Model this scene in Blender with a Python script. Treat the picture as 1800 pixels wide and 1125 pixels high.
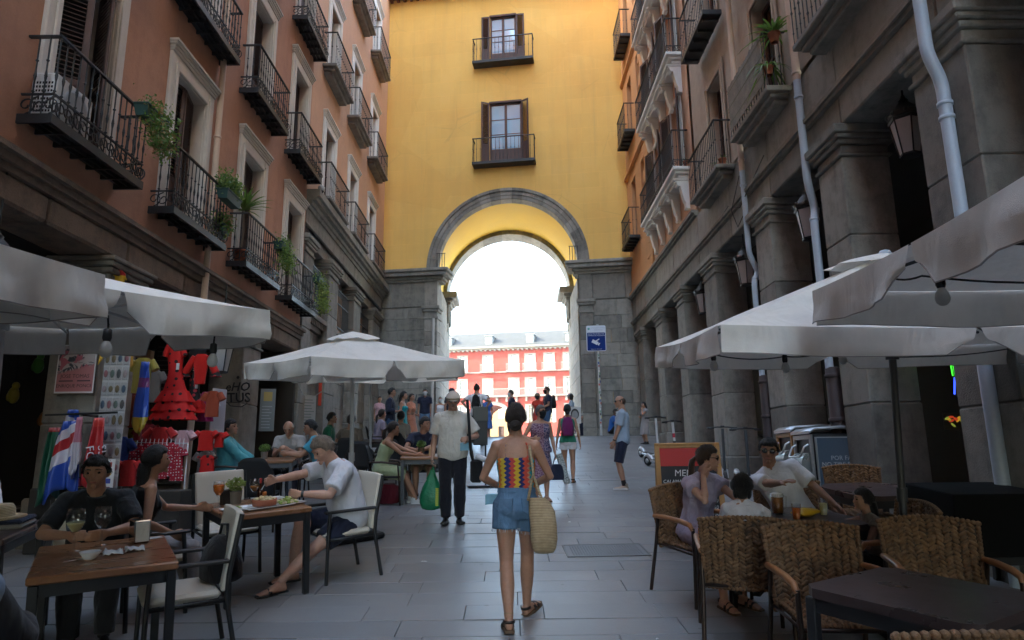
import bpy, bmesh, math, random
import numpy as np
from math import sin, cos, pi, radians, sqrt, atan2, exp
from mathutils import Vector, Matrix, noise

for o in list(bpy.data.objects):
    bpy.data.objects.remove(o)
SC = bpy.context.scene
COL = SC.collection
random.seed(7)

# ------------------------------------------------------------------ camera
cam_d = bpy.data.cameras.new('camera')
cam_d.sensor_width = 36.0
cam_d.lens = 24.0
cam_d.clip_start = 0.05
cam_d.clip_end = 2000
cam = bpy.data.objects.new('camera', cam_d)
COL.objects.link(cam)
cam.matrix_world = (Matrix.Translation((0, 0, 1.6)) @ Matrix.Rotation(radians(-0.15), 4, 'Z')
                    @ Matrix.Rotation(radians(90 + 11.7), 4, 'X') @ Matrix.Rotation(radians(-0.6), 4, 'Z'))
SC.camera = cam

# ------------------------------------------------------------------ sky, sun, exposure
SUN_EL, SUN_AZ = radians(33), radians(-101)      # azimuth clockwise from +Y: the sun stands to the left, a little behind the camera
W = bpy.data.worlds.new('World')
SC.world = W
W.use_nodes = True
nt = W.node_tree
nt.nodes.clear()
sky = nt.nodes.new('ShaderNodeTexSky')
sky.sky_type = 'NISHITA'
sky.sun_disc = False
sky.sun_elevation = SUN_EL
sky.sun_rotation = SUN_AZ
sky.dust_density = 2.2
sky.air_density = 1.0
bg = nt.nodes.new('ShaderNodeBackground')
bg.inputs['Strength'].default_value = 0.15
wo = nt.nodes.new('ShaderNodeOutputWorld')
nt.links.new(sky.outputs[0], bg.inputs[0])
nt.links.new(bg.outputs[0], wo.inputs[0])
sun_d = bpy.data.lights.new('sun', 'SUN')
sun_d.energy = 2.0
sun_d.angle = radians(0.5)
sun_d.color = (1.0, 0.93, 0.82)
sun = bpy.data.objects.new('sun', sun_d)
COL.objects.link(sun)
sd = Vector((sin(SUN_AZ) * cos(SUN_EL), cos(SUN_AZ) * cos(SUN_EL), sin(SUN_EL)))
sun.rotation_euler = sd.to_track_quat('Z', 'Y').to_euler()
sun.location = sd * 200
SC.view_settings.view_transform = 'Standard'
SC.view_settings.look = 'None'
SC.view_settings.exposure = 3.85
SC.view_settings.gamma = 1.0
SC.view_settings.use_curve_mapping = False
SC.view_settings.use_white_balance = True      # white balance set for open shade
SC.view_settings.white_balance_temperature = 7100
SC.view_settings.white_balance_tint = 3
SC.render.engine = 'CYCLES'
SC.cycles.max_bounces = 12
SC.cycles.diffuse_bounces = 5
SC.cycles.glossy_bounces = 3
SC.cycles.transmission_bounces = 10
SC.cycles.transparent_max_bounces = 12
SC.cycles.sample_clamp_indirect = 6
SC.cycles.caustics_reflective = False
SC.cycles.caustics_refractive = False
SC.cycles.use_denoising = True
# ------------------------------------------------------------------ ground profile
GY = [-40, 0, 5, 9, 14, 18, 20, 22.5, 400]
GZ = [-2.9, 0, .36, .78, 1.18, 1.68, 1.98, 2.39, 2.39]
def g(y): return float(np.interp(y, GY, GZ))
def slope(y): return (g(y + .6) - g(y - .6)) / 1.2

def V(*a): return Vector(a)
def sstep(a, b, x):
    t = min(1, max(0, (x - a) / (b - a))); return t * t * (3 - 2 * t)
# ------------------------------------------------------------------ mesh builder
class MB:
    def __init__(s):
        s.v = []; s.f = []; s.s = []
    def add(s, vs, fs, sm=False, M=None):
        n = len(s.v)
        if M is not None: vs = [M @ Vector(v) for v in vs]
        s.v.extend([tuple(v) for v in vs])
        s.f.extend([tuple(i + n for i in f) for f in fs])
        s.s.extend([sm] * len(fs))
        return s
    def box(s, x0, x1, y0, y1, z0, z1, M=None):
        v = [(x0, y0, z0), (x1, y0, z0), (x1, y1, z0), (x0, y1, z0), (x0, y0, z1), (x1, y0, z1), (x1, y1, z1), (x0, y1, z1)]
        return s.add(v, [(0, 3, 2, 1), (4, 5, 6, 7), (0, 1, 5, 4), (1, 2, 6, 5), (2, 3, 7, 6), (3, 0, 4, 7)], False, M)
    def bbox(s, x0, x1, y0, y1, z0, z1, b=.01, M=None):
        # box with chamfered edges: a vertex per face per corner
        if x1 < x0: x0, x1 = x1, x0
        if y1 < y0: y0, y1 = y1, y0
        if z1 < z0: z0, z1 = z1, z0
        b = min(b, (x1 - x0) * .45, (y1 - y0) * .45, (z1 - z0) * .45)
        X = (x0, x1); Y = (y0, y1); Z = (z0, z1)
        vs = []; ix = {}
        for i in (0, 1):
            for j in (0, 1):
                for k in (0, 1):
                    sx, sy, sz = (b if i == 0 else -b), (b if j == 0 else -b), (b if k == 0 else -b)
                    ix[(i, j, k, 0)] = len(vs); vs.append((X[i], Y[j] + sy, Z[k] + sz))
                    ix[(i, j, k, 1)] = len(vs); vs.append((X[i] + sx, Y[j], Z[k] + sz))
                    ix[(i, j, k, 2)] = len(vs); vs.append((X[i] + sx, Y[j] + sy, Z[k]))
        I = lambda i, j, k, a: ix[(i, j, k, a)]
        fs = [(I(0,0,0,0), I(0,0,1,0), I(0,1,1,0), I(0,1,0,0)), (I(1,0,0,0), I(1,1,0,0), I(1,1,1,0), I(1,0,1,0)),
              (I(0,0,0,1), I(1,0,0,1), I(1,0,1,1), I(0,0,1,1)), (I(0,1,0,1), I(0,1,1,1), I(1,1,1,1), I(1,1,0,1)),
              (I(0,0,0,2), I(0,1,0,2), I(1,1,0,2), I(1,0,0,2)), (I(0,0,1,2), I(1,0,1,2), I(1,1,1,2), I(0,1,1,2))]
        for j in (0, 1):
            for k in (0, 1):
                q = (I(0,j,k,1), I(1,j,k,1), I(1,j,k,2), I(0,j,k,2)); fs.append(q if (j == k) == False else q[::-1])
        for i in (0, 1):
            for k in (0, 1):
                q = (I(i,0,k,0), I(i,1,k,0), I(i,1,k,2), I(i,0,k,2)); fs.append(q if (i == k) else q[::-1])
        for i in (0, 1):
            for j in (0, 1):
                q = (I(i,j,0,0), I(i,j,1,0), I(i,j,1,1), I(i,j,0,1)); fs.append(q if (i != j) else q[::-1])
        for i in (0, 1):
            for j in (0, 1):
                for k in (0, 1):
                    q = (I(i,j,k,0), I(i,j,k,1), I(i,j,k,2)); fs.append(q if (i + j + k) % 2 else q[::-1])
        return s.add(vs, fs, False, M)
    def tube(s, pts, r, n=8, cap=True, sm=True, M=None, closed=False, sq=None):
        P = [Vector(p) for p in pts]; m = len(P)
        R = [r] * m if isinstance(r, (int, float)) else list(r)
        up = None; vs = []; fs = []
        for i in range(m):
            if closed: t = (P[(i + 1) % m] - P[i - 1])
            else: t = (P[min(i + 1, m - 1)] - P[max(i - 1, 0)])
            if t.length < 1e-9: t = Vector((0, 0, 1))
            t.normalize()
            if up is None:
                up = Vector((0, 0, 1)) if abs(t.z) < .9 else Vector((1, 0, 0))
            a = up - t * up.dot(t)
            if a.length < 1e-6: a = t.orthogonal()
            a.normalize(); b = t.cross(a); up = a
            for k in range(n):
                th = 2 * pi * (k + (.5 if n == 4 else 0)) / n
                vs.append(P[i] + (a * cos(th) + b * sin(th)) * R[i])
        for i in range(m if closed else m - 1):
            j = (i + 1) % m
            for k in range(n):
                fs.append((i * n + k, i * n + (k + 1) % n, j * n + (k + 1) % n, j * n + k))
        s.add(vs, fs, sm and n > 4, M)
        if cap and not closed:
            s.add(vs[:n], [tuple(range(n))[::-1]], False, M); s.add(vs[-n:], [tuple(range(n))], False, M)
        return s
    def lathe(s, prof, n=16, c=(0, 0, 0), M=None, sm=True, cap=True):
        vs = []; fs = []; m = len(prof)
        for r, z in prof:
            for k in range(n):
                th = 2 * pi * k / n
                vs.append((c[0] + r * cos(th), c[1] + r * sin(th), c[2] + z))
        for i in range(m - 1):
            for k in range(n):
                fs.append((i * n + k, i * n + (k + 1) % n, (i + 1) * n + (k + 1) % n, (i + 1) * n + k))
        s.add(vs, fs, sm, M)
        if cap:
            if prof[0][0] > 1e-4: s.add(vs[:n], [tuple(range(n))[::-1]], False, M)
            if prof[-1][0] > 1e-4: s.add(vs[-n:], [tuple(range(n))], False, M)
        return s
    def loft(s, rings, sm=True, cap=True, M=None):
        n = len(rings[0]); vs = [v for r in rings for v in r]; fs = []
        for i in range(len(rings) - 1):
            for k in range(n):
                fs.append((i * n + k, i * n + (k + 1) % n, (i + 1) * n + (k + 1) % n, (i + 1) * n + k))
        s.add(vs, fs, sm, M)
        if cap:
            s.add(rings[0], [tuple(range(n))[::-1]], False, M); s.add(rings[-1], [tuple(range(n))], False, M)
        return s
    def ball(s, c, r, nu=10, nv=7, M=None, R=None):
        if isinstance(r, (int, float)): r = (r, r, r)
        vs = []; fs = []; c = Vector(c)
        for j in range(nv + 1):
            ph = pi * j / nv
            for i in range(nu):
                th = 2 * pi * i / nu
                p = Vector((r[0] * sin(ph) * cos(th), r[1] * sin(ph) * sin(th), r[2] * cos(ph)))
                if R is not None: p = R @ p
                vs.append(c + p)
        for j in range(nv):
            for i in range(nu):
                a, b, d, e = j * nu + i, j * nu + (i + 1) % nu, (j + 1) * nu + (i + 1) % nu, (j + 1) * nu + i
                if j == 0: fs.append((a, e, d))
                elif j == nv - 1: fs.append((a, e, b))
                else: fs.append((a, e, d, b))
        return s.add(vs, fs, True, M)
    def grid(s, nu, nv, fn, sm=True, M=None, flip=False):
        vs = [fn(i / nu, j / nv) for j in range(nv + 1) for i in range(nu + 1)]
        fs = []
        for j in range(nv):
            for i in range(nu):
                a = j * (nu + 1) + i
                q = (a, a + 1, a + nu + 2, a + nu + 1)
                fs.append(q[::-1] if flip else q)
        return s.add(vs, fs, sm, M)
    def prism(s, poly, z0, z1, M=None):
        n = len(poly)
        vs = [(p[0], p[1], z0) for p in poly] + [(p[0], p[1], z1) for p in poly]
        fs = [tuple(range(n))[::-1], tuple(range(n, 2 * n))] + [(i, (i + 1) % n, n + (i + 1) % n, n + i) for i in range(n)]
        return s.add(vs, fs, False, M)
    def mesh(s, name):
        me = bpy.data.meshes.new(name)
        me.from_pydata(s.v, [], s.f)
        me.polygons.foreach_set('use_smooth', s.s)
        me.update()
        return me
    def build(s, name, mat, parent=None, loc=None, rot=None, kind=None, label=None):
        return mkobj(name, s.mesh(name), mat, parent, loc, rot, kind, label)

def mkobj(name, me, mat=None, parent=None, loc=None, rot=None, kind=None, label=None):
    o = bpy.data.objects.new(name, me)
    if mat is not None and me is not None and not me.materials: me.materials.append(mat)
    COL.objects.link(o)
    if parent is not None: o.parent = parent
    if loc is not None: o.location = loc
    if rot is not None:
        o.rotation_euler = (0, 0, rot) if isinstance(rot, (int, float)) else rot
    if kind: o['kind'] = kind
    if label: o['label'] = label
    return o
def empty(name, loc=(0, 0, 0), rot=0, parent=None):
    o = bpy.data.objects.new(name, None)
    o.empty_display_size = .1
    COL.objects.link(o)
    o.location = loc
    o.rotation_euler = (0, 0, rot) if isinstance(rot, (int, float)) else rot
    if parent is not None: o.parent = parent
    return o
def tag(o, label, cat, group=None):
    o['label'] = label; o['category'] = cat
    if group: o['group'] = group
    return o
def thing(name, label, cat, loc=(0, 0, 0), rot=0, group=None):
    return tag(empty(name, loc, rot), label, cat, group)
KIDS = {}
def copy_tree(o, parent=None):
    c = o.copy(); COL.objects.link(c)
    if parent is not None: c.parent = parent
    for ch in list(o.children): copy_tree(ch, c)
    return c
def on_slope(x, y, yaw, dz=0):
    # location and rotation of a piece of furniture that stands on the sloping street
    a = math.atan(slope(y))
    return Vector((x, y, g(y) + dz)), (Matrix.Rotation(a, 3, 'X') @ Matrix.Rotation(yaw, 3, 'Z')).to_euler()
def face(dx, dy): return atan2(-dx, dy)      # yaw that turns local +Y towards (dx,dy)
def R4(ax, deg): return Matrix.Rotation(radians(deg), 4, ax)
def T4(*p): return Matrix.Translation(p)
def S4(x, y, z): return Matrix.Diagonal((x, y, z, 1))

# ------------------------------------------------------------------ materials
MATS = {}
def nodes_of(name):
    m = bpy.data.materials.new(name); m.use_nodes = True
    t = m.node_tree; t.nodes.clear()
    out = t.nodes.new('ShaderNodeOutputMaterial'); b = t.nodes.new('ShaderNodeBsdfPrincipled')
    t.links.new(b.outputs[0], out.inputs[0])
    return m, t, b
def nd(t, typ, **kw):
    n = t.nodes.new(typ)
    for k, v in kw.items():
        if k.startswith('i_'): n.inputs[k[2:].replace('_', ' ')].default_value = v
        elif k.startswith('n_'): n.inputs[int(k[2:])].default_value = v
        else: setattr(n, k, v)
    return n
def lk(t, a, b): t.links.new(a, b)
def mth(t, op, a, b=None, c=None):
    n = t.nodes.new('ShaderNodeMath'); n.operation = op
    for i, x in enumerate((a, b, c)):
        if x is None: continue
        if isinstance(x, (int, float)): n.inputs[i].default_value = x
        else: t.links.new(x, n.inputs[i])
    return n.outputs[0]
def mixc(t, fac, a, b, blend='MIX'):
    n = t.nodes.new('ShaderNodeMix'); n.data_type = 'RGBA'; n.blend_type = blend
    for i, x in ((0, fac), (6, a), (7, b)):
        if isinstance(x, (int, float)): n.inputs[i].default_value = x
        elif isinstance(x, tuple): n.inputs[i].default_value = x if len(x) == 4 else (*x, 1)
        else: t.links.new(x, n.inputs[i])
    return n.outputs[2]
def obco(t, scale=(1, 1, 1)):
    tc = t.nodes.new('ShaderNodeTexCoord'); mp = t.nodes.new('ShaderNodeMapping')
    mp.inputs['Scale'].default_value = scale
    t.links.new(tc.outputs['Object'], mp.inputs[0])
    return mp.outputs[0]
def nz(t, co, scale, detail=4, rough=.55, dist=0):
    n = nd(t, 'ShaderNodeTexNoise', i_Scale=scale, i_Detail=detail, i_Roughness=rough, i_Distortion=dist)
    t.links.new(co, n.inputs['Vector'])
    return n.outputs[0]
def ramp(t, fac, stops, interp='LINEAR'):
    n = t.nodes.new('ShaderNodeValToRGB'); n.color_ramp.interpolation = interp
    e = n.color_ramp.elements
    while len(e) < len(stops): e.new(.5)
    for i, (p, c) in enumerate(stops):
        e[i].position = p; e[i].color = c if len(c) == 4 else (*c, 1)
    t.links.new(fac, n.inputs[0])
    return n.outputs[0]
def sc3(c, k): return tuple(min(1, max(0, x * k)) for x in c)
def mat(name, col, rough=.6, var=.18, scale=3, fine=40, bump=.15, bscale=80, metal=0, rand=0, grime=0, gcol=None, spec=.5,
        stretch=(1, 1, 1), trans=0, sheen=0, coat=0, sss=0, brick=None, wr=0):
    """weathered plain surface: slow and fine colour variation, relief, optional vertical grime and per-object variation"""
    if name in MATS: return MATS[name]
    m, t, b = nodes_of(name)
    co = obco(t, stretch)
    a = nz(t, co, scale, 5, .6)
    f = nz(t, co, fine, 3, .6)
    k = mth(t, 'ADD', mth(t, 'MULTIPLY', a, .65), mth(t, 'MULTIPLY', f, .35))
    c = ramp(t, k, [(.3, sc3(col, 1 - var)), (.7, sc3(col, 1 + var))])
    if grime:
        g1 = nz(t, obco(t, (2.2, 2.2, .35)), 1.6, 6, .65)
        g2 = nz(t, co, 5, 5, .7)
        gm = mth(t, 'MULTIPLY', ramp(t, mth(t, 'MULTIPLY', mth(t, 'ADD', g1, g2), .5), [(.47, (0, 0, 0)), (.66, (1, 1, 1))]), grime)
        c = mixc(t, gm, c, gcol or sc3(col, .45))
    if rand:
        oi = t.nodes.new('ShaderNodeObjectInfo')
        c = mixc(t, 1.0, c, ramp(t, oi.outputs['Random'], [(0, (1 - rand,) * 3), (1, (1, 1, 1))]), 'MULTIPLY')
    lk(t, c, b.inputs['Base Color'])
    rr = mth(t, 'ADD', mth(t, 'MULTIPLY', mth(t, 'SUBTRACT', a, .5), .35), rough)
    lk(t, rr, b.inputs['Roughness'])
    b.inputs['Metallic'].default_value = metal
    b.inputs['Specular IOR Level'].default_value = spec
    if sheen: b.inputs['Sheen Weight'].default_value = sheen
    if coat: b.inputs['Coat Weight'].default_value = coat; b.inputs['Coat Roughness'].default_value = .15
    if sss:
        b.inputs['Subsurface Weight'].default_value = sss; b.inputs['Subsurface Radius'].default_value = (.012, .005, .003)
        b.inputs['Subsurface Scale'].default_value = 1
    if bump:
        h = nz(t, co, bscale, 4, .6)
        if wr:
            w = nz(t, obco(t, (1, 1, .55)), wr, 2, .5, 1.2)
            h = mth(t, 'ADD', mth(t, 'MULTIPLY', h, .12), mth(t, 'MULTIPLY', w, 1.0))
        bn = nd(t, 'ShaderNodeBump', i_Strength=min(1, bump), i_Distance=.02 if not wr else .035)
        lk(t, h, bn.inputs['Height']); lk(t, bn.outputs[0], b.inputs['Normal'])
    if trans:
        out = [n for n in t.nodes if n.type == 'OUTPUT_MATERIAL'][0]
        tr = t.nodes.new('ShaderNodeBsdfTranslucent'); lk(t, c, tr.inputs[0])
        mx = t.nodes.new('ShaderNodeMixShader'); mx.inputs[0].default_value = trans
        lk(t, b.outputs[0], mx.inputs[1]); lk(t, tr.outputs[0], mx.inputs[2]); lk(t, mx.outputs[0], out.inputs[0])
    MATS[name] = m
    return m
def cloth(name, col, wr=9, bump=.55, **kw):
    return mat('cloth_' + name, col, rough=.85, var=.08, scale=6, fine=300, bump=bump, bscale=500, spec=.2, sheen=.15, wr=wr, **kw)
def plain(name, col, rough=.5, metal=0, spec=.5, bump=0, **kw):
    return mat(name, col, rough=rough, metal=metal, spec=spec, var=.08, bump=bump, **kw)
def glassmat(name, col=(1, 1, 1), rough=.02, ior=1.45):
    if name in MATS: return MATS[name]
    m, t, b = nodes_of(name)
    # thin table glass: clear, with reflections that grow towards grazing angles
    out = [n for n in t.nodes if n.type == 'OUTPUT_MATERIAL'][0]
    lw = t.nodes.new('ShaderNodeLayerWeight'); fac = mth(t, 'ADD', mth(t, 'MULTIPLY', mth(t, 'POWER', lw.outputs['Facing'], 4), .6), .05); tr = t.nodes.new('ShaderNodeBsdfTransparent'); gl = nd(t, 'ShaderNodeBsdfGlossy', i_Roughness=rough); mx = t.nodes.new('ShaderNodeMixShader')
    tr.inputs[0].default_value = (*[c * .93 for c in col], 1)
    lk(t, fac, mx.inputs[0]); lk(t, tr.outputs[0], mx.inputs[1]); lk(t, gl.outputs[0], mx.inputs[2]); lk(t, mx.outputs[0], out.inputs[0])
    MATS[name] = m
    return m

def text_obj(name, body, size, matl, parent, loc, rot, align='CENTER', extrude=.001, xs=1.0, shear=0, sp=1.0, bold=0):
    c = bpy.data.curves.new(name, 'FONT'); c.body = body; c.size = size; c.align_x = align; c.align_y = 'CENTER'
    c.extrude = extrude; c.resolution_u = 2; c.shear = shear; c.space_line = sp; c.offset = bold
    o = bpy.data.objects.new(name, c); COL.objects.link(o)
    TEXTS.append((o, name, matl, parent, loc, rot, xs))
    return o
TEXTS = []
def flush_texts():
    bpy.context.view_layer.update()
    dg = bpy.context.evaluated_depsgraph_get()
    for o, name, matl, parent, loc, rot, xs in TEXTS:
        me = bpy.data.meshes.new_from_object(o.evaluated_get(dg))
        for v in me.vertices: v.co.x *= xs
        bpy.data.objects.remove(o)
        me.materials.clear()
        mkobj(name, me, matl, parent, loc, rot)
    TEXTS.clear()

# voxel-joined meshes are queued and evaluated in one go
JOBS = []
def voxel(mb, name, matl, parent, size, smooth=4, label=None, amp=0, freq=20, fac=.5):
    o = mkobj(name, mb.mesh(name), matl, parent, label=label)
    m = o.modifiers.new('r', 'REMESH'); m.mode = 'VOXEL'; m.voxel_size = size; m.use_smooth_shade = True
    if smooth:
        q = o.modifiers.new('s', 'SMOOTH'); q.iterations = smooth; q.factor = fac
    JOBS.append((o, matl, amp, freq))
    return o
def flush_voxels():
    bpy.context.view_layer.update()
    dg = bpy.context.evaluated_depsgraph_get()
    n = 0
    for o, matl, amp, freq in JOBS:
        me = bpy.data.meshes.new_from_object(o.evaluated_get(dg))
        o.modifiers.clear()
        old = o.data; o.data = me; bpy.data.meshes.remove(old)
        if amp:
            nv = len(me.vertices); co = np.empty(nv * 3); no = np.empty(nv * 3)
            me.vertices.foreach_get('co', co); me.vertices.foreach_get('normal', no); co = co.reshape(-1, 3); no = no.reshape(-1, 3)
            sd = random.random() * 50
            q = co * np.array([9.0, 9.0, 5.0]) + sd
            d = np.fromiter((noise.noise(Vector(p) + Vector((0, 0, p[0] * .9))) for p in q), float, nv)
            d2 = np.fromiter((1 - 2.2 * abs(noise.noise(p)) for p in co * np.array([15.0, 15.0, 9.0]) + sd * 2), float, nv)
            co += no * (d * amp * .9 + d2 * amp * .8)[:, None]
            me.vertices.foreach_set('co', co.ravel()); me.update()
        me.materials.clear(); me.materials.append(matl)
        me.polygons.foreach_set('use_smooth', [True] * len(me.polygons))
        n += len(me.polygons)
    print('voxel faces', n, 'jobs', len(JOBS))
    JOBS.clear()
# ================================================================== materials of the place
def slab_mat(name, rnd_amt):
    m, t, b = nodes_of(name)
    ge = t.nodes.new('ShaderNodeNewGeometry'); co = ge.outputs['Position']
    a = nz(t, co, 1.1, 6, .65); f = nz(t, co, 90, 3, .7); s = nz(t, co, .35, 5, .6)
    c = ramp(t, mth(t, 'ADD', mth(t, 'MULTIPLY', a, .6), mth(t, 'MULTIPLY', f, .4)), [(.3, (.155, .157, .160)), (.7, (.23, .232, .234))])
    c = mixc(t, mth(t, 'MULTIPLY', ramp(t, s, [(.45, (0, 0, 0)), (.7, (1, 1, 1))]), .55), c, (.10, .10, .098))
    v = nd(t, 'ShaderNodeTexVoronoi', i_Scale=2.6, i_Randomness=1.0); lk(t, co, v.inputs['Vector'])
    sz = mth(t, 'ADD', mth(t, 'MULTIPLY', nz(t, co, 3, 2), .12), -.02)
    c = mixc(t, mth(t, 'MULTIPLY', mth(t, 'LESS_THAN', v.outputs['Distance'], sz), .6), c, (.06, .06, .062))
    if rnd_amt:
        oi = t.nodes.new('ShaderNodeObjectInfo')
        c = mixc(t, 1.0, c, ramp(t, oi.outputs['Random'], [(0, (1 - rnd_amt,) * 3), (1, (1.05, 1.04, 1.02))]), 'MULTIPLY')
    lk(t, c, b.inputs['Base Color'])
    lk(t, mth(t, 'ADD', mth(t, 'MULTIPLY', s, .42), mth(t, 'ADD', mth(t, 'MULTIPLY', f, .15), .13)), b.inputs['Roughness'])
    b.inputs['Specular IOR Level'].default_value = .6
    bn = nd(t, 'ShaderNodeBump', i_Strength=.3, i_Distance=.006); lk(t, mth(t, 'ADD', f, mth(t, 'MULTIPLY', nz(t, co, 12, 4), .8)), bn.inputs['Height']); lk(t, bn.outputs[0], b.inputs['Normal'])
    return m
m_slab = slab_mat('paving_granite', .13)
m_mortar = mat('joint_mortar', (.075, .073, .07), rough=.9, bump=.3)
m_granite = mat('pale_granite', (.31, .295, .26), rough=.75, var=.2, scale=1.6, fine=120, bump=.45, bscale=70, rand=.42, grime=.85, gcol=(.13, .125, .115))
m_granite_d = mat('weathered_granite', (.27, .245, .21), rough=.8, var=.22, scale=1.4, fine=100, bump=.4, bscale=90, rand=.25, grime=.8, gcol=(.11, .095, .08))
m_brown = mat('brown_sandstone', (.23, .165, .12), rough=.85, var=.3, scale=2, fine=60, bump=.6, bscale=45, rand=.2, grime=.85, gcol=(.10, .075, .06))
m_salmon = mat('salmon_stucco', (.45, .22, .135), rough=.85, var=.14, scale=.9, fine=50, bump=.3, bscale=60, grime=.75, gcol=(.34, .16, .10))
m_peach = mat('peach_stucco', (.62, .38, .25), rough=.85, var=.08, scale=.9, fine=50, bump=.2, bscale=60, grime=.35, gcol=(.45, .28, .19))
m_orange = mat('ochre_orange_stucco', (.63, .33, .15), rough=.85, var=.10, scale=.9, fine=50, bump=.2, bscale=60, grime=.4, gcol=(.42, .23, .13))
m_beige = mat('beige_stucco', (.45, .37, .29), rough=.85, var=.12, scale=.9, fine=50, bump=.3, bscale=60, grime=.6, gcol=(.30, .23, .18))
m_frame_w = mat('pale_painted_surround', (.60, .54, .48), rough=.7, var=.1, scale=2, bump=.15, grime=.4, gcol=(.42, .37, .32))
m_white = mat('white_painted_trim', (.74, .73, .70), rough=.6, var=.06, scale=2, bump=.08, grime=.25, gcol=(.5, .49, .46))
m_iron = plain('black_iron', (.018, .019, .021), rough=.45, spec=.5, bump=.1)
m_wood_br = mat('brown_shutter_paint', (.075, .036, .028), rough=.55, var=.25, scale=3, fine=30, bump=.2, bscale=40, stretch=(6, 6, 1))
m_dark = mat('painted_dark_interior', (.012, .011, .010), rough=.9, bump=0)  # near-black colour stands in for the darkness of unlit interiors
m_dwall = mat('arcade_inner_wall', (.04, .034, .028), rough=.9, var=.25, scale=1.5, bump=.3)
m_pipe = plain('pale_grey_pipe', (.42, .50, .60), rough=.45)
m_pipe_t = plain('cream_pipe', (.58, .43, .33), rough=.55)
m_zinc = mat('roof_slate_grey', (.022, .025, .026), rough=.7, var=.1, scale=.6, bump=.15)
m_roof_tile = mat('roof_tile_red', (.22, .07, .04), rough=.8, var=.25)
def winglass(name, col, rough=.06):
    m, t, b = nodes_of(name)
    b.inputs['Base Color'].default_value = (*col, 1); b.inputs['Roughness'].default_value = rough
    b.inputs['Specular IOR Level'].default_value = 1.0; b.inputs['IOR'].default_value = 1.9
    return m
m_glass_d = winglass('dark_window_glass', (.012, .014, .016))
m_glass_b = winglass('window_glass_painted_sky_blue', (.20, .40, .58), .04)  # sky reflection is put into the base colour as blue
m_curtain = plain('curtained_glass', (.55, .58, .62), rough=.2)

def yellow_stucco():
    m, t, b = nodes_of('yellow_stucco')
    co = obco(t)
    tc = t.nodes.new('ShaderNodeTexCoord'); sp = t.nodes.new('ShaderNodeSeparateXYZ'); lk(t, tc.outputs['Object'], sp.inputs[0])
    cb = t.nodes.new('ShaderNodeCombineXYZ'); lk(t, sp.outputs[0], cb.inputs[0]); lk(t, sp.outputs[2], cb.inputs[1])
    br = nd(t, 'ShaderNodeTexBrick', i_Scale=1.0, i_Mortar_Size=.010, i_Mortar_Smooth=.3, i_Brick_Width=1.25, i_Row_Height=.62, i_Bias=0.0)
    br.inputs['Color1'].default_value = (1, 1, 1, 1); br.inputs['Color2'].default_value = (.93, .93, .92, 1); br.inputs['Mortar'].default_value = (1.06, 1.04, .98, 1)
    lk(t, cb.outputs[0], br.inputs['Vector'])
    a = nz(t, co, .45, 6, .65); f = nz(t, co, 14, 5, .7)
    st = nz(t, obco(t, (1.4, 1.4, .16)), 1.3, 5, .6)
    c = ramp(t, a, [(.3, (.76, .44, .11)), (.55, (.82, .515, .135)), (.75, (.84, .55, .17))])
    c = mixc(t, mth(t, 'MULTIPLY', ramp(t, st, [(.5, (0, 0, 0)), (.72, (1, 1, 1))]), .30), c, (.54, .33, .11))
    c = mixc(t, mth(t, 'MULTIPLY', f, .25), c, (.68, .46, .17))
    s2 = nz(t, obco(t, (5, 5, .11)), 1.5, 5, .7)
    c = mixc(t, mth(t, 'MULTIPLY', ramp(t, s2, [(.54, (0, 0, 0)), (.68, (1, 1, 1))]), .2), c, (.55, .37, .15))
    c = mixc(t, .6, c, br.outputs[0], 'MULTIPLY')
    pt = nd(t, 'ShaderNodeTexVoronoi', i_Scale=.33); lk(t, mixc(t, .12, co, nd(t, 'ShaderNodeTexNoise', i_Scale=2.0).outputs[1], 'ADD'), pt.inputs['Vector'])
    c = mixc(t, mth(t, 'MULTIPLY', mth(t, 'GREATER_THAN', pt.outputs['Color'], .62), .32), c, (.70, .40, .10))
    ck = nd(t, 'ShaderNodeTexVoronoi', i_Scale=.55); ck.feature = 'DISTANCE_TO_EDGE'; lk(t, mixc(t, .35, co, nd(t, 'ShaderNodeTexNoise', i_Scale=1.6, i_Detail=6).outputs[1], 'ADD'), ck.inputs['Vector'])
    c = mixc(t, mth(t, 'MULTIPLY', mth(t, 'MULTIPLY', mth(t, 'LESS_THAN', ck.outputs['Distance'], .006), ramp(t, nz(t, co, .5, 2), [(.52, (0, 0, 0)), (.6, (1, 1, 1))])), .22), c, (.40, .26, .10))
    lk(t, c, b.inputs['Base Color']); b.inputs['Roughness'].default_value = .85
    h = mth(t, 'ADD', mth(t, 'MULTIPLY', br.outputs[1], -.5), mth(t, 'MULTIPLY', f, .6))
    bn = nd(t, 'ShaderNodeBump', i_Strength=.35, i_Distance=.012); lk(t, h, bn.inputs['Height']); lk(t, bn.outputs[0], b.inputs['Normal'])
    return m
m_yellow = yellow_stucco()
m_yellow_v = mat('yellow_vault_paint', (.84, .54, .08), rough=.8, var=.06, scale=.7, bump=.1)
m_red = mat('red_stucco', (.17, .013, .007), rough=.85, var=.07, scale=.3, bump=.1)

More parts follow.
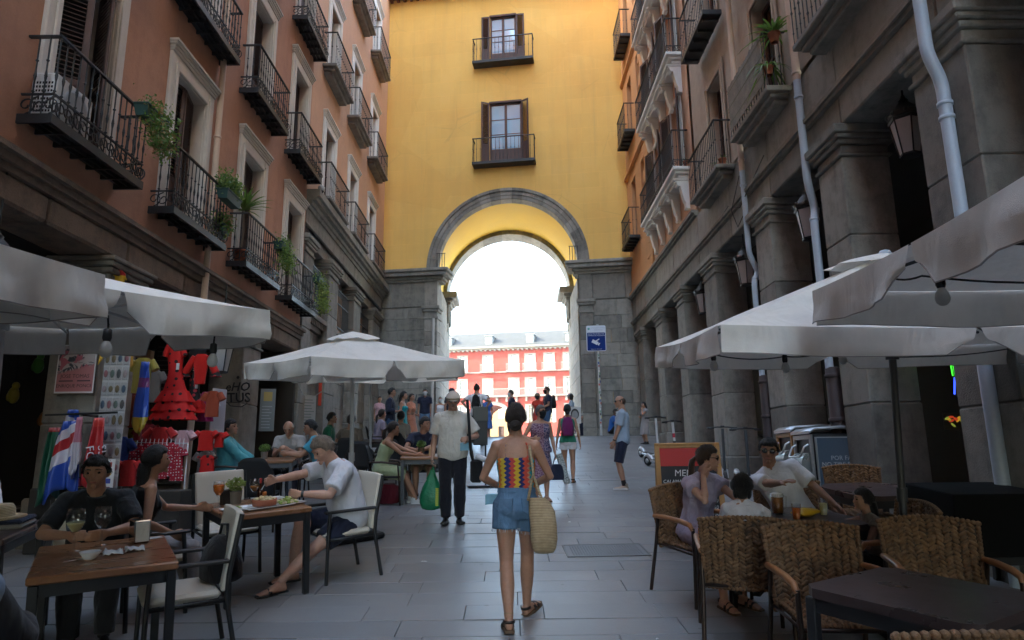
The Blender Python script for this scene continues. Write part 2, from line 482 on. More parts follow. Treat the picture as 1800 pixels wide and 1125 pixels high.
# ================================================================== ground
def ground():
    ys = [-40, -20, -10, -5] + [i * .5 for i in range(0, 50)] + [26, 30, 40, 60, 90, 120, 200, 400]
    xs = [-400, -60, -20, -8, -4, 0, 4, 8, 20, 60, 400]
    mb = MB(); n = len(xs)
    vs = [(x, y, g(y) - .02) for y in ys for x in xs]
    fs = [(j * n + i, j * n + i + 1, (j + 1) * n + i + 1, (j + 1) * n + i) for j in range(len(ys) - 1) for i in range(n - 1)]
    mb.add(vs, fs)
    return mb.build('ground', m_mortar, kind='structure')
ground()
mb = MB()
mb.grid(2, 2, lambda u, v: (-90 + 180 * u, 31 + 95 * v, 2.386), False)
mb.build('plaza_paving', mat('plaza_cobbles', (.45, .43, .39), rough=.8, var=.2, scale=.4, fine=8), kind='structure')
pave = empty('pavement'); pave['kind'] = 'structure'
def pavement():
    rnd = random.Random(3)
    meshes = {}
    rest = MB(); n = 0
    y = -2.0; row = 0
    while y < 30.4:
        d = .345 if y < 23 else .5
        a = math.atan(slope(y + d / 2)) if y < 22.3 else 0
        x = -8.6 - rnd.random() * .8
        while x < 8.6:
            L = rnd.choice([.62, .78, .9, 1.05, 1.2])
            z = g(y + d / 2)
            near = 3.0 < y < 10.6 and -4.3 < x < 4.0
            if near and n < 300:
                k = L
                if k not in meshes:
                    q = MB(); q.bbox(.002, L - .002, .002, d - .002, -.06, 0, .003); meshes[k] = q.mesh('paving_slab')
                mkobj('paving_slab', meshes[k], m_slab, pave, (x, y, z - sin(a) * d / 2 + rnd.uniform(-.0025, .0025)), (a + rnd.uniform(-.003, .003), rnd.uniform(-.003, .003), 0))
                n += 1
            elif -8 < x < 8:
                M = T4(x, y, z - sin(a) * d / 2 + rnd.uniform(-.002, .002)) @ Matrix.Rotation(a, 4, 'X')
                rest.bbox(.002, L - .002, .002, d - .002, -.05, 0, .002, M)
            x += L
        y += d * cos(a); row += 1
    rest.build('paving_courses', slab_mat('paving_granite_far', 0), pave, kind='stuff')
pavement()

# ================================================================== facade helpers: local X along the facade, local Y out to the street
def wall_open(mb, u0, u1, z0, z1, ops, v=0.0, depth=.28):
    us = sorted({u0, u1, *[o[0] for o in ops], *[o[1] for o in ops]}); us = [u for u in us if u0 <= u <= u1]
    zs = sorted({z0, z1, *[o[2] for o in ops], *[o[3] for o in ops]}); zs = [z for z in zs if z0 <= z <= z1]
    for i in range(len(us) - 1):
        for j in range(len(zs) - 1):
            um, zm = (us[i] + us[i + 1]) / 2, (zs[j] + zs[j + 1]) / 2
            if any(o[0] < um < o[1] and o[2] < zm < o[3] for o in ops): continue
            mb.add([(us[i], v, zs[j]), (us[i + 1], v, zs[j]), (us[i + 1], v, zs[j + 1]), (us[i], v, zs[j + 1])], [(0, 3, 2, 1)])
    for a, b, c, d in ops:
        for p, q in (((a, c), (a, d)), ((a, d), (b, d)), ((b, d), (b, c)), ((b, c), (a, c))):
            mb.add([(p[0], v, p[1]), (q[0], v, q[1]), (q[0], v - depth, q[1]), (p[0], v - depth, p[1])], [(0, 1, 2, 3)])
def profile_run(mb, u0, u1, steps):
    # a moulding: boxes stacked, each (z0, z1, out)
    for i, (z0, z1, out) in enumerate(steps): mb.box(u0 + .0007 * i, u1 - .0007 * i, -.05, out, z0, z1)
def shutter_mesh(w, h, slats=True, panel=.3):
    mb = MB(); t = .035; f = .07
    mb.bbox(0, f, -t / 2, t / 2, 0, h, .006); mb.bbox(w - f, w, -t / 2, t / 2, 0, h, .006)
    for z in (0, h * panel, h - f): mb.box(f + .001, w - f - .001, -t / 2 + .003, t / 2 - .003, z, z + f)
    mb.box(f + .001, w - f - .001, -.006, .006, f, h * panel)
    n = int((h * (1 - panel) - 2 * f) / .055)
    for i in range(n):
        z = h * panel + f + .03 + i * (h * (1 - panel) - 2 * f - .02) / n
        M = T4(w / 2, 0, z) @ R4('X', 38)
        mb.box(-(w - 2 * f) / 2, (w - 2 * f) / 2, -.022, .022, -.004, .004, M)
    return mb.mesh('shutter')
SHUT = {}
def shutter(parent, w, h, loc, rot, matl=None):
    k = (round(w, 2), round(h, 2))
    if k not in SHUT: SHUT[k] = shutter_mesh(w, h)
    return mkobj('shutter', SHUT[k], matl or m_wood_br, parent, loc, rot)
def surround(mb, a, b, c, d, w=.15, out=.06, hood=True, sill=False):
    mb.bbox(a - w, a, -.03, out, c, d + w, .012); mb.bbox(b, b + w, -.03, out, c, d + w, .012)
    mb.bbox(a + .001, b - .001, -.03, out - .002, d, d + w, .012)
    mb.bbox(a - w * .45, a - .02, out - .01, out + .022, c, d + w * .4, .008); mb.bbox(b + .02, b + w * .45, out - .01, out + .022, c, d + w * .4, .008)
    if hood:
        for i, (dz, o) in enumerate(((.0, .02), (.045, .035), (.09, .06), (.13, .085))):
            mb.bbox(a - w - o * .5, b + w + o * .5, -.02, out + o, d + w + dz + .001, d + w + dz + .045, .006)
def casement(parent, a, b, c, d, v, gm, fm, rows=3, low=.28):
    """glazed double door set back in an opening: frame and bars one part, panes their own"""
    w = empty('window', (0, 0, 0), 0, parent)
    fr = MB(); t = .045; mid = (a + b) / 2
    fr.bbox(a, a + .07, v - .03, v + .03, c, d, .006); fr.bbox(b - .07, b, v - .03, v + .03, c, d, .006)
    fr.bbox(a + .071, b - .071, v - .029, v + .029, d - .07, d, .006); fr.bbox(mid - .05, mid + .05, v - .035, v + .035, c, d - .071, .006)
    zl = c + (d - c) * low
    for p, q in ((a + .071, mid - .051), (mid + .051, b - .071)):
        fr.bbox(p, q, v - .02, v + .02, c, zl, .006)
        for k in range(1, rows):
            z = zl + (d - .07 - zl) * k / rows
            fr.box(p, q, v - .018, v + .018, z - .014, z + .014)
    fr.build('window_frame', fm, w)
    for p, q in ((a + .071, mid - .051), (mid + .051, b - .071)):
        for k in range(rows):
            z0 = zl + (d - .07 - zl) * k / rows; z1 = zl + (d - .07 - zl) * (k + 1) / rows
            tl = random.uniform(-.006, .006)
            MB().add([(p, v + tl, z0 + .014), (q, v - tl, z0 + .014), (q, v - tl - .004, z1 - .014), (p, v + tl - .004, z1 - .014)], [(0, 1, 2, 3)]).build('pane', gm, w)
    return w

# baluster meshes shared by all the balconies
BAL = {}
def baluster_mesh(h, kind):
    k = (round(h, 2), kind)
    if k in BAL: return BAL[k]
    mb = MB(); r = .0085
    mb.tube([(0, 0, 0), (0, 0, h)], r, 5, False)
    def knob(z, R=.02, H=.035): mb.lathe([(r, z - H / 2), (R, z), (r, z + H / 2)], 6, cap=False)
    if kind == 'knob':
        for f in (.3, .5, .7): knob(h * f, .019, .03)
        mb.lathe([(r, h * .5 - .06), (.014, h * .5 - .02), (.014, h * .5 + .02), (r, h * .5 + .06)], 6, cap=False)
    elif kind == 'mid': knob(h * .55, .02, .06); knob(h * .2, .016, .03)
    BAL[k] = mb.mesh('baluster')
    return BAL[k]
def scroll(mb, cx, cz, R, turns, a0, v, r=.008, sgn=1, axis='u'):
    pts = []
    n = 14
    for i in range(n + 1):
        t = i / n; a = a0 + sgn * turns * 2 * pi * t; rr = R * (1 - .8 * t)
        p = (cx + rr * cos(a), cz + rr * sin(a))
        pts.append((p[0], v, p[1]) if axis == 'u' else (v, p[0], p[1]))
    mb.tube(pts, r, 4, False, False)
def balcony(parent, uc, w, z, proj=.7, rail=.9, kind='iron', frieze=.2, bal='knob', step=.115, sides=True, floor_m=None):
    """one balcony: floor is the part, balusters, handrail, scroll frieze and corner posts its sub-parts"""
    a, b = uc - w / 2, uc + w / 2
    f = MB()
    if kind == 'iron':
        f.box(a, b, proj - .03, proj, z, z + .1); f.box(a, a + .03, 0, proj - .031, z, z + .1); f.box(b - .03, b, 0, proj - .031, z, z + .1)
        f.box(a + .031, b - .031, 0, proj - .032, z + .075, z + .085)
        for i in range(1, 6): f.box(a + w * i / 6 - .014, a + w * i / 6 + .014, 0, proj - .035, z + .015, z + .072)
        for i in range(1, 4): f.box(a + .035, b - .035, proj * i / 4 - .012, proj * i / 4 + .012, z + .03, z + .074)
        top = z + .1
    elif kind == 'plate':
        f.box(a, b, 0, proj, z, z + .1)
        for i in range(5): f.box(a + w * (i + .5) / 5 - .03, a + w * (i + .5) / 5 + .03, .02, proj - .04, z - .06, z - .001)
        top = z + .1
    else:   # moulded stone slab
        f.bbox(a + .16, b - .16, -.02, proj - .16, z, z + .09, .02)
        f.bbox(a + .08, b - .08, -.02, proj - .08, z + .091, z + .16, .02)
        f.bbox(a, b, -.02, proj, z + .161, z + .25, .015)
        top = z + .25
    fl = f.build('balcony', floor_m or m_iron, parent)
    bm_ = baluster_mesh(z + rail - top, bal)
    pin = .03
    def add(u, v): mkobj('baluster', bm_, m_iron, fl, (u, v, top))
    n = max(3, int(round((w - 2 * pin) / step)))
    for i in range(n + 1): add(a + pin + (w - 2 * pin) * i / n, proj - pin)
    k = max(2, int(round((proj - pin) / step)))
    for i in range(1, k):
        v = (proj - pin) * i / k
        add(a + pin, v); add(b - pin, v)
    h = MB()
    zt = z + rail
    h.box(a + .01, b - .01, proj - pin - .02, proj - pin + .02, zt, zt + .022)
    h.box(a + .01, a + .05, 0, proj - pin - .021, zt, zt + .022); h.box(b - .05, b - .01, 0, proj - pin - .021, zt, zt + .022)
    h.build('handrail', m_iron, fl)
    if frieze:
        s = MB(); zf = top + frieze
        s.box(a + .01, b - .01, proj - pin - .012, proj - pin + .012, zf, zf + .018)
        s.box(a + .018, a + .042, 0, proj - pin - .013, zf, zf + .018); s.box(b - .042, b - .018, 0, proj - pin - .013, zf, zf + .018)
        m = int(w / .19); R = frieze * .44
        for i in range(m):
            u = a + (i + .5) * w / m
            scroll(s, u - .045, top + frieze * .5, R, 1.2, pi / 2 if i % 2 else -pi / 2, proj - pin + .01, sgn=1)
            scroll(s, u + .045, top + frieze * .5, R, 1.2, -pi / 2 if i % 2 else pi / 2, proj - pin + .01, sgn=-1)
        for i in range(3):
            v = (i + .5) * proj / 3
            for uu in (a + pin, b - pin): scroll(s, v, top + frieze * .5, R, 1.25, pi / 2 * (1 if i % 2 else -1), uu, sgn=1, axis='v')
        s.build('scroll_frieze', m_iron, fl)
    return fl

def block(parent, x0, x1, y0, y1, z0, z1, matl, b=.012, name='stone_block'):
    return MB().bbox(x0, x1, y0, y1, z0, z1, b).build(name, matl, parent)

def pillar(parent, ua, ub, v0, v1, z0, z1, matl, cap=.38, courses=.95, base=True):
    """stone pillar: a core with the moulded capital, its big ashlar blocks as sub-parts"""
    c = MB()
    c.box(ua + .02, ub - .02, v0 + .02, v1 - .02, z0, z1 - .01)
    zc = z1 - cap
    for i, (dz, dz2, o) in enumerate(((0, .05, .035), (.052, .16, .0), (.162, .23, .05), (.232, .3, .085), (.302, cap, .12))):
        c.bbox(ua - o, ub + o, v0 - o, v1 + o, zc + dz, zc + dz2, .015)
    p = c.build('pillar', matl, parent)
    z = z0
    if base:
        hb = .95
        block(p, ua - .07, ub + .07, v0 - .07, v1 + .07, z0, z0 + hb, matl, .03); z += hb + .004
    k = max(1, round((zc - z) / courses)); h = (zc - z) / k
    for i in range(k):
        d = random.uniform(-.006, .006)
        block(p, ua + d, ub - d, v0 + d, v1 + d * .5, z + i * h + .004, z + (i + 1) * h - .004, matl, .016)
    return p

def facade(name, label, cat, x, side):
    o = thing(name, label, cat, (x, 0, 0), radians(-90 if side == 'L' else 90))
    return o
# left: local u = -y ; right: local u = +y

# ------------------------------------------------------------------ left, salmon building
XL, XR = -4.95, 4.45
left = facade('salmon_building', 'salmon pink building with black iron balconies on the left of the street', 'building', XL, 'L')
cols = [-12.1, -9.75, -7.4, -5.2, -2.7, -.2, 2.25, 4.65, 7.18, 9.72, 12.32, 14.85]
floors = [4.98, 8.30, 11.63, 14.95, 18.25, 21.5]
ops = []
for yc in cols:
    for fz in floors: ops.append((-yc - .5, -yc + .5, fz + .1, fz + 2.38))
w = MB()
wall_open(w, -15.75, 40, 4.66, 33, ops)  # unseen upper storeys raised to cut sky light over the near tables
w.box(-15.75, 40, -.6, -.33, 4.7, 33)
w.build('wall', m_salmon, left)
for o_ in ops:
    if -16 < o_[0] < 1: MB().box(o_[0] - .02, o_[1] + .02, -.32, -.285, o_[2] - .02, o_[3] + .02).build('painted_dark_room', m_dark, left)  # thin black panel behind the opening paints the room's darkness
s = MB()
profile_run(s, -15.75, 16, [(4.44, 4.52, .05), (4.521, 4.60, .10), (4.601, 4.66, .16)])
s.build('ledge', m_brown, left)
# the weathered stone lintel over the arcade, block by block
lb = empty('lintel', (0, 0, 0), 0, left)
u = -15.72
while u < 16:
    L = random.uniform(1.5, 2.3)
    block(lb, u + .004, min(16, u + L) - .004, -.62, .02 + random.uniform(-.008, .008), 4.14, 4.437, m_brown, .03)
    u += L
for yc in cols:
    for k, fz in enumerate(floors):
        if yc < 3 and k > 1: continue
        if yc < 0: continue
        a, b, c, d = -yc - .5, -yc + .5, fz + .1, fz + 2.38
        wd = empty('window', (0, 0, 0), 0, left)
        sm_ = MB(); surround(sm_, a, b, c, d, .21, .05, hood=True)
        sm_.box(a - .003, a + .012, -.275, .0, c, d); sm_.box(b - .012, b + .003, -.275, 0, c, d); sm_.box(a + .0125, b - .0125, -.274, 0, d - .012, d + .003)
        sm_.build('surround', m_frame_w, wd)
        if fz > 15: continue
        op = {7.18: .95, 9.72: .25, 12.32: .1, 14.85: .12, 4.65: .3}.get(yc, .3) if k == 0 else random.choice([.05, .15, .3])
        h = d - c - .02; hw = (b - a) / 2 - .01
        # local +X runs towards the camera here: hinge each leaf at its own jamb, turned inwards a little
        shutter(wd, hw, h, (a + .014, -.2, c + .01), op * .9)
        shutter(wd, hw, h, (b - .014, -.2, c + .01), pi - op * .9)
        balcony(left, -yc, 1.74, fz, .36, .97, 'iron', .22)
# ground floor of the salmon building: pillars, dark back wall, ceiling
for (a, b) in ((-.6, .25), (3.6, 4.5), (8.15, 8.95), (12.55, 13.4)):
    pillar(left, -b, -a, -.62, .0, g(a) - .4, 4.135, m_granite_d, cap=.36)
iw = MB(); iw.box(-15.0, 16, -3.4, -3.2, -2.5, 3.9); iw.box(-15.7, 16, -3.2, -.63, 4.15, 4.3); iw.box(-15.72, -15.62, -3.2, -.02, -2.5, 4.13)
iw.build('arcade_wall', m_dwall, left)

rw = MB(); rw.box(-15.75, 40, -3.8, -3.45, -4, 33); rw.box(-15.75, 40, -3.8, .0, 33.01, 33.3); rw.box(-15.75, -15.68, -3.44, -.64, 4.31, 33)  # unseen back and roof slabs, added to stop sun leaking into the arcade
rw.build('sun_stop_wall', m_salmon, left)
# ------------------------------------------------------------------ left, peach building on granite
peach = facade('peach_building', 'peach building with white window frames above a granite base, left beside the arch', 'building', XL, 'L')
pcols = [17.5, 20.28, 23.2]
pfl = [8.08, 11.85, 16.0, 20.0]
ops = [(-yc - .5, -yc + .5, fz + .25, fz + 2.45) for yc in pcols for fz in pfl]
w = MB(); wall_open(w, -26.5, -15.76, 8.2, 26, ops, 0, .3); w.box(-26.5, -15.76, -.6, -.4, 8.2, 26); w.build('wall', m_peach, peach)
for yc in pcols:
    for k, fz in enumerate(pfl):
        a, b, c, d = -yc - .5, -yc + .5, fz + .25, fz + 2.45
        if k == 3: continue
        cw = casement(peach, a, b, c, d, -.2, m_glass_d, m_white if k else m_wood_br, 3)
        sm_ = MB(); surround(sm_, a, b, c, d,   .2, .045, hood=True)
        sm_.box(a - .002, a + .05, -.28, .0, c, d); sm_.box(b - .05, b + .002, -.28, 0, c, d); sm_.build('surround', m_white, cw)
        lv = MB(); lv.bbox(a + .06, a + .1, -.17, -.02, c + .02, d - .05, .005); lv.build('door_leaf', m_white, cw)
        balcony(peach, -yc, 2.02, fz, .38, 1.16, 'stone', 0, 'mid', .12, floor_m=m_granite_d)
rw = MB(); rw.box(-30, -15.76, -3.8, -3.45, 0, 26); rw.box(-30, -15.76, -3.8, .0, 26.01, 26.3); rw.box(-15.83, -15.77, -3.44, -.64, 0, 26)  # unseen slabs added behind this house too, against the sun leak
rw.build('sun_stop_wall', m_peach, peach)
gb = MB()
gb.box(-26.5, -15.76, -.6, -.36, 5.05, 8.2)
gb.box(-26.5, -15.76, -.62, -.12, 7.05, 7.35)
profile_run(gb, -26.5, -15.76, [(7.35, 7.72, .02), (7.721, 7.82, .07), (7.821, 7.92, .13), (7.921, 8.02, .24), (8.021, 8.2, .32)])
gb.build('entablature', m_granite, peach)
for i, (a, b) in enumerate(((15.8, 16.5), (18.0, 19.0), (21.0, 21.95), (24.0, 25.3))):
    pillar(peach, -b, -a, -.45, .03, g(a) - .3, 7.05, m_granite, cap=.42, courses=1.0)
for a, b in ((16.5, 18.0), (19.0, 21.0), (21.95, 24.0)):
    m_ = MB()
    m_.box(-b, -a, -.36, -.12, 4.95, 5.2); m_.box(-b, -a, -.36, .02, 5.2, 5.32)
    n = int((b - a) / .14)
    for i in range(n): m_.box(-b + (i + .25) * (b - a) / n, -b + (i + .75) * (b - a) / n, -.1, -.03, 5.06, 5.195)
    m_.build('ledge', m_granite_d, peach)
    gr = MB()
    for i in range(13):
        u = -b + .12 + (b - a - .24) * i / 12; gr.box(u - .009, u + .009, -.14, -.122, 5.33, 6.62)
    for z in (5.5, 6.2, 6.6): gr.box(-b + .1, -a - .1, -.15, -.115, z, z + .02)
    gr.build('window_grille', m_iron, peach)
    MB().box(-b, -a, -.4, -.355, 5.33, 6.65).build('window_recess', m_orange, peach)
    lo = empty('ground_floor_wall', (0, 0, 0), 0, peach)
    z = g(a) - .1
    while z < 4.94:
        h = min(.72, 4.945 - z); u = -b
        while u < -a - .01:
            L = min(random.uniform(.6, 1.1), -a - u)
            block(lo, u + .003, u + L - .003, -.5, -.2 + random.uniform(-.006, .006), z + .003, z + h - .003, m_granite, .01); u += L
        z += h

# ------------------------------------------------------------------ right side: three houses over one granite arcade
beige = facade('beige_building', 'beige building with stone slab balconies over dark arcade on the right', 'building', XR, 'R')
gallery = facade('gallery_building', 'narrow house with long white bracketed galleries on the right', 'building', XR, 'R')
ochre = facade('ochre_building', 'ochre orange house with quoins at the right end beside the arch', 'building', XR, 'R')
ZB = 6.62
def right_base(parent, u0, u1, pil, prj=.0):
    e = MB()
    profile_run(e, u0, u1, [(6.38, 6.44, .05), (6.441, 6.5, .09)] + ([(7.28, 7.34, .06), (7.341, 7.42, .12)] if u0 > 10 else []))
    e.build('moulding', m_granite_d, parent)
    li = empty('lintel', (0, 0, 0), 0, parent)
    u = u0
    while u < u1 - .05:
        L = min(random.uniform(1.6, 2.6), u1 - u)
        if u1 - (u + L) < .5: L = u1 - u
        block(li, u + .004, u + L - .004, -.7, random.uniform(-.006, .006), 5.96, 6.377, m_granite, .02)
        block(li, u + .004, u + L - .004, -.35, random.uniform(-.006, .006), 6.503, 7.277, m_granite, .012)
        u += L
    for a, b in pil: pillar(parent, a, b, -.62, .02, g(a) - .5, 5.955, m_granite, cap=.42, courses=1.12)
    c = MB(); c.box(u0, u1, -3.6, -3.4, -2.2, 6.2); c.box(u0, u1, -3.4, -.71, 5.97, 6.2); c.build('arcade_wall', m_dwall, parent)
right_base(beige, -40, 15.35, [(.2, 1.0), (3.0, 3.85), (5.95, 6.8), (8.45, 9.15), (11.05, 11.75)])
right_base(gallery, 15.36, 20.1, [(14.2, 15.1), (16.95, 17.7)])
right_base(ochre, 20.11, 24.9, [(19.55, 20.4), (22.5, 23.3)])
# beige wall and windows
bcols = [4.6, 7.85, 10.7, 13.5]
bfl = [7.18, 10.7, 14.1, 17.4]
ops = [(yc - .5, yc + .5, max(7.43, fz + .25), fz + 2.5) for yc in bcols for fz in bfl]
w = MB(); wall_open(w, -40, 15.35, 7.42, 33, ops, -.05, .3); w.box(-40, 15.35, -.7, -.37, 7.42, 33)  # extra height out of view, added to darken the near terrace
w.build('wall', m_beige, beige)
for o_ in ops:
    if o_[2] > 14: continue
    cw = casement(beige, *o_, -.28, m_glass_d, m_wood_br, 3)
    sm_ = MB(); surround(sm_, *o_, .16, .0, hood=False); sm_.build('surround', m_beige, cw)
for yc, w_, z in ((4.7, 1.8, 7.1), (7.85, 1.85, 7.12), (10.7, 1.85, 7.12), (13.52, 2.0, 7.05)): balcony(beige, yc, w_, z, .38, 1.18, 'stone', 0, 'mid', .12, floor_m=m_granite_d)
for yc, w_, z in ((4.7, 1.8, 10.6), (7.85, 1.8, 10.6), (10.7, 1.8, 10.6), (13.5, 1.85, 10.65), (10.7, 1.8, 14.1), (13.5, 1.85, 14.1)): balcony(beige, yc, w_, z, .40, 1.12, 'plate', 0, 'mid', .12)
# gallery house
ops = [(yc - .48, yc + .48, fz + .25, fz + 2.4) for yc in (16.65, 18.85) for fz in (8.45, 11.55, 14.55, 17.6)]
w = MB(); wall_open(w, 15.36, 20.1, 7.42, 21, ops, 0, .3); w.box(15.36, 20.1, -.7, -.35, 7.42, 21); w.build('wall', m_peach, gallery)
for o_ in ops:
    if o_[2] > 16: continue
    cw = casement(gallery, *o_, -.2, m_glass_d, m_white, 3)
    sm_ = MB(); surround(sm_, *o_, .14, .04, hood=False); sm_.build('surround', m_white, cw)
    shutter(cw, .46, o_[3] - o_[2] - .03, (o_[0], .06, o_[2] + .01), radians(160)); shutter(cw, .46, o_[3] - o_[2] - .03, (o_[1], .06, o_[2] + .01), radians(20))
def corbel(parent, u, z, d=.33, h=.75):
    mb = MB(); pts = []
    n = 12
    prof = [(0, 0), (d, 0), (d, -.1)] + [(d - .06 - (d - .16) * (i / n) ** .8, -.1 - (h - .25) * (i / n) + .06 * sin(i / n * pi * 2)) for i in range(n + 1)] + [(.09, -h), (0, -h - .03)]
    for uu in (u - .09, u + .09):
        pass
    v = [(u - .09, p[0], z + p[1]) for p in prof] + [(u + .09, p[0], z + p[1]) for p in prof]
    k = len(prof)
    fs = [tuple(range(k)), tuple(range(k, 2 * k))[::-1]] + [(i, (i + 1) % k, k + (i + 1) % k, k + i) for i in range(k)]
    mb.add(v, fs)
    mb.bbox(u - .12, u + .12, -.01, d + .05, z - .05, z + .001, .01)
    mb.tube([(u - .1, .06, z - h + .02), (u + .1, .06, z - h + .02)], .045, 8); mb.tube([(u - .1, d - .08, z - .14), (u + .1, d - .08, z - .14)], .05, 8)
    mb.build('corbel', m_white, parent)
for z in (8.42, 11.55, 14.55):
    bal_ = balcony(gallery, 17.8, 4.3, z, .42, 1.2, 'stone', .16, 'mid', .11, floor_m=m_white)
    for i in range(5): corbel(gallery, 15.95 + i * .92, z - .001)
# ochre house
ops = [(22.5, 23.3, fz, fz + 2.3) for fz in (9.15, 13.05, 16.8)] + [(20.95, 21.5, fz + .6, fz + 2.3) for fz in (9.15, 13.05, 16.8)]
w = MB(); wall_open(w, 20.11, 26, 7.42, 21, ops, 0, .3); w.box(20.11, 26, -.7, -.35, 7.42, 21); w.build('wall', m_orange, ochre)
for o_ in ops:
    cw = casement(ochre, *o_, -.25, m_glass_d, m_wood_br, 3)
q = empty('quoins', (0, 0, 0), 0, ochre)
z = 7.45; k = 0
while z < 18:
    L = .85 if k % 2 else .55
    block(q, 20.12, 20.12 + L, -.02, .05, z, z + .42, m_orange, .012); z += .43; k += 1
for z in (9.0, 12.9, 16.65): balcony(ochre, 22.9, 1.6, z, .38, 1.08, 'plate', 0, 'mid', .12)
sb = MB(); 
for z in (7.45, 11.9, 15.8): profile_run(sb, 20.12, 26, [(z - .06, z, .06), (z + .001, z + .08, .1)])
sb.build('string_course', m_orange, ochre)
# ------------------------------------------------------------------ yellow building with the arch (local X right, Y into the building)
AR = thing('arch_building', 'tall yellow building with the big stone arch across the street', 'building', (-.25, 24.9, 0), atan2(-1.4, 9.4))
SH = -.149           # the passage runs along the street axis, so it drifts sideways in this frame
ac, az, Ro, Ri, Rv = .15, 8.83, 3.05, 2.68, 2.92
DEP = 5.0
N = 40
arc = [(ac + Ro * cos(pi - pi * i / N), az + Ro * sin(pi * i / N)) for i in range(N + 1)]
w = MB()
TOP = 20.75
W1 = (-.47, .60, 17.3, 19.5); W2 = (-.5, .78, 12.98, 15.62)
# plaster either side of the arch, over it, and round the two windows
def quad(mb, x0, x1, z0, z1, y=0.0): mb.add([(x0, y, z0), (x1, y, z0), (x1, y, z1), (x0, y, z1)], [(0, 1, 2, 3)])
quad(w, -26, ac - Ro, 8.8, 12.0); quad(w, ac + Ro, 26, 8.8, 12.0)
for i in range(N):
    (x0, z0), (x1, z1) = arc[i], arc[i + 1]
    w.add([(x0, 0, z0), (x1, 0, z1), (x1, 0, 12.0), (x0, 0, 12.0)], [(0, 1, 2, 3)])
mbt = MB(); wall_open(mbt, -26, 26, 12.0, TOP, [W1, W2], 0, -.3)
w.add(mbt.v, mbt.f)
# back, ends and top of the mass; the hollow passage stays open
quad(w, -26, ac - 3.3 + SH * DEP, 2, TOP, DEP + .3); quad(w, ac + 3.3 + SH * DEP, 26, 2, TOP, DEP + .3); quad(w, ac - 3.3 + SH * DEP, ac + 3.3 + SH * DEP, 12.2, TOP, DEP + .3)
w.add([(-26, 0, TOP), (26, 0, TOP), (26, DEP + .3, TOP), (-26, DEP + .3, TOP)], [(0, 1, 2, 3)])
w.build('wall', m_yellow, AR)
# vault over the passage
v = MB()
M_ = 24
vs = []
for j in range(9):
    y = .36 + (DEP - .7) * j / 8
    for i in range(M_ + 1):
        a = pi - pi * i / M_
        vs.append((ac + SH * y + Rv * cos(a), y, az + Rv * sin(a)))
v.add(vs, [(j * (M_ + 1) + i, j * (M_ + 1) + i + 1, (j + 1) * (M_ + 1) + i + 1, (j + 1) * (M_ + 1) + i) for j in range(8) for i in range(M_)], True)
v.build('vault', m_yellow_v, AR)
# voussoirs: front ring and the ring on the plaza side
def ring(y0, y1, ri, ro, n, proud, matl):
    for i in range(n):
        a0 = pi - pi * i / n - .0013; a1 = pi - pi * (i + 1) / n + .0013
        mb = MB(); vs = []
        s_ = 3
        for k in range(s_ + 1):
            a = a0 + (a1 - a0) * k / s_
            for (r, y) in ((ri, y1), (ri, y0 + .015), (ri + .02, y0), (ri + .15, y0), (ri + .165, y0 - proud * .5), (ro - .12, y0 - proud * .5), (ro - .11, y0 - proud * 1.5), (ro, y0 - proud * 1.7), (ro + .01, y1)):
                vs.append((ac + SH * max(y, 0) + r * cos(a), y, az + r * sin(a)))
        m = 9
        fs = [(k * m + q, k * m + (q + 1) % m, (k + 1) * m + (q + 1) % m, (k + 1) * m + q) for k in range(s_) for q in range(m)]
        fs += [tuple(range(m))[::-1], tuple(range(s_ * m, s_ * m + m))]
        mb.add(vs, fs); mb.build('voussoir', matl, AR)
ring(-.04, .42, Ri, Ro + .06, 21, .05, m_granite)
ring(DEP - .75, DEP + .28, 2.74, 3.3, 19, .03, m_granite)
# piers: ashlar blocks on the street face and the passage faces
def courses(x0, x1, y0, y1, z0, z1, h=.44, wmin=.55, wmax=1.05):
    z = z0
    while z < z1 - .05:
        hh = min(h * random.choice([.9, 1, 1, 1.15]), z1 - z)
        if z1 - (z + hh) < .2: hh = z1 - z
        u = x0
        while u < x1 - .01:
            L = min(random.uniform(wmin, wmax), x1 - u)
            if x1 - (u + L) < .25: L = x1 - u
            block(AR, u + .003, u + L - .003, y0 + random.uniform(-.008, .008), y1, z + .003, z + hh - .003, m_granite, .01); u += L
        z += hh
pl, pr = ac - Ri, ac + Ri          # the opening's jambs
courses(-5.6, pl - .5, .03, .35, 2.2, 7.4); courses(pr + .5, 5.6, .03, .35, 2.2, 7.4)
for (a, b) in ((pl - .5, pl), (pr, pr + .5)):   # pilasters at the jambs
    z = 2.2
    while z < 6.85:
        block(AR, a + .003, b - .003, -.06, .5, z, z + .52, m_granite, .012); z += .527
    cb = MB()
    for dz, dz2, o in ((6.9, 6.98, .04), (6.981, 7.18, 0), (7.181, 7.28, .06), (7.281, 7.4, .1)): cb.bbox(a - o, b + o, -.06 - o, .5, dz, dz2, .012)
    cb.build('capital', m_granite, AR)
    mb = MB(); mb.bbox(a, b, -.05, .5, 7.403, 8.36, .012); mb.build('stone_block', m_granite, AR)
def jamb(x, sgn):
    # passage side wall in courses, following the slant of the passage
    z = 2.2
    while z < 8.3:
        hh = min(.62, 8.36 - z); y = .505
        while y < DEP - .02:
            L = min(random.uniform(.8, 1.3), DEP - y)
            M = Matrix(((1, SH, 0, 0), (0, 1, 0, 0), (0, 0, 1, 0), (0, 0, 0, 1)))
            x0, x1 = (x - .4, x) if sgn < 0 else (x, x + .4)
            MB().bbox(x0, x1, y + .003, y + L - .003, z + .003, z + hh - .003, .01, M).build('stone_block', m_granite_d, AR); y += L
        z += hh
jamb(pl, -1); jamb(pr, 1)
fz = MB()
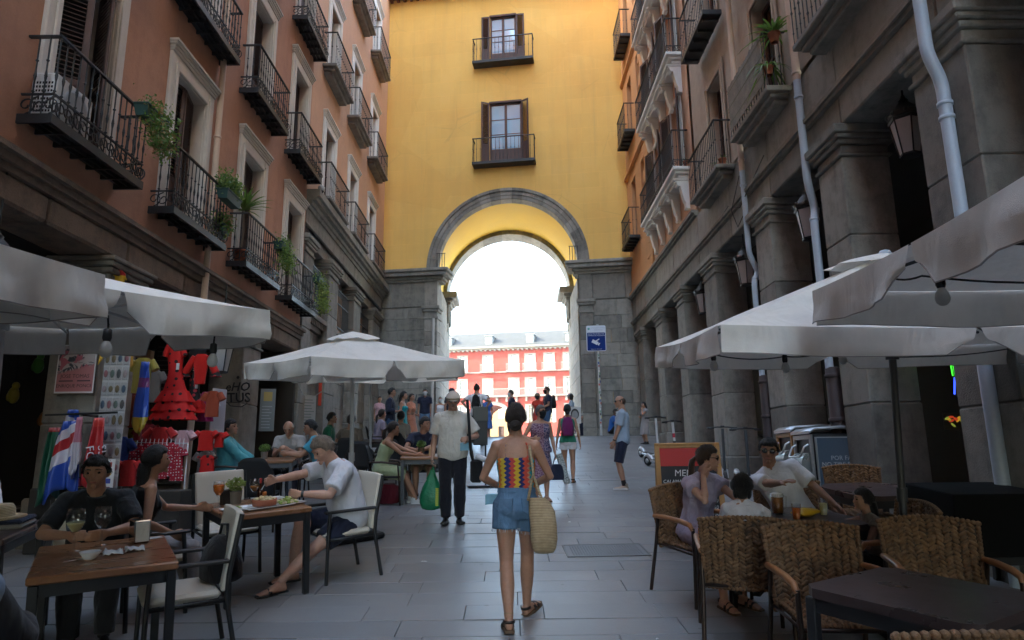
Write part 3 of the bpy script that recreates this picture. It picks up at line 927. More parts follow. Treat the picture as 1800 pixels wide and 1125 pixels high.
for (a, b) in ((-5.6, pl - .503), (pr + .503, 5.6)):
    u = a
    while u < b - .1:
        L = min(random.uniform(.9, 1.5), b - u)
        if b - (u + L) < .3: L = b - u
        block(AR, u + .003, u + L - .003, -.015, .35, 7.405, 8.36, m_granite, .012); u += L
MX = Matrix(((1, SH, 0, 0), (0, 1, 0, 0), (0, 0, 1, 0), (0, 0, 0, 1)))
def cornice(x0, x1, y0, y1, name='cornice'):
    c = MB()
    n = len(((0, 0),))
    for z0, z1, o in ((8.365, 8.45, .08), (8.451, 8.55, .16), (8.551, 8.7, .33), (8.701, 8.82, .4)):
        c.bbox(x0 - (o if x0 > -4 else 0), x1 + (o if x1 < 4 else 0), y0 - o, y1, z0, z1, .014, None)
    c.build(name, m_granite, AR)
cornice(-5.6, pl + .08, -.02, .6); cornice(pr - .08, 5.6, -.02, .6)
def chunk(x0, x1, y0, y1):
    c = MB()
    for z0, z1, o in ((8.30, 8.42, .05), (8.421, 8.55, .14), (8.551, 8.82, .34)):
        c.bbox(x0 - o, x1 + o, y0 - o, y1 + o, z0, z1, .014, MX)
    for k in range(2):        # console below
        yy = y0 + .15 + k * (y1 - y0 - .3)
        c.bbox(x0 + .02, x1 - .02, yy - .1, yy + .1, 7.5, 8.295, .05, MX)
        c.bbox(x0 + .08, x1 - .08, yy - .08, yy + .08, 7.1, 7.495, .05, MX)
    c.build('cornice', m_granite, AR)
chunk(pl - .3, pl + .12, DEP - 1.3, DEP - .1); chunk(pr - .12, pr + .3, DEP - 1.3, DEP - .1)
# small railings on the cornice inside the arch
for x0 in (pl - .02, pr - .3):
    r_ = MB()
    for i in range(4): r_.tube([(x0 + .1 * i, -.1, 8.83), (x0 + .1 * i, -.1, 9.45)], .012, 5)
    r_.tube([(x0 - .03, -.1, 9.45), (x0 + .33, -.1, 9.45)], .014, 5)
    r_.build('railing', m_iron, AR)
# windows and balconies of the yellow wall (shutters thrown open)
for (a, b, c, d), an, zb in ((W1, 178, 17.2), (W2, 150, 12.86)):
    cw = casement(AR, a, b, c, d, .12, m_glass_b, m_wood_br, 3, .26)
    hw = .34
    shutter(cw, hw, d - c, (a - .005, -.03, c), radians(-an) if an < 170 else radians(180))
    shutter(cw, hw, d - c, (b + .005, -.03, c), radians(an - 180) if an < 170 else 0)
    lt = MB(); lt.bbox(a - .02, b + .02, -.02, .1, d - .02, d + .07, .01); lt.build('window_head', m_wood_br, cw)
    h_ = empty('balcony_group', (0, 0, 0), 0, AR)
    bpy.data.objects.remove(h_)
    f = MB(); f.bbox(-1.13, 1.33, -.42, 0.05, zb, zb + .12, .01)
    fl = f.build('balcony', m_iron, AR)
    bm_ = baluster_mesh(.95, 'mid')
    for i in range(17): mkobj('baluster', bm_, m_iron, fl, (-1.1 + 2.4 * i / 16, -.39, zb + .12))
    for i in range(1, 3):
        for x in (-1.1, 1.3): mkobj('baluster', bm_, m_iron, fl, (x, -.39 + .13 * i, zb + .12))
    r_ = MB(); r_.box(-1.12, 1.32, -.41, -.37, zb + 1.07, zb + 1.1); r_.box(-1.12, -1.08, -.369, .04, zb + 1.07, zb + 1.1); r_.box(1.28, 1.32, -.369, .04, zb + 1.07, zb + 1.1)
    r_.build('handrail', m_iron, fl)
e = MB()
e.bbox(-26, 26, -.7, .2, 20.76, 20.84, .02)
for i in range(90): e.bbox(-12 + i * .28, -11.88 + i * .28, -.65, .1, 20.62, 20.755, .01)
e.build('eaves', mat('eaves_wood', (.16, .06, .04), rough=.8), AR)
r_ = MB(); r_.add([(-26, -.6, 20.85), (26, -.6, 20.85), (26, 6, 23.5), (-26, 6, 23.5)], [(0, 1, 2, 3)]); r_.build('roof', m_roof_tile, AR)

# ------------------------------------------------------------------ red building across the plaza
RB = thing('red_building', 'sunlit red building with slate roof and white shutters beyond the arch', 'building', (0, 110, 0), radians(-10))
Lr = 46
m_shut_w = plain('white_far_shutter', (.19, .205, .205), rough=.6)
m_stone_p = plain('pale_stone_trim', (.14, .135, .125), rough=.8)
ucols = [-40, -36, -32, -28, -24, -20, -15.2, -11.9, -8.05, -3.8, .5, 3.2, 6.3, 9.4, 13.5, 17, 20.5, 24, 28, 32, 36]
wz = [(16.1, 18.55), (12.1, 14.65)]
AX, AZ, ARR = -2.75, 8.15, 2.35
ops = [(u - .72, u + .72, a, b) for u in ucols for a, b in wz] + [(u - .72, u + .72, 7.6, 10.35) for u in ucols if abs(u - AX) > 4]
w = MB(); mbt = MB(); wall_open(mbt, -Lr, Lr, 10.6, 19.5, [o for o in ops if o[2] > 10.6], 0, -.4)
wall_open(mbt, -Lr, AX - ARR, 2.3, 10.6, [o for o in ops if o[2] < 10 and o[1] < AX - ARR], 0, -.4)
wall_open(mbt, AX + ARR, Lr, 2.3, 10.6, [o for o in ops if o[2] < 10 and o[0] > AX + ARR], 0, -.4)
w.add(mbt.v, mbt.f)
for i in range(16):
    a0, a1 = pi - pi * i / 16, pi - pi * (i + 1) / 16
    x0, x1, z0, z1 = AX + ARR * cos(a0), AX + ARR * cos(a1), AZ + ARR * sin(a0), AZ + ARR * sin(a1)
    w.add([(x0, 0, z0), (x1, 0, z1), (x1, 0, 10.6), (x0, 0, 10.6)], [(0, 1, 2, 3)])
    w.add([(x0, 0, z0), (x1, 0, z1), (x1, 8, z1), (x0, 8, z0)], [(0, 1, 2, 3)])
for x in (AX - ARR, AX + ARR): w.add([(x, 0, 2.3), (x, 8, 2.3), (x, 8, AZ), (x, 0, AZ)], [(0, 1, 2, 3)])
w.build('wall', m_red, RB)
ar_ = MB()
for i in range(16):
    a0, a1 = pi - pi * i / 16, pi - pi * (i + 1) / 16
    ar_.add([(AX + r * cos(a), -.12, AZ + r * sin(a)) for a, r in ((a0, ARR), (a1, ARR), (a1, ARR + .55), (a0, ARR + .55))], [(0, 1, 2, 3)])
    ar_.add([(AX + (ARR + .55) * cos(a), y, AZ + (ARR + .55) * sin(a)) for a, y in ((a0, -.12), (a1, -.12), (a1, 0), (a0, 0))], [(0, 1, 2, 3)])
ar_.build('arch_ring', m_stone_p, RB)
m_far_glass = winglass('far_window_glass', (.05, .08, .10), .15)
for (a, b, c, d) in ops:
    if a < -16 or a > 14: continue
    wd = MB()
    for x0, x1 in ((a - .2, a), (b, b + .2)): wd.box(x0, x1, -.06, .1, c, d + .2)
    wd.box(a, b, -.06, .1, d, d + .2)
    wo_ = wd.build('window', m_stone_p, RB)
    MB().add([(a, .3, c), (b, .3, c), (b, .3, d), (a, .3, d)], [(0, 1, 2, 3)]).build('pane', m_far_glass, wo_)
    s_ = MB(); k = .36
    s_.box(a, a + k, .05, .1, c, d); s_.box(b - k, b, .05, .1, c, d)
    s_.box(a + .7, a + .74, .2, .25, c, d)
    for i in range(1, 4): s_.box(a + k, b - k, .2, .24, c + (d - c) * i / 4, c + (d - c) * i / 4 + .05)
    for zz in range(12): s_.box(a + .04, a + k - .04, .035, .049, c + .15 + (d - c) * zz / 12.5, c + .22 + (d - c) * zz / 12.5); s_.box(b - k + .04, b - .04, .035, .049, c + .15 + (d - c) * zz / 12.5, c + .22 + (d - c) * zz / 12.5)
    s_.build('shutter', m_shut_w, wo_)
t_ = MB(); t_.box(-Lr, Lr, -.25, .1, 15.72, 15.9); t_.box(-Lr, Lr, -.5, .05, 19.5, 19.7); t_.box(-Lr, Lr, -.9, .05, 19.71, 19.95)
for i in range(120): t_.box(-Lr + i * .76, -Lr + .3 + i * .76, -.7, -.02, 19.3, 19.49)
t_.build('cornice', m_stone_p, RB)
m_rail_far = plain('grey_iron_far', (.22, .22, .23))
def far_balcony(u0, u1, z, out=.8):
    f = MB(); f.box(u0, u1, -out, 0, z - .22, z)
    bo = f.build('balcony', m_stone_p, RB)
    r_ = MB(); n = int((u1 - u0) / .16)
    for i in range(n + 1): r_.box(u0 + .05 + (u1 - u0 - .1) * i / n - .012, u0 + .05 + (u1 - u0 - .1) * i / n + .012, -out + .03, -out + .055, z, z + 1.05)
    r_.box(u0, u1, -out + .01, -out + .07, z + 1.05, z + 1.1)
    r_.build('railing', m_rail_far, bo)
for u in ucols:
    if -16 < u < 14: far_balcony(u - 1.15, u + 1.15, 15.95)
far_balcony(-3.9, 16, 11.95)
for u in (-11.9, -8.05): far_balcony(u - 1.2, u + 1.2, 11.95)
k_ = MB()
for i in range(14): k_.box(-4 + i * 1.6, -3.7 + i * 1.6, -.5, 0, 11.0, 11.72)
k_.build('corbels', m_stone_p, RB)
rf = MB(); rf.add([(-Lr, -.8, 19.96), (Lr, -.8, 19.96), (Lr, 5.6, 23.4), (-Lr, 5.6, 23.4)], [(0, 1, 2, 3)])
rfo = rf.build('roof', m_zinc, RB)
for u in (-24, -17.4, -10.6, -3.7, 3.2, 9.6, 16, 23):
    d_ = MB(); d_.box(u - .62, u + .62, .35, 3.2, 20.1, 21.85); d_.box(u - .75, u + .75, .2, 3.4, 21.86, 22.0)
    do = d_.build('dormer', plain('dormer_paint', (.11, .125, .135)), rfo)
    MB().box(u - .45, u + .45, .3, .34, 20.35, 21.7).build('pane', m_far_glass, do)
# yellow house seen through the far archway
YH = thing('far_house', 'sunlit cream house seen through the archway of the red building', 'house', (-3, 128, 0), radians(-10))
w = MB(); wall_open(w, -14, 14, 2.3, 15, [(-2.6, -1.5, 5.2, 8.0), (.6, 1.7, 5.2, 8.0), (3.6, 4.7, 5.2, 8.0), (-2.6, -1.5, 9.5, 12), (.6, 1.7, 9.5, 12)], 0, -.3)
w.build('wall', plain('cream_stucco', (.42, .30, .16)), YH)
for u in (-2.05, 1.15, 4.15):
    MB().box(u - .55, u + .55, .2, .25, 5.2, 8.0).build('window', m_wood_br, YH)
    b_ = MB(); b_.box(u - .9, u + .9, -.6, 0, 5.0, 5.15)
    for i in range(9): b_.box(u - .85 + i * .21, u - .83 + i * .21, -.58, -.56, 5.15, 6.1)
    b_.build('balcony', m_rail_far, YH)
# ================================================================== terrace furniture
def canvas_mat(name, tr):
    return mat(name, (.80, .765, .70), rough=.85, var=.04, scale=1.2, fine=200, bump=.75, bscale=400, spec=.15, trans=tr, grime=.3, gcol=(.50, .47, .42), wr=3.6)
m_canvas = canvas_mat('parasol_canvas', .14); m_canvas_l = canvas_mat('dimmed_parasol_canvas', .03)  # left parasols: same canvas, passing less light to deepen the shade below
m_pole_w = plain('pale_aluminium_pole', (.50, .50, .49), rough=.4)
m_pole_d = plain('dark_steel_pole', (.05, .05, .05), rough=.45)
m_wood_t = mat('varnished_table_wood', (.26, .115, .05), rough=.30, var=.3, scale=2, fine=16, bump=.12, bscale=60, stretch=(1, 9, 1), coat=.3)
m_wood_d = mat('dark_table_top', (.055, .035, .033), rough=.3, var=.2, scale=3, bump=.06)
m_blackm = plain('black_powder_coat', (.016, .016, .017), rough=.45)
m_cream = mat('cream_vinyl', (.60, .55, .46), rough=.5, var=.05, scale=3, bump=.12, bscale=150)
m_brownm = plain('brown_bronze_tube', (.05, .033, .026), rough=.35, metal=.6)
m_arm = mat('wooden_armrest', (.34, .15, .06), rough=.4, var=.25, scale=5, stretch=(1, 1, 6))
m_weave = mat('water_hyacinth_weave', (.19, .10, .045), rough=.75, var=.65, scale=16, fine=50, bump=.5, bscale=90, rand=.2)
m_weave_b = plain('weave_backing', (.045, .026, .015), rough=.9)
m_textil = mat('black_textilene', (.022, .022, .024), rough=.8, var=.2, scale=20, bump=.3, bscale=300)
m_bulb = plain('frosted_bulb', (.62, .60, .56), rough=.25, trans=.3)
m_cord = plain('black_cord', (.012, .012, .012), rough=.6)

m_piping = plain('parasol_piping', (.30, .28, .25), rough=.8)
def bil(A, B, C, D, u, v): return (A * (1 - u) + B * u) * (1 - v) + (D * (1 - u) + C * u) * v
def parasol(label, cx, cy, yaw, hx, hy, zb, peak, pole_m, val=.26, sag=.05, tilt=True, pole_r=.026, group='cream canvas parasols', vent=True, base=True, seed=1, cm=None):
    cm = cm or m_canvas
    """square parasol: canopy of four sagging panels, hanging valance with slits, ribs, pole, vent cap and base"""
    loc, rot = on_slope(cx, cy, yaw)
    root = thing('parasol', label, 'parasol', loc, rot, group)
    rnd = random.Random(seed)
    cor = [V(-hx, -hy, zb), V(hx, -hy, zb), V(hx, hy, zb), V(-hx, hy, zb)]
    apex = V(0, 0, zb + peak)
    cap_r = .16
    c = MB(); n = 12
    for k in range(4):
        A, B = cor[k], cor[(k + 1) % 4]
        mid = (A + B) / 2
        def fn(u, v, A=A, B=B):
            e = A.lerp(B, u) - V(0, 0, sag * .7 * sin(pi * u) * (1 - .0))
            p = e.lerp(apex, v * (1 - cap_r * .5))
            rib = abs(u - .5) * 2
            p.z -= sag * 1.1 * sin(pi * min(1, v * 1.15)) * (1 - v) * (.35 + .65 * sin(pi * u)) 
            p.z += .02 * (1 - v) * noise.noise(Vector((p.x * 2.5, p.y * 2.5, seed * 3.1))) * sin(pi * v)
            return p
        c.grid(n, 10, fn)
    can = c.build('canopy', cm, root)
    va = MB()
    for k in range(4):
        A, B = cor[k], cor[(k + 1) % 4]
        out = ((A + B) / 2 - V(0, 0, zb)).normalized()
        ph = rnd.random() * 6
        for half in (0, 1):
            u0, u1 = (0, .496) if half == 0 else (.504, 1)
            def fn(u, v, A=A, B=B, u0=u0, u1=u1, half=half):
                uu = u0 + (u1 - u0) * u
                p = A.lerp(B, uu) - V(0, 0, sag * .7 * sin(pi * uu))
                gap = (1 - sstep(0, .16, u)) if half else sstep(.84, 1, u)
                drop = val * (1 - .55 * gap * v) 
                w = .026 * sin(uu * 15 + ph) + .014 * sin(uu * 37 + ph * 2 + v * 2) + .03 * noise.noise(Vector((uu * 6, v * 2, ph)))
                sh = (.5 - u) * .05 * v * gap
                drop += .022 * v * noise.noise(Vector((uu * 4, 3, ph)))
                return p + out * (v * (w + .02 * sin(pi * u)) + .012) - V(0, 0, drop * v) + (B - A).normalized() * sh * 2 
            va.grid(14, 5, fn)
    vo = va.build('valance', cm, root)
    hm = MB()
    for gi in range(8):
        row = va.v[gi * 90 + 75: gi * 90 + 90]; hm.tube(row, .0035, 4, True)
    hm.build('hem_piping', m_piping, root)
    r_ = MB(); hub = V(0, 0, zb + peak - .12); low = V(0, 0, zb - .18 + .05)
    for k in range(4):
        for e in (cor[k], (cor[k] + cor[(k + 1) % 4]) / 2 - V(0, 0, sag * .7)):
            r_.tube([hub, e - V(0, 0, .03)], .010, 5)
            m = hub.lerp(e, .55) - V(0, 0, .03); r_.tube([low, m], .009, 5)
    r_.build('ribs', pole_m, root, kind='stuff')
    p_ = MB(); p_.tube([(0, 0, .06), (0, 0, zb + peak)], pole_r, 12); p_.tube([low - V(0, 0, .05), low + V(0, 0, .05)], pole_r + .02, 12); p_.tube([hub - V(0, 0, .05), hub + V(0, 0, .04)], pole_r + .02, 12)
    p_.tube([(0, 0, .9), (0, 0, 1.0)], pole_r + .01, 12)
    p_.build('pole', pole_m, root)
    if vent:
        v_ = MB(); R = max(hx, hy) * .26
        vs = []; 
        def fn(u, v):
            a = 2 * pi * u; q = max(abs(cos(a)), abs(sin(a))); r = R * (1 - v) / q * .9 + .02
            return V(r * cos(a) * hx / max(hx, hy), r * sin(a) * hy / max(hx, hy), zb + peak * .86 + .10 * v ** .8 + .012 * sin(a * 6) * (1 - v))
        v_.grid(24, 4, fn)
        v_.build('vent_flap', m_canvas, root)
        f_ = MB(); f_.lathe([(.0, .06), (.035, .05), (.05, .02), (.05, 0)], 12, (0, 0, zb + peak - .02)); f_.build('finial', plain('blue_grey_cap', (.30, .36, .42)), root)
    if base:
        b_ = MB(); b_.bbox(-.3, .3, -.3, .3, 0.0, .07, .02); b_.lathe([(.045, .07), (.045, .32), (.03, .34)], 12); b_.build('base', m_blackm, root)
    return root
parasol('cream parasol hanging low over the front left table, cut off by the left edge', -3.16, 2.05, radians(3), 1.28, 1.2, 2.26, .30, m_pole_w, .20, .05, seed=2, vent=False, cm=m_canvas_l)
parasol('cream parasol over the souvenir stall with a bulb on its valance', -3.02, 4.12, radians(-25), 1.06, 1.05, 2.28, .26, m_pole_w, .21, .05, seed=5, vent=False, cm=m_canvas_l)
parasol('square cream parasol mid street on the left, above the man in white T-shirt', -1.93, 8.5, radians(40), .97, .97, 2.10, .31, m_pole_w, .20, .04, seed=8)
parasol('cream parasol farthest up the street, half hidden behind the middle one', -2.95, 14.6, radians(30), 1.35, 1.35, 2.25, .4, m_pole_w, .2, .05, seed=9)
parasol('wide cream parasol on the right with bulbs along its edge and dark pole', 2.86, 5.25, radians(-1), 1.56, .98, 2.12, .62, m_pole_d, .18, .05, seed=4)
parasol('cream parasol in the near right corner, only its left corner in view', 2.94, 2.55, radians(-8), 1.36, 1.3, 2.27, .45, m_pole_d, .20, .05, seed=6)

def string_lights(label, pts, bulbs, sag=.1, drop=.0):
    root = thing('string_lights', label, 'string lights', pts[0])
    o = Vector(pts[0]); cm = MB(); P = []
    for a, b in zip(pts, pts[1:]):
        a, b = Vector(a) - o, Vector(b) - o
        for i in range(8): u = i / 8; P.append(a.lerp(b, u) - V(0, 0, sag * 4 * u * (1 - u)))
    P.append(Vector(pts[-1]) - o)
    cm.tube(P, .0055, 5); cm.build('cord', m_cord, root)
    for (x, y, z) in bulbs:
        p = Vector((x, y, z)) - o
        h = MB(); h.lathe([(.012, .03), (.02, .025), (.022, -.02), (.017, -.035)], 10, p); h.tube([p + V(0, 0, .03), p + V(0, 0, .055)], .006, 5)
        so = h.build('bulb_socket', m_blackp_, root)
        MB().lathe([(.014, -.036), (.02, -.045), (.028, -.062), (.032, -.083), (.028, -.104), (.015, -.117), (.0, -.121)], 14, p).build('bulb', m_bulb, so)
    return root
m_blackp_ = plain('socket_black', (.012, .012, .013), rough=.5)

# ---- chairs and tables
def table(label, x, y, yaw, w, d, top_m, leg_m, h=.74, th=.045, leg=.05, pedestal=False, oct_=0, group=None):
    loc, rot = on_slope(x, y, yaw)
    r = thing('table', label, 'table', loc, rot, group)
    t = MB()
    if oct_:
        c = oct_; a, b = w / 2, d / 2
        t.prism([(-a + c, -b), (a - c, -b), (a, -b + c), (a, b - c), (a - c, b), (-a + c, b), (-a, b - c), (-a, -b + c)], h - th, h)
    else: t.bbox(-w / 2, w / 2, -d / 2, d / 2, h - th, h, .008)
    t.build('tabletop', top_m, r)
    f = MB()
    if pedestal:
        f.tube([(0, 0, .05), (0, 0, h - th)], .04, 12); f.build('pedestal', leg_m, r)
        b = MB()
        for k in range(4): b.bbox(-.03, .03, .0, .32, 0, .05, .01, R4('Z', 90 * k + 45))
        b.build('foot', leg_m, r)
    else:
        a, b = w / 2 - leg * .7, d / 2 - leg * .7
        f.box(-a, a, -b - .012, -b + .012, h - th - .07, h - th - .001); f.box(-a, a, b - .012, b + .012, h - th - .07, h - th - .001)
        f.box(-a - .012, -a + .012, -b + .013, b - .013, h - th - .07, h - th - .001); f.box(a - .012, a + .012, -b + .013, b - .013, h - th - .07, h - th - .001)
        f.build('apron', leg_m, r)
        for sx in (-1, 1):
            for sy in (-1, 1): MB().bbox(sx * a - leg / 2, sx * a + leg / 2, sy * b - leg / 2, sy * b + leg / 2, 0, h - th - .002, .005).build('leg', leg_m, r)
    return r
def put(root, x, y, yaw, label=None, z=None):
    loc, rot = on_slope(x, y, yaw)
    if z is not None: loc.z = z
    root.location = loc; root.rotation_euler = rot
    if label: root['label'] = label
    return root
# cushioned chair: black frame, cream padded seat and back
def mk_cushion_chair(label):
    r = thing('cushioned_chair', label, 'chair', (0, 0, 0), 0, 'cream cushioned chairs at the wooden tables')
    s = MB(); s.bbox(-.235, .235, -.22, .24, .40, .455, .022); s.build('seat', m_cream, r)
    b = MB()
    def fn(u, v):
        x = (u - .5) * .47; return V(x, -.235 - .085 * v - .02 * cos(pi * (u - .5)), .44 + .50 * v)
    b.grid(8, 8, fn)
    bo = b.build('backrest', m_cream, r); q = bo.modifiers.new('t', 'SOLIDIFY'); q.thickness = .05; q.offset = 0
    be = bo.modifiers.new('b', 'BEVEL'); be.width = .012; be.segments = 2
    for sx in (-1, 1):
        MB().tube([(sx * .25, -.33, .93), (sx * .25, -.26, .55), (sx * .25, -.25, .4), (sx * .255, -.32, .0)], .017, 6).build('leg', m_blackm, r)
        MB().tube([(sx * .25, .2, .63), (sx * .25, .215, .4), (sx * .255, .23, .0)], .017, 6).build('leg', m_blackm, r)
        MB().bbox(sx * .25 - .025, sx * .25 + .025, -.26, .25, .625, .65, .008).build('armrest', m_blackm, r)
    f = MB(); f.tube([(-.25, -.25, .39), (-.25, .21, .39), (.25, .21, .39), (.25, -.25, .39)], .014, 6, closed=True); f.build('seat_frame', m_blackm, r)
    return r
# rounded black terrace chair
def mk_black_chair(label):
    r = thing('terrace_chair', label, 'chair', (0, 0, 0), 0, 'black terrace chairs up the street')
    s = MB(); s.bbox(-.24, .24, -.22, .24, .42, .45, .012); s.build('seat', m_textil, r)
    b = MB()
    def fn(u, v):
        a = (u - .5) * 2; wv = .26 * (1 - .28 * max(0, v - .55) / .45 * abs(a) ** 1.5)
        zz = .43 + .49 * v - .10 * (abs(a) ** 3) * sstep(.6, 1, v)
        return V(a * wv, -.24 - .09 * v + .05 * a * a, zz)
    b.grid(12, 8, fn)
    bo = b.build('backrest', m_textil, r); q = bo.modifiers.new('t', 'SOLIDIFY'); q.thickness = .015
    for sx in (-1, 1):
        MB().tube([(sx * .255, -.22, .66), (sx * .25, -.23, .4), (sx * .26, -.3, .0)], .014, 6).build('leg', m_brownm, r)
        MB().tube([(sx * .265, .2, .64), (sx * .255, .22, .4), (sx * .26, .24, .0)], .014, 6).build('leg', m_brownm, r)
        MB().tube([(sx * .255, -.25, .67), (sx * .275, -.05, .672), (sx * .27, .2, .645), (sx * .265, .21, .63)], .017, 6).build('armrest', m_brownm, r)
    return r
# woven armchair
WV = None
def weave_mesh():
    mb = MB(); nc, nr = 12, 17
    for i in range(nc):
        for j in range(nr):
            u = (i + .5) / nc; v = (j + .5) / nr
            x = (u - .5) * .50 * (1 + .10 * v); z = .40 + .47 * v - .03 * (abs(u - .5) * 2) ** 2 * v
            y = -.245 - .10 * v - .05 * cos(pi * (u - .5)) + .05
            tilt = (38 if i % 2 else -38) + random.gauss(0, 5)
            R = Matrix.Rotation(radians(tilt), 3, 'Y') @ Matrix.Rotation(radians(0), 3, 'Z')
            k_ = random.uniform(.85, 1.15); mb.ball((x + random.gauss(0, .002), y + random.gauss(0, .003), z + random.gauss(0, .002)), (.036 * k_, .014, .0150 * k_), 7, 4, R=R)
    for v in (0.0, 1.0):      # rolled rim, plaited
        for i in range(22):
            u = i / 21; x = (u - .5) * .53 * (1 + .10 * v); z = .395 + .485 * v - .03 * (abs(u - .5) * 2) ** 2 * v; y = -.245 - .10 * v - .05 * cos(pi * (u - .5)) + .05
            mb.ball((x, y, z), (.019, .022, .016), 6, 4, R=Matrix.Rotation(radians(40), 3, 'Y'))
    for sx in (-1, 1):
        for j in range(20):
            v = j / 19; x = sx * .262 * (1 + .10 * v); z = .40 + .45 * v; y = -.245 - .10 * v + .05
            mb.ball((x, y, z), (.016, .02, .021), 6, 4, R=Matrix.Rotation(radians(35), 3, 'X'))
    return mb.mesh('woven_back')
def weave_seat():
    mb = MB()
    for i in range(11):
        for j in range(11):
            R = Matrix.Rotation(radians(45 if i % 2 else -45), 3, 'Z')
            mb.ball(((i - 5) * .046, -.20 + j * .042, .43), (.029, .016, .014), 6, 4, R=R)
    for j in range(24):
        mb.ball(((j - 11.5) * .0218, .245, .425), (.015, .019, .022), 6, 4)
    return mb.mesh('woven_seat')
def mk_wicker(label):
    r = thing('wicker_armchair', label, 'chair', (0, 0, 0), 0, 'woven armchairs on the right terrace')
    o = mkobj('woven_back', weave_mesh(), m_weave, r, kind='stuff')
    b = MB()
    b.grid(8, 6, lambda u, v: V((u - .5) * .52 * (1 + .1 * v), -.245 - .10 * v - .05 * cos(pi * (u - .5)) + .05, .41 + .45 * v))
    b.build('back_panel', m_weave_b, r)
    mkobj('woven_seat', weave_seat(), m_weave, r, kind='stuff')
    b = MB(); b.bbox(-.25, .25, -.22, .25, .405, .428, .01); b.build('seat_panel', m_weave_b, r)
    for sx in (-1, 1):
        MB().tube([(sx * .285, -.2, .635), (sx * .28, -.24, .42), (sx * .29, -.32, .0)], .0155, 8).build('leg', m_brownm, r)
        MB().tube([(sx * .29, .26, .62), (sx * .285, .265, .42), (sx * .29, .27, .0)], .0155, 8).build('leg', m_brownm, r)
        MB().tube([(sx * .285, -.25, .64), (sx * .295, -.1, .652), (sx * .30, .12, .655), (sx * .298, .235, .642), (sx * .292, .262, .60)], [.019, .021, .022, .021, .017], 10).build('armrest', m_arm, r)
    f = MB(); f.tube([(-.27, -.24, .41), (-.275, .26, .41), (.275, .26, .41), (.27, -.24, .41)], .013, 6, closed=True); f.build('seat_frame', m_brownm, r)
    return r

# tables of the left terrace
Z7 = radians(180)
table('wooden table in the near left corner with napkin holder and wine glasses', -2.54, 4.52, radians(31), .74, 1.02, m_wood_t, m_blackm)
table('wooden table laid with food in front of the man in white T-shirt', -2.28, 6.37, radians(37.5), .72, .80, m_wood_t, m_blackm)
table('wooden table with a grey pot plant where the couple in green and navy sit', -1.42, 11.45, radians(4), .74, .74, m_wood_t, plain('grey_table_leg', (.10, .11, .12)))
table('small wooden table between the bald man and the man in turquoise', -3.75, 11.0, radians(10), .7, .7, m_wood_t, plain('grey_table_leg', (.10, .11, .12)))
table('dark table at the very left edge with folded clothes and straw hat', -4.0, 5.35, radians(15), .7, .8, m_wood_d, m_blackm)
table('black topped table behind the middle parasol pole, up the street', -3.05, 15.3, radians(5), .75, .75, m_wood_d, m_blackm)
table('black topped table with a purple cloth near the standing group', -2.1, 17.2, radians(0), .8, .8, m_wood_d, m_blackm)
# right terrace
table('large dark table in the near right corner, empty', 1.92, 3.43, radians(32), .74, .78, m_wood_d, m_blackm, oct_=.06)
table('dark table crowded with beer mug and glasses between the family', 2.22, 5.55, radians(20), .80, .80, m_wood_d, m_blackm, oct_=.1)
table('empty octagonal dark table behind the dark parasol pole', 3.55, 6.95, radians(8), .86, .86, m_wood_d, m_blackm, oct_=.18)
table('low black service table at the right edge behind the woven chairs', 3.98, 6.15, radians(0), .8, .7, plain('matt_black', (.007, .007, .007), rough=.9, spec=.1), m_blackm, h=.86, th=.5)

cc = mk_cushion_chair('cream cushioned chair under the man in white T-shirt'); put(cc, -1.66, 6.86, face(-.79, -.61))
def cchair(label, x, y, d): return put(copy_tree(cc), x, y, face(*d), label)
cchair('empty cream cushioned chair with a black bag, right of the near wooden table', -2.22, 4.86, (-.85, -.53))
cchair('cream cushioned chair standing empty behind the laid table', -2.80, 7.02, (.61, -.79))
cchair('cream cushioned chair of the man in dark polo shirt', -3.18, 5.42, (.52, -.85))
cchair('cream cushioned chair of the black haired woman', -2.95, 5.86, (.79, .61))
cchair('cream cushioned chair in the bottom left corner under the dark jacket', -1.95, 2.52, (-.25, .97))
bc = mk_black_chair('black terrace chair of the woman in pale green dress'); put(bc, -2.02, 11.25, face(1, .12))
def bchair(label, x, y, d): return put(copy_tree(bc), x, y, face(*d), label)
bchair('black terrace chair seen from behind, left of the parasol pole', -3.28, 9.1, (-.15, 1))
bchair('black terrace chair of the man in teal shirt', -4.28, 10.75, (.95, .2))
bchair('black terrace chair of the bald man in grey T-shirt', -3.72, 11.72, (.0, -1))
bchair('black terrace chair of the man in turquoise T-shirt', -3.12, 11.2, (-1, -.1))
bchair('black terrace chair of the man in navy polo shirt', -1.5, 12.1, (.1, -1))
bchair('black terrace chair of the man in green T-shirt', -3.9, 15.15, (1, .1))
bchair('black terrace chair of the man in brown T-shirt', -3.3, 14.35, (.1, 1))
bchair('black terrace chair of the woman in lilac top', -3.3, 17.3, (1, .3))
bchair('black terrace chair of the dark haired man in beige', -2.5, 15.7, (.3, 1))
bchair('empty black terrace chair right behind the turquoise man', -2.75, 12.9, (.0, 1))
bchair('empty black terrace chair farther up by the white pole', -2.45, 13.6, (-.4, 1))
bchair('empty black terrace chair leaning by the grey easel', -1.25, 16.6, (-.9, .3))
wk = mk_wicker('woven armchair of the woman in lilac dress beside the menu board'); put(wk, 1.60, 6.12, face(.42, -.9))
def wchair(label, x, y, d): return put(copy_tree(wk), x, y, face(*d), label)
wchair('woven armchair of the black haired child, its back turned to the street', 1.62, 5.12, (.22, .97))
wchair('woven armchair behind the near dark table, left of the pair', 1.84, 4.2, (-.05, -1))
wchair('woven armchair behind the near dark table, right of the pair', 2.62, 4.38, (-.25, -.96))
wchair('woven armchair nearest the camera at the bottom edge, back turned', 1.56, 2.72, (.08, .99))
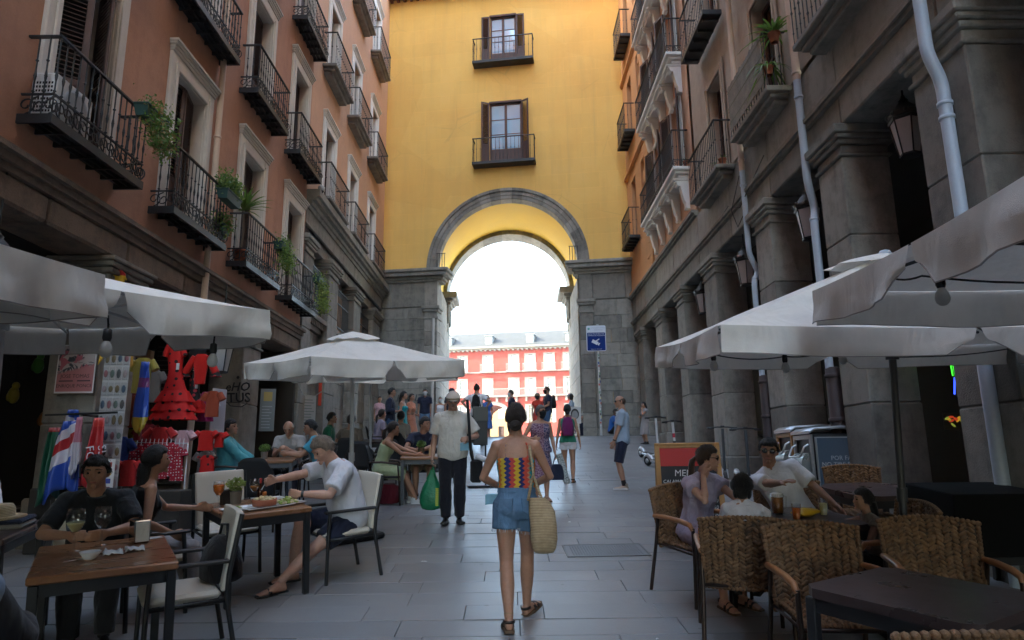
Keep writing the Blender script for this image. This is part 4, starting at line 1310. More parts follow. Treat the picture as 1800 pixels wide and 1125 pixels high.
wchair('woven armchair of the man in sunglasses', 2.50, 6.45, (-.3, -.95))
wchair('empty woven armchair between the litter bins and the octagonal table', 3.65, 7.4, (-.15, -.99))
wchair('woven armchair of the child at the right', 2.72, 5.35, (-1, .05))
# ================================================================== things on the walls and in the street
# ---- downpipes
def pipe(label, pts, r, m, clips, parent_cat='drainpipe'):
    root = thing('drainpipe', label, 'drainpipe', pts[0]); o = Vector(pts[0])
    P = [Vector(p) - o for p in pts]; Q = [P[0]]
    for i in range(1, len(P) - 1):
        a = P[i] + (P[i - 1] - P[i]).normalized() * min(.12, (P[i - 1] - P[i]).length * .4); b = P[i] + (P[i + 1] - P[i]).normalized() * min(.12, (P[i + 1] - P[i]).length * .4)
        for t in (0, .25, .5, .75, 1): Q.append(a.lerp(P[i], t).lerp(P[i].lerp(b, t), t))
    Q.append(P[-1])
    MB().tube(Q, r, 14).build('pipe', m, root)
    for z in clips:
        q = None
        for a, b in zip(Q, Q[1:]):
            if min(a.z, b.z) <= z - o.z <= max(a.z, b.z): q = a.lerp(b, (z - o.z - a.z) / (b.z - a.z + 1e-9))
        if q is not None: MB().lathe([(r + .001, -.02), (r + .012, -.018), (r + .012, .018), (r + .001, .02)], 14, q).build('pipe_collar', m, root)
    return root
pipe('thick pale grey drainpipe in front of the nearest right pillar', [(4.235, 6.2, 9.5), (4.235, 6.2, 5.58), (4.365, 6.24, 5.30), (4.365, 6.24, .3)], .062, m_pipe, (7.5, 5.05, 4.9, 3.2))
pipe('pale grey drainpipe between the second and third right pillars', [(4.36, 9.35, 7.2), (4.36, 9.35, 5.55), (4.5, 9.5, 5.2), (4.42, 9.4, 4.95), (4.42, 9.4, .7)], .055, m_pipe, (6.9, 5.0, 3.6))
pipe('cream upper drainpipe above the second grey pipe', [(4.36, 9.35, 16.0), (4.36, 9.35, 7.18)], .058, m_pipe_t, (12, 9.5, 7.3))
pipe('pale grey drainpipe at the third right pillar', [(4.37, 11.95, 6.9), (4.37, 11.95, 5.25), (4.55, 12.05, 4.95), (4.42, 11.95, 4.75), (4.42, 11.95, .9)], .05, m_pipe, (6.6, 4.8))
pipe('cream upper drainpipe above the third grey pipe', [(4.37, 11.95, 15.0), (4.37, 11.95, 6.88)], .053, m_pipe_t, (10.5, 7.1))
pipe('cream drainpipe down the salmon facade', [(-4.86, 10.55, 20), (-4.86, 10.55, 4.25), (-4.9, 10.5, 1.0)], .05, m_pipe_t, (12.5, 9.2, 6.95, 5.2))
# iron lower guards of the drainpipes
for (y, lab) in ((9.4, 'rusty dark cast iron guard at the foot of the second drainpipe'), (11.95, 'dark cast iron guard at the foot of the third drainpipe')):
    r = thing('pipe_guard', lab, 'pipe guard', (4.46, y, g(y)))
    b = MB(); b.lathe([(.10, 0), (.10, 2.0), (.08, 2.02)], 12); b.build('guard', plain('rusty_iron', (.05, .035, .035), rough=.7), r)
    for z in (.1, .7, 1.3, 1.9): MB().lathe([(.101, -.03), (.118, -.025), (.118, .025), (.101, .03)], 12, (0, 0, z)).build('guard_band', plain('rusty_iron', (.05, .035, .035), rough=.7), r)
# ---- lanterns hanging in the arcades
m_lamp_g = plain('frosted_lantern_glass', (.62, .60, .60), rough=.35, trans=.3)
def lantern(label, x, y, z, s=1.0):
    r = thing('lantern', label, 'lantern', (x, y, z), .3, 'iron lanterns hanging in the arcades'); r.scale = (s, s, s)
    g_ = MB(); g_.lathe([(.115, -.56), (.185, -.12), (.19, -.11)], 6, sm=False); g_.build('lantern_glass', m_lamp_g, r)
    f = MB()
    for k in range(6):
        a = 2 * pi * k / 6; f.tube([(.118 * cos(a), .118 * sin(a), -.57), (.19 * cos(a), .19 * sin(a), -.10)], .010, 5)
    f.lathe([(.125, -.585), (.13, -.56), (.115, -.555)], 6, sm=False); f.lathe([(.205, -.12), (.215, -.09), (.19, -.07)], 6, sm=False)
    f.build('lantern_frame', m_iron, r)
    c = MB(); c.lathe([(.20, -.075), (.205, -.03), (.17, .0), (.10, .10), (.05, .15), (.06, .17), (.03, .2), (.02, .24)], 12)
    for k in range(8):
        a = 2 * pi * k / 8; c.ball((.2 * cos(a), .2 * sin(a), -.03), (.03, .03, .035), 6, 4)
    c.build('lantern_cap', m_iron, r)
    MB().tube([(0, 0, .22), (0, 0, 1.0)], .012, 6).build('lantern_rod', m_iron, r)
lantern('nearest of the right arcade lanterns, beside the thick drainpipe', 4.78, 7.55, 5.66, .95)
lantern('second right arcade lantern, between two drainpipes', 4.62, 10.0, 5.47, 1.0)
lantern('third right arcade lantern, behind the thinnest drainpipe', 4.62, 12.9, 5.5, 1.0)
lantern('farthest right arcade lantern in view', 4.65, 16.0, 5.6, 1.0)
lantern('lantern in the left arcade half hidden above the parasol', -4.95, 6.3, 3.62, .95)
lantern('lantern beside the pillar with graffiti on the left', -4.75, 11.1, 3.62, .95)
# ---- plants on balconies
m_leaf = mat('leaf_green', (.12, .21, .04), rough=.5, var=.4, scale=12, fine=40, bump=.1, trans=.3, spec=.4)
m_leaf_y = mat('leaf_yellow_green', (.22, .29, .05), rough=.5, var=.4, scale=12, fine=40, bump=.1, trans=.3)
m_leaf_d = mat('leaf_dry', (.24, .17, .05), rough=.6, var=.4, scale=12, trans=.2)
m_pot_g = plain('green_plastic_planter', (.02, .06, .05), rough=.5)
m_terra = mat('terracotta', (.40, .13, .07), rough=.8, var=.15, scale=8)
m_stem = plain('green_stem', (.08, .09, .03), rough=.7)
def leafcloud(n, size, fn, seed=0):
    rnd = random.Random(seed); mb = MB()
    for i in range(n):
        p = Vector(fn(rnd)); a = Vector((rnd.gauss(0, 1), rnd.gauss(0, 1), rnd.gauss(0, .7))).normalized(); b = a.orthogonal().normalized(); c = a.cross(b)
        L = size * rnd.uniform(.6, 1.3); w = L * .45
        mb.add([p - a * L * .5, p + b * w * .5 + c * L * .08, p + a * L * .5, p - b * w * .5 + c * L * .08], [(0, 1, 2, 3)])
    return mb
def trailing(label, x, y, z, L, drop, out, seed, m1, m2, pot=True):
    r = thing('trailing_plant', label, 'plant', (x, y, z))
    if pot:
        p = MB(); w = L * .5
        p.loft([[V(-.07, -w, 0), V(.07, -w, 0), V(.07, w, 0), V(-.07, w, 0)], [V(-.09, -w - .03, .15), V(.09, -w - .03, .15), V(.09, w + .03, .15), V(-.09, w + .03, .15)]], False); p.bbox(-.1, .1, -w - .04, w + .04, .13, .16, .008)
        p.build('planter', m_pot_g, r)
    def f1(rnd):
        t = rnd.random() ** .8; a = rnd.uniform(-1, 1)
        return (out * (.3 + .9 * t) + rnd.gauss(0, .07), a * L * .62 * (1 - .3 * t) + rnd.gauss(0, .06), .24 - (drop + .26) * t + rnd.gauss(0, .08))
    leafcloud(760, .066, f1, seed).build('foliage', m1, r)
    leafcloud(300, .06, lambda q: f1(q), seed + 50).build('dry_foliage' if m2 is m_leaf_d else 'young_foliage', m2, r)
    s_ = MB(); rnd = random.Random(seed)
    for i in range(10):
        a = rnd.uniform(-1, 1) * L * .45; s_.tube([(0, a, .14), (out * .6, a + rnd.gauss(0, .03), .12), (out * .95, a + rnd.gauss(0, .08), -drop * rnd.uniform(.4, .9))], .004, 4)
    s_.build('stems', m_stem, r)
    return r
trailing('trailing plant spilling over the nearest left balcony rail', -4.512, 7.931, 5.82, .45, .36, .16, 1, m_leaf, m_leaf_d)
trailing('round bushy trailing plant on the third left balcony', -4.544, 13.038, 5.733, .4, .32, .12, 2, m_leaf, m_leaf_y)
trailing('bright yellow green plant hanging from the farthest salmon balcony', -4.544, 15.743, 5.766, .5, .6, .12, 3, m_leaf_y, m_leaf)
trailing('bushy plant in a green box on the second left balcony', -4.49, 10.333, 5.69, .5, -.35, .0, 4, m_leaf, m_leaf_y)
trailing('small plant on the second left balcony below the box', -4.653, 10.517, 5.225, .2, -.12, .0, 14, m_leaf, m_leaf_d)
def spiky(label, x, y, z, n, L, w, seed, pot=None, up=.8, trunk=0, droop=.5):
    r = thing('potted_plant', label, 'plant', (x, y, z)); rnd = random.Random(seed); h0 = 0
    if pot:
        MB().lathe([(pot * .65, 0), (pot, pot * 1.6), (pot * 1.1, pot * 1.6), (pot * 1.1, pot * 1.85), (pot * .95, pot * 1.85), (pot * .9, pot * 1.6)], 14, cap=False).build('flowerpot', m_terra, r)
        MB().lathe([(pot * .1, pot * 1.58), (pot * .9, pot * 1.6)], 12).build('soil', m_weave_b, r); h0 = pot * 1.6
    if trunk: MB().tube([(0, 0, h0), (.02, .01, h0 + trunk * .5), (0, 0, h0 + trunk)], [.025, .02, .022], 7).build('trunk', plain('bark', (.16, .12, .08)), r); h0 += trunk
    lm = MB()
    for i in range(n):
        a = rnd.uniform(0, 2 * pi); e = rnd.uniform(.25, 1.3) * up; l = L * rnd.uniform(.6, 1.1); d = V(cos(a), sin(a), 0); s = V(-sin(a), cos(a), 0)
        vs = []
        for k in range(6):
            t = k / 5; p = V(0, 0, h0) + d * (l * cos(e) * t) + V(0, 0, l * (sin(e) * t - droop * t * t)); ww = w * (sin(pi * (.18 + .82 * t)) if t < 1 else .02)
            vs += [p - s * ww, p + V(0, 0, -ww * .4), p + s * ww]
        lm.add(vs, [(3 * k + j, 3 * k + j + 1, 3 * k + j + 4, 3 * k + j + 3) for k in range(5) for j in range(2)], True)
    lm.build('leaves', m_leaf, r)
    return r
spiky('spiky yucca standing in a terracotta pot on the third left balcony', -4.78, 11.632, 5.08, 60, .66, .020, 5, .13, 1.0, .78, .35)
spiky('long bladed spider plant over the screened right balcony rail', 4.25, 9.738, 8.078, 34, .62, .018, 6, .09, 1.0, 0, .55)
spiky('drooping spider plant hanging through the screened balcony bars', 4.153, 9.845, 7.572, 22, .55, .016, 7, .08, .6, 0, 1.0)
spiky('green leaved plant on the upper right balcony by the cream pipe', 4.196, 8.877, 8.379, 26, .4, .026, 8, .09, .9, 0, .5)
spiky('small plant peeping from the far end of the screened balcony', 4.25, 11.406, 7.733, 16, .35, .014, 9, .07, 1, 0, .4)
for i, (y, lab) in enumerate(((11.75, 'nearer of two small terracotta pots on the low right balcony'), (11.98, 'farther of two small terracotta pots on the low right balcony'))): spiky(lab, 4.25, y * 1.076, 7.31, 14, .2, .012, 20 + i, .075, 1, 0, .3)
spiky('tiny terracotta pot on the lower white gallery', 4.412, 15.871, 8.755, 12, .2, .01, 23, .07, 1, 0, .3)
# reed screen tied to the right balcony
r = thing('balcony_screen', 'weathered beige reed screen tied along the right balcony rail', 'screen', (4.05, 9.82, 7.42))
s_ = MB()
for i in range(80): s_.box(-.008, .008, i * .0205, i * .0205 + .018, -.0 + .03 * noise.noise(Vector((i * .3, 0, 0))), .86 + .05 * noise.noise(Vector((i * .2, 5, 0))))
s_.build('reeds', mat('reed_screen', (.20, .17, .13), rough=.9, var=.4, scale=5, bump=.3), r, kind='stuff')
for z in (.15, .45, .75): MB().box(-.011, .011, -.01, 1.65, z, z + .012).build('binding', m_stem, r)
# air conditioner on the nearest balcony
r = thing('air_conditioner', 'white air conditioner unit on the nearest left balcony', 'air conditioner', (-4.80, 6.42, 5.09))
MB().bbox(-.13, .13, 0, .62, 0, .52, .02).build('casing', plain('ac_white', (.66, .66, .64)), r)
q = MB()
for i in range(7):
    for j in range(8): q.box(-.105 + i * .031, -.088 + i * .031, -.003, .002, .07 + j * .045, .095 + j * .045)
q.build('vent_holes', m_dark, r, kind='stuff')
q = MB(); q.lathe([(.2, 0), (.2, .012), (.17, .014)], 20, M=T4(.131, .33, .27) @ R4('Y', 90)); q.build('fan_grille', plain('ac_grey', (.35, .35, .35)), r)
# loose wires on the right facade
for i, (lab, pts) in enumerate((('black cable sagging along the right lintel', [(4.38, 10.9, 6.7), (4.36, 12.2, 6.25), (4.38, 12.9, 6.55), (4.4, 14.2, 6.45)]), ('thin cable looped beside the third drainpipe', [(4.36, 12.1, 6.85), (4.3, 12.5, 6.3), (4.33, 12.3, 5.9), (4.38, 12.0, 6.1)]))):
    r = thing('cable', lab, 'cable', pts[0]); o = Vector(pts[0]); MB().tube([Vector(p) - o for p in pts], .009, 5).build('wire', m_cord, r)

# ---- blue camera sign on its post
r = thing('camera_sign', 'blue sign with a white surveillance camera on a post covered in stickers', 'sign', (2.9, 22.3, 2.38), radians(-3))
MB().tube([(0, 0, 0), (0, 0, 3.66)], .04, 10).build('post', plain('post_grey', (.42, .44, .46), rough=.5), r)
sk_ = random.Random(4); cols_ = [(.6, .6, .6), (.5, .1, .08), (.08, .12, .3), (.65, .6, .3), (.1, .1, .1), (.2, .35, .25), (.7, .68, .66)]
for i in range(34):
    z = .3 + i * .088; h_ = sk_.uniform(.04, .08); a0 = sk_.uniform(-2.6, -1.2)
    MB().add([(.0415 * cos(a0 + da), .0415 * sin(a0 + da), zz) for zz in (z, z + h_) for da in (0, .4, .8, 1.2)], [(k, k + 1, k + 5, k + 4) for k in range(3)], True).build('sticker', plain('sticker_%d' % (i % 7), cols_[i % 7]), r)
m_sb = plain('sign_blue', (.003, .028, .18), rough=.7, spec=.15); m_sw = plain('sign_white', (.55, .60, .72), rough=.35)
def rrect(w, h, c, n=4): return [(sx * (w / 2 - c) + c * cos(a), sy * (h / 2 - c) + c * sin(a)) for sx, sy, a0 in ((1, 1, 0), (-1, 1, pi / 2), (-1, -1, pi), (1, -1, 3 * pi / 2)) for a in [a0 + pi / 2 * k / n for k in range(n + 1)]]
MF = Matrix(((1, 0, 0, 0), (0, 0, 1, 0), (0, 1, 0, 0), (0, 0, 0, 1)))
def flat(poly, y0, y1, cx, cz): return MB().prism(poly, y0, y1, T4(cx, 0, cz) @ MF)
sg = flat(rrect(.64, .86, .05), -.075, -.055, -.06, 3.18).build('sign_board', m_sw, r)
flat(rrect(.595, .60, .03), -.08, -.074, -.06, 3.07).build('sign_panel', m_sb, sg)
text_obj('sign_text', 'ZONA PROTEGIDA POR\nCÁMARAS DE VIGILANCIA', .055, m_sw, sg, (-.06, -.083, 3.295), (pi / 2, 0, 0), xs=.88)
text_obj('sign_text', 'AYUNTAMIENTO DE MADRID', .034, plain('sign_grey_ink', (.2, .24, .32)), sg, (.02, -.078, 3.525), (pi / 2, 0, 0))
text_obj('sign_text', 'Policía Municipal', .04, plain('sign_grey_ink', (.2, .24, .32)), sg, (.02, -.078, 3.46), (pi / 2, 0, 0))
text_obj('sign_text', 'Reglamento UE 2016/679', .035, m_sw, sg, (-.06, -.083, 2.815), (pi / 2, 0, 0))
c_ = MB(); Mc = T4(-.09, -.081, 3.04) @ MF @ R4('Z', -28)
c_.prism([(-.12, -.055), (.09, -.055), (.09, .055), (-.12, .055)], -.004, 0, Mc); c_.prism([(.1, -.03), (.15, -.055), (.15, .055), (.1, .03)], -.004, 0, Mc); c_.prism([(-.02, .05), (.02, .05), (.075, .16), (.045, .165)], -.004, 0, Mc)
c_.build('camera_symbol', m_sw, sg)
MB().lathe([(.035, 0), (.04, .004), (.02, .005)], 12, M=T4(-.3, -.079, 3.50) @ R4('X', 90)).build('city_emblem', plain('emblem_green', (.1, .35, .33)), sg)

# ---- A-frame menu board
r = thing('menu_board', 'wooden A-frame menu board with red top and chalk prices behind the woman in lilac', 'menu board', on_slope(1.98, 7.85, 0)[0], radians(-6))
m_bw = mat('board_wood', (.42, .22, .07), rough=.5, var=.2, scale=4, stretch=(3, 3, 1)); m_bb = plain('chalkboard_black', (.014, .014, .016), rough=.6); m_chalk = plain('chalk_white', (.62, .62, .62), rough=.9)
def easel(sgn):
    M = R4('X', 9 * sgn)
    b = MB(); w, h, t = .36, 1.12, .03
    M = T4(0, -.17 * sgn, .02) @ R4('X', -9 * sgn)
    for x0, x1, z0, z1 in ((-w, -w + .055, 0, h), (w - .055, w, 0, h), (-w + .056, w - .056, h - .06, h), (-w + .056, w - .056, .09, .15)): b.bbox(x0, x1, -t / 2, t / 2, z0, z1, .006, M)
    o = b.build('frame', m_bw, r)
    p = MB(); p.box(-w + .05, w - .05, -.004, .006, .14, h - .05, M); p.build('board', m_bb, o)
    return o, M
easel(-1); eo, EM = easel(1)
MB().box(-.31, .31, -.008, -.0045, .86, 1.065, EM).build('red_header', plain('header_red', (.45, .012, .010), rough=.5), eo)
rx = (pi / 2 - radians(9), 0, 0)
def chalk(s, size, x, z, al='CENTER', sh=.1): text_obj('chalk_text', s, size, m_chalk, eo, EM @ Vector((x, -.0065, z)), rx, al, shear=sh)
chalk('TAPAS', .085, -.05, .965); chalk("MENUS", .10, .0, .78)
for i, (a, p) in enumerate((("CALAMARES....", "8'50"), ("JAMON........", "7'00"), ("TORTILLA.....", "7'00"), ("PAELLA.......", "8'50"), ("CROQUETAS....", "8'50"), ("BRAVAS.......", "7'00"), ("PULPO........", "9'50"), ("SANGRIA......", "6'50"))):
    chalk(a, .052, -.29, .69 - i * .07, 'LEFT'); chalk(p, .055, .29, .69 - i * .07, 'RIGHT')

# ---- litter bins
def litter_bin(label, x, y, wood):
    r = thing('litter_bin', label, 'litter bin', (x, y, g(y) - .02), 0, 'steel litter bins by the right arcade')
    m_st = plain('brushed_steel', (.42, .44, .45), rough=.35, metal=.7); m_bk = plain('bin_black', (.02, .022, .025), rough=.4)
    b = MB(); b.bbox(.03, .75, -.29, .29, 0, 1.12, .015); b.build('body', m_bk, r)
    t = MB(); t.loft([[V(x0, -.31, z), V(x0, .31, z), V(x0, .31, z + .04), V(x0, -.31, z + .04)] for x0, z in ((-.02, 1.12), (.06, 1.165), (.4, 1.185), (.8, 1.16))], True); t.build('lid', m_st, r)
    fr = MB()
    for y0, y1, z0, z1 in ((-.29, -.235, .06, 1.11), (.235, .29, .06, 1.11), (-.234, .234, 1.05, 1.11), (-.234, .234, .52, .58), (-.234, .234, .06, .12)): fr.bbox(-.005, .03, y0, y1, z0, z1, .006)
    fr.build('front_frame', m_bw if wood else m_st, r)
    q = MB(); q.box(.02, .03, -.235, .235, .12, .52); q.build('front_panel', m_bw if wood else m_st, r)
    q = MB(); q.tube([(.02, -.2, .74), (.02, .2, .74)], .13, 16); q.build('drum', plain('steel_drum', (.30, .34, .34), rough=.3, metal=.6), r)
    q = MB(); q.tube([(.0, -.2, .98), (-.06, -.2, .95), (-.11, -.2, .84), (-.12, -.17, .82), (-.12, .17, .82), (-.11, .2, .84), (-.06, .2, .95), (.0, .2, .98)], .014, 8); q.build('handle', m_st, r)
    return r
litter_bin('steel litter bin with a wooden front, farther of the two', 3.98, 10.12, True)
litter_bin('steel litter bin with steel front, nearer of the two', 3.98, 9.5, False)
r = thing('litter_notice', 'blue grey panel with POR FAVOR notice at the end of the bins', 'sign', (4.42, 9.16, g(9.2)))
pn = flat(rrect(.80, 1.02, .02), -.02, .0, 0, .56).build('notice_board', plain('notice_blue', (.055, .085, .12), rough=.4), r)
fr = MB()
for x0, x1, z0, z1 in ((-.41, -.395, .04, 1.08), (.395, .41, .04, 1.08), (-.394, .394, 1.065, 1.08)): fr.box(x0, x1, -.028, .004, z0, z1)
fr.build('notice_frame', plain('brushed_steel', (.42, .44, .45), rough=.35, metal=.7), r)
m_nt = plain('notice_print', (.34, .37, .40))
text_obj('notice_text', 'POR FAVOR,\nNO TIRE RESIDUOS\nAL SUELO', .082, m_nt, pn, (0, -.0225, .72), (pi / 2, 0, 0))
text_obj('notice_text', 'PLEASE,\nNO LITTERING', .055, m_nt, pn, (0, -.0225, .36), (pi / 2, 0, 0))

# ---- e-scooters
def scooter(label, x, y, yaw, stem_c, lean=0, bands=True):
    loc, rot = on_slope(x, y, yaw)
    r = thing('electric_scooter', label, 'scooter', loc, (Matrix.Rotation(math.atan(slope(y)), 3, 'X') @ Matrix.Rotation(yaw, 3, 'Z') @ Matrix.Rotation(lean, 3, 'Y')).to_euler(), 'electric scooters parked at the pillars')
    m_al = plain('scooter_silver', (.52, .54, .56), rough=.3, metal=.5)
    d = MB(); d.bbox(-.085, .085, -.32, .30, .10, .16, .025); d.build('deck', m_al, r); MB().bbox(-.07, .07, -.28, .22, .158, .168, .004).build('grip_mat', m_blackm, r)
    for yy in (-.47, .52):
        w = MB(); w.lathe([(.05, -.03), (.095, -.035), (.115, -.02), (.118, 0), (.115, .02), (.095, .035), (.05, .03)], 20, M=T4(0, yy, .118) @ R4('Y', 90)); wo_ = w.build('wheel', m_blackm, r)
        MB().lathe([(.0, -.036), (.055, -.036), (.055, .036), (.0, .036)], 12, M=T4(0, yy, .118) @ R4('Y', 90)).build('hub', m_al, wo_)
    f = MB(); f.tube([(0, -.30, .14), (0, -.36, .2), (0, -.47, .25), (0, -.58, .2)], [.06, .055, .05, .03], 8); f.build('rear_mudguard', m_al, r)
    f = MB(); f.tube([(0, .28, .14), (0, .4, .17), (0, .46, .28)], .04, 8); f.tube([(-.05, .52, .12), (-.05, .48, .27), (.05, .48, .27), (.05, .52, .12)], .014, 6); f.build('fork', m_al, r)
    MB().tube([(0, .47, .25), (0, .38, 1.05)], .028, 10).build('stem', stem_c, r)
    if bands:
        for z, c in ((.55, m_blackm), (.72, plain('scooter_red', (.5, .03, .06))), (.40, m_blackm)):
            t = (z - .25) / .8; p = V(0, .47 - .09 * t, z); MB().tube([p, p + V(0, -.01, .09)], .031, 10).build('decal_band', c, r)
    h = MB(); h.tube([(-.27, .36, 1.06), (-.1, .385, 1.08), (.1, .385, 1.08), (.27, .36, 1.06)], .015, 8); h.build('handlebar', m_blackm, r)
    for s in (-1, 1):
        MB().tube([(s * .16, .367, 1.065), (s * .28, .356, 1.058)], .021, 8).build('grip', m_blackp_, r); MB().tube([(s * .15, .39, 1.07), (s * .2, .43, 1.05), (s * .25, .43, 1.04)], .007, 5).build('brake_lever', m_blackp_, r)
    MB().bbox(-.04, .04, .34, .41, 1.07, 1.11, .01).build('display', m_blackp_, r)
    return r
m_sc_w = plain('scooter_white', (.6, .6, .6), rough=.4); m_sc_b = plain('scooter_dark', (.05, .055, .06), rough=.4)
scooter('white electric scooter with a red band parked behind the menu board', 3.42, 15.9, radians(-150), m_sc_w)
scooter('silver electric scooter beside it, nose towards the arch', 3.45, 17.4, radians(-165), m_sc_w, 0, False)
scooter('dark electric scooter in front of the fourth pillar, left of two', 4.2, 14.0, radians(170), m_sc_b, 0, False)
scooter('dark electric scooter in front of the fourth pillar, right of two', 4.25, 12.9, radians(175), m_sc_b, 0, False)

# ---- inspection cover in the paving
loc, rot = on_slope(1.0, 7.72, radians(2))
r = thing('inspection_cover', 'rectangular metal inspection cover set in the paving', 'cover', loc + V(0, 0, .006), rot)
c_ = MB(); c_.bbox(-.42, .42, -.25, .25, -.02, .002, .002); c_.build('cover_plate', plain('cover_steel', (.15, .157, .165), rough=.5, metal=.1), r)
c_ = MB()
for i in range(26):
    for j in range(15): c_.box(-.37 + i * .029, -.355 + i * .029, -.2 + j * .028, -.19 + j * .028, .0021, .0045)
c_.build('tread_pattern', plain('cover_steel_light', (.17, .178, .187), rough=.5, metal=.1), r, kind='stuff')
c_ = MB()
for x0, x1, y0, y1 in ((-.44, -.421, -.27, .27), (.421, .44, -.27, .27), (-.42, .42, -.27, -.251), (-.42, .42, .251, .27)): c_.box(x0, x1, y0, y1, -.02, .005)
c_.build('cover_frame', plain('cover_frame', (.11, .113, .117)), r)

# ---- bulbs and cords on the parasols
string_lights('black cord with one big clear bulb under the near right parasol', [(1.80, 3.25, 2.50), (1.95, 3.12, 2.44), (2.75, 2.95, 2.38)], [(2.02, 3.10, 2.41)], .03)
string_lights('cord of small bulbs along the far edge of the wide right parasol', [(1.42, 4.75, 2.48), (1.62, 5.4, 2.42), (2.25, 5.55, 2.42), (2.75, 5.6, 2.50), (3.3, 5.5, 2.40), (4.2, 5.3, 2.48)], [(1.62, 5.4, 2.405), (2.25, 5.55, 2.405), (2.75, 5.6, 2.475)], .03)
string_lights('single bulb dangling from the valance of the souvenir parasol', [(-1.84, 4.2, 2.52), (-1.845, 4.2, 2.44), (-1.85, 4.2, 2.36)], [(-1.85, 4.2, 2.31)], 0)
string_lights('single bulb in a black socket under the near left parasol corner', [(-2.05, 3.3, 2.40), (-2.06, 3.42, 2.35), (-2.07, 3.45, 2.30)], [(-2.07, 3.45, 2.26)], 0)
# ================================================================== people
def skinmat(name, col):
    return mat('skin_' + name, col, rough=.5, var=.16, scale=9, fine=60, bump=.10, bscale=180, spec=.4, sss=.12)
SK = {'fair': skinmat('fair', (.52, .30, .22)), 'tan': skinmat('tan', (.40, .21, .135)), 'olive': skinmat('olive', (.33, .175, .115)), 'brown': skinmat('brown', (.10, .05, .033))}
def hairmat(name, col):
    return mat('hair_' + name, col, rough=.42, var=.5, scale=14, fine=90, bump=.9, bscale=60, stretch=(3, 3, .6), spec=.5)
HR = {'dark': hairmat('dark', (.022, .014, .010)), 'black': hairmat('black', (.010, .009, .009)), 'brown': hairmat('brown', (.055, .03, .018)),
      'grey': hairmat('grey', (.28, .26, .24)), 'sandy': hairmat('sandy', (.22, .165, .12)), 'salt': hairmat('salt', (.12, .11, .10))}
m_eye = plain('eye_dark', (.02, .015, .012), rough=.15)
m_lip = plain('lip_skin', (.36, .13, .11), rough=.45)
m_sole = plain('shoe_sole', (.03, .027, .025), rough=.8)
m_lens = plain('dark_lens', (.008, .008, .009), rough=.08, spec=.8)
m_mask_b = cloth('mask_black', (.012, .012, .014), bump=.2)
m_mask_w = cloth('mask_white', (.62, .66, .68), bump=.2)
m_mask_c = cloth('mask_blue', (.25, .48, .60), bump=.3)
m_blackp = plain('black_plastic', (.015, .015, .016), rough=.35)

def ik(a, b, l1, l2, hint):
    d = b - a; L = min(d.length, (l1 + l2) * .998)
    if d.length < 1e-6: d = V(0, 0, -1)
    d = d.normalized(); b = a + d * L
    x = (l1 * l1 - l2 * l2 + L * L) / (2 * L); h = sqrt(max(0, l1 * l1 - x * x))
    p = hint - d * hint.dot(d)
    if p.length < 1e-5: p = d.orthogonal()
    return a + d * x + p.normalized() * h, b
def ellring(c, r, f, w, d, n=20, e=2.5):
    out = []
    for k in range(n):
        th = 2 * pi * k / n; ca, sa = cos(th), sin(th)
        x = (abs(ca) ** (2 / e)) * (1 if ca >= 0 else -1); y = (abs(sa) ** (2 / e)) * (1 if sa >= 0 else -1)
        out.append(c + r * (w * x) + f * (d * y))
    return out
def headpt(d):
    x, y, z = d
    p = V(x * .077, y * .098, z * .117)
    if z < 0:
        t = -z
        p.x *= 1 - .26 * t ** 1.4
        if y < 0: p.y *= 1 - .42 * t
        else: p.y += .010 * t
    elif y < 0: p.y *= 1.03
    if y > .5: p.y *= .965
    return p
def headshell(off, nu=36, nv=26):
    mb = MB(); vs = []
    for j in range(nv + 1):
        ph = pi * j / nv
        for i in range(nu):
            th = 2 * pi * i / nu
            d = V(sin(ph) * cos(th), sin(ph) * sin(th), cos(ph))
            vs.append(headpt(d) + d * off(d))
    fs = []
    for j in range(nv):
        for i in range(nu):
            fs.append((j * nu + i, (j + 1) * nu + i, (j + 1) * nu + (i + 1) % nu, j * nu + (i + 1) % nu))
    mb.add(vs, fs, True)
    return mb

TORSO_M = [(-.13, .11, .085, 0), (-.06, .165, .115, 0), (.0, .170, .115, 0), (.10, .155, .105, .0), (.20, .152, .105, .0), (.31, .168, .118, .0), (.40, .178, .112, -.005), (.47, .150, .085, -.012), (.525, .075, .06, -.012)]
TORSO_F = [(-.13, .11, .09, 0), (-.06, .172, .122, -.01), (.0, .168, .115, -.005), (.10, .138, .095, 0), (.19, .128, .09, .0), (.31, .146, .112, .012), (.40, .155, .10, .0), (.47, .135, .078, -.01), (.525, .068, .055, -.01)]

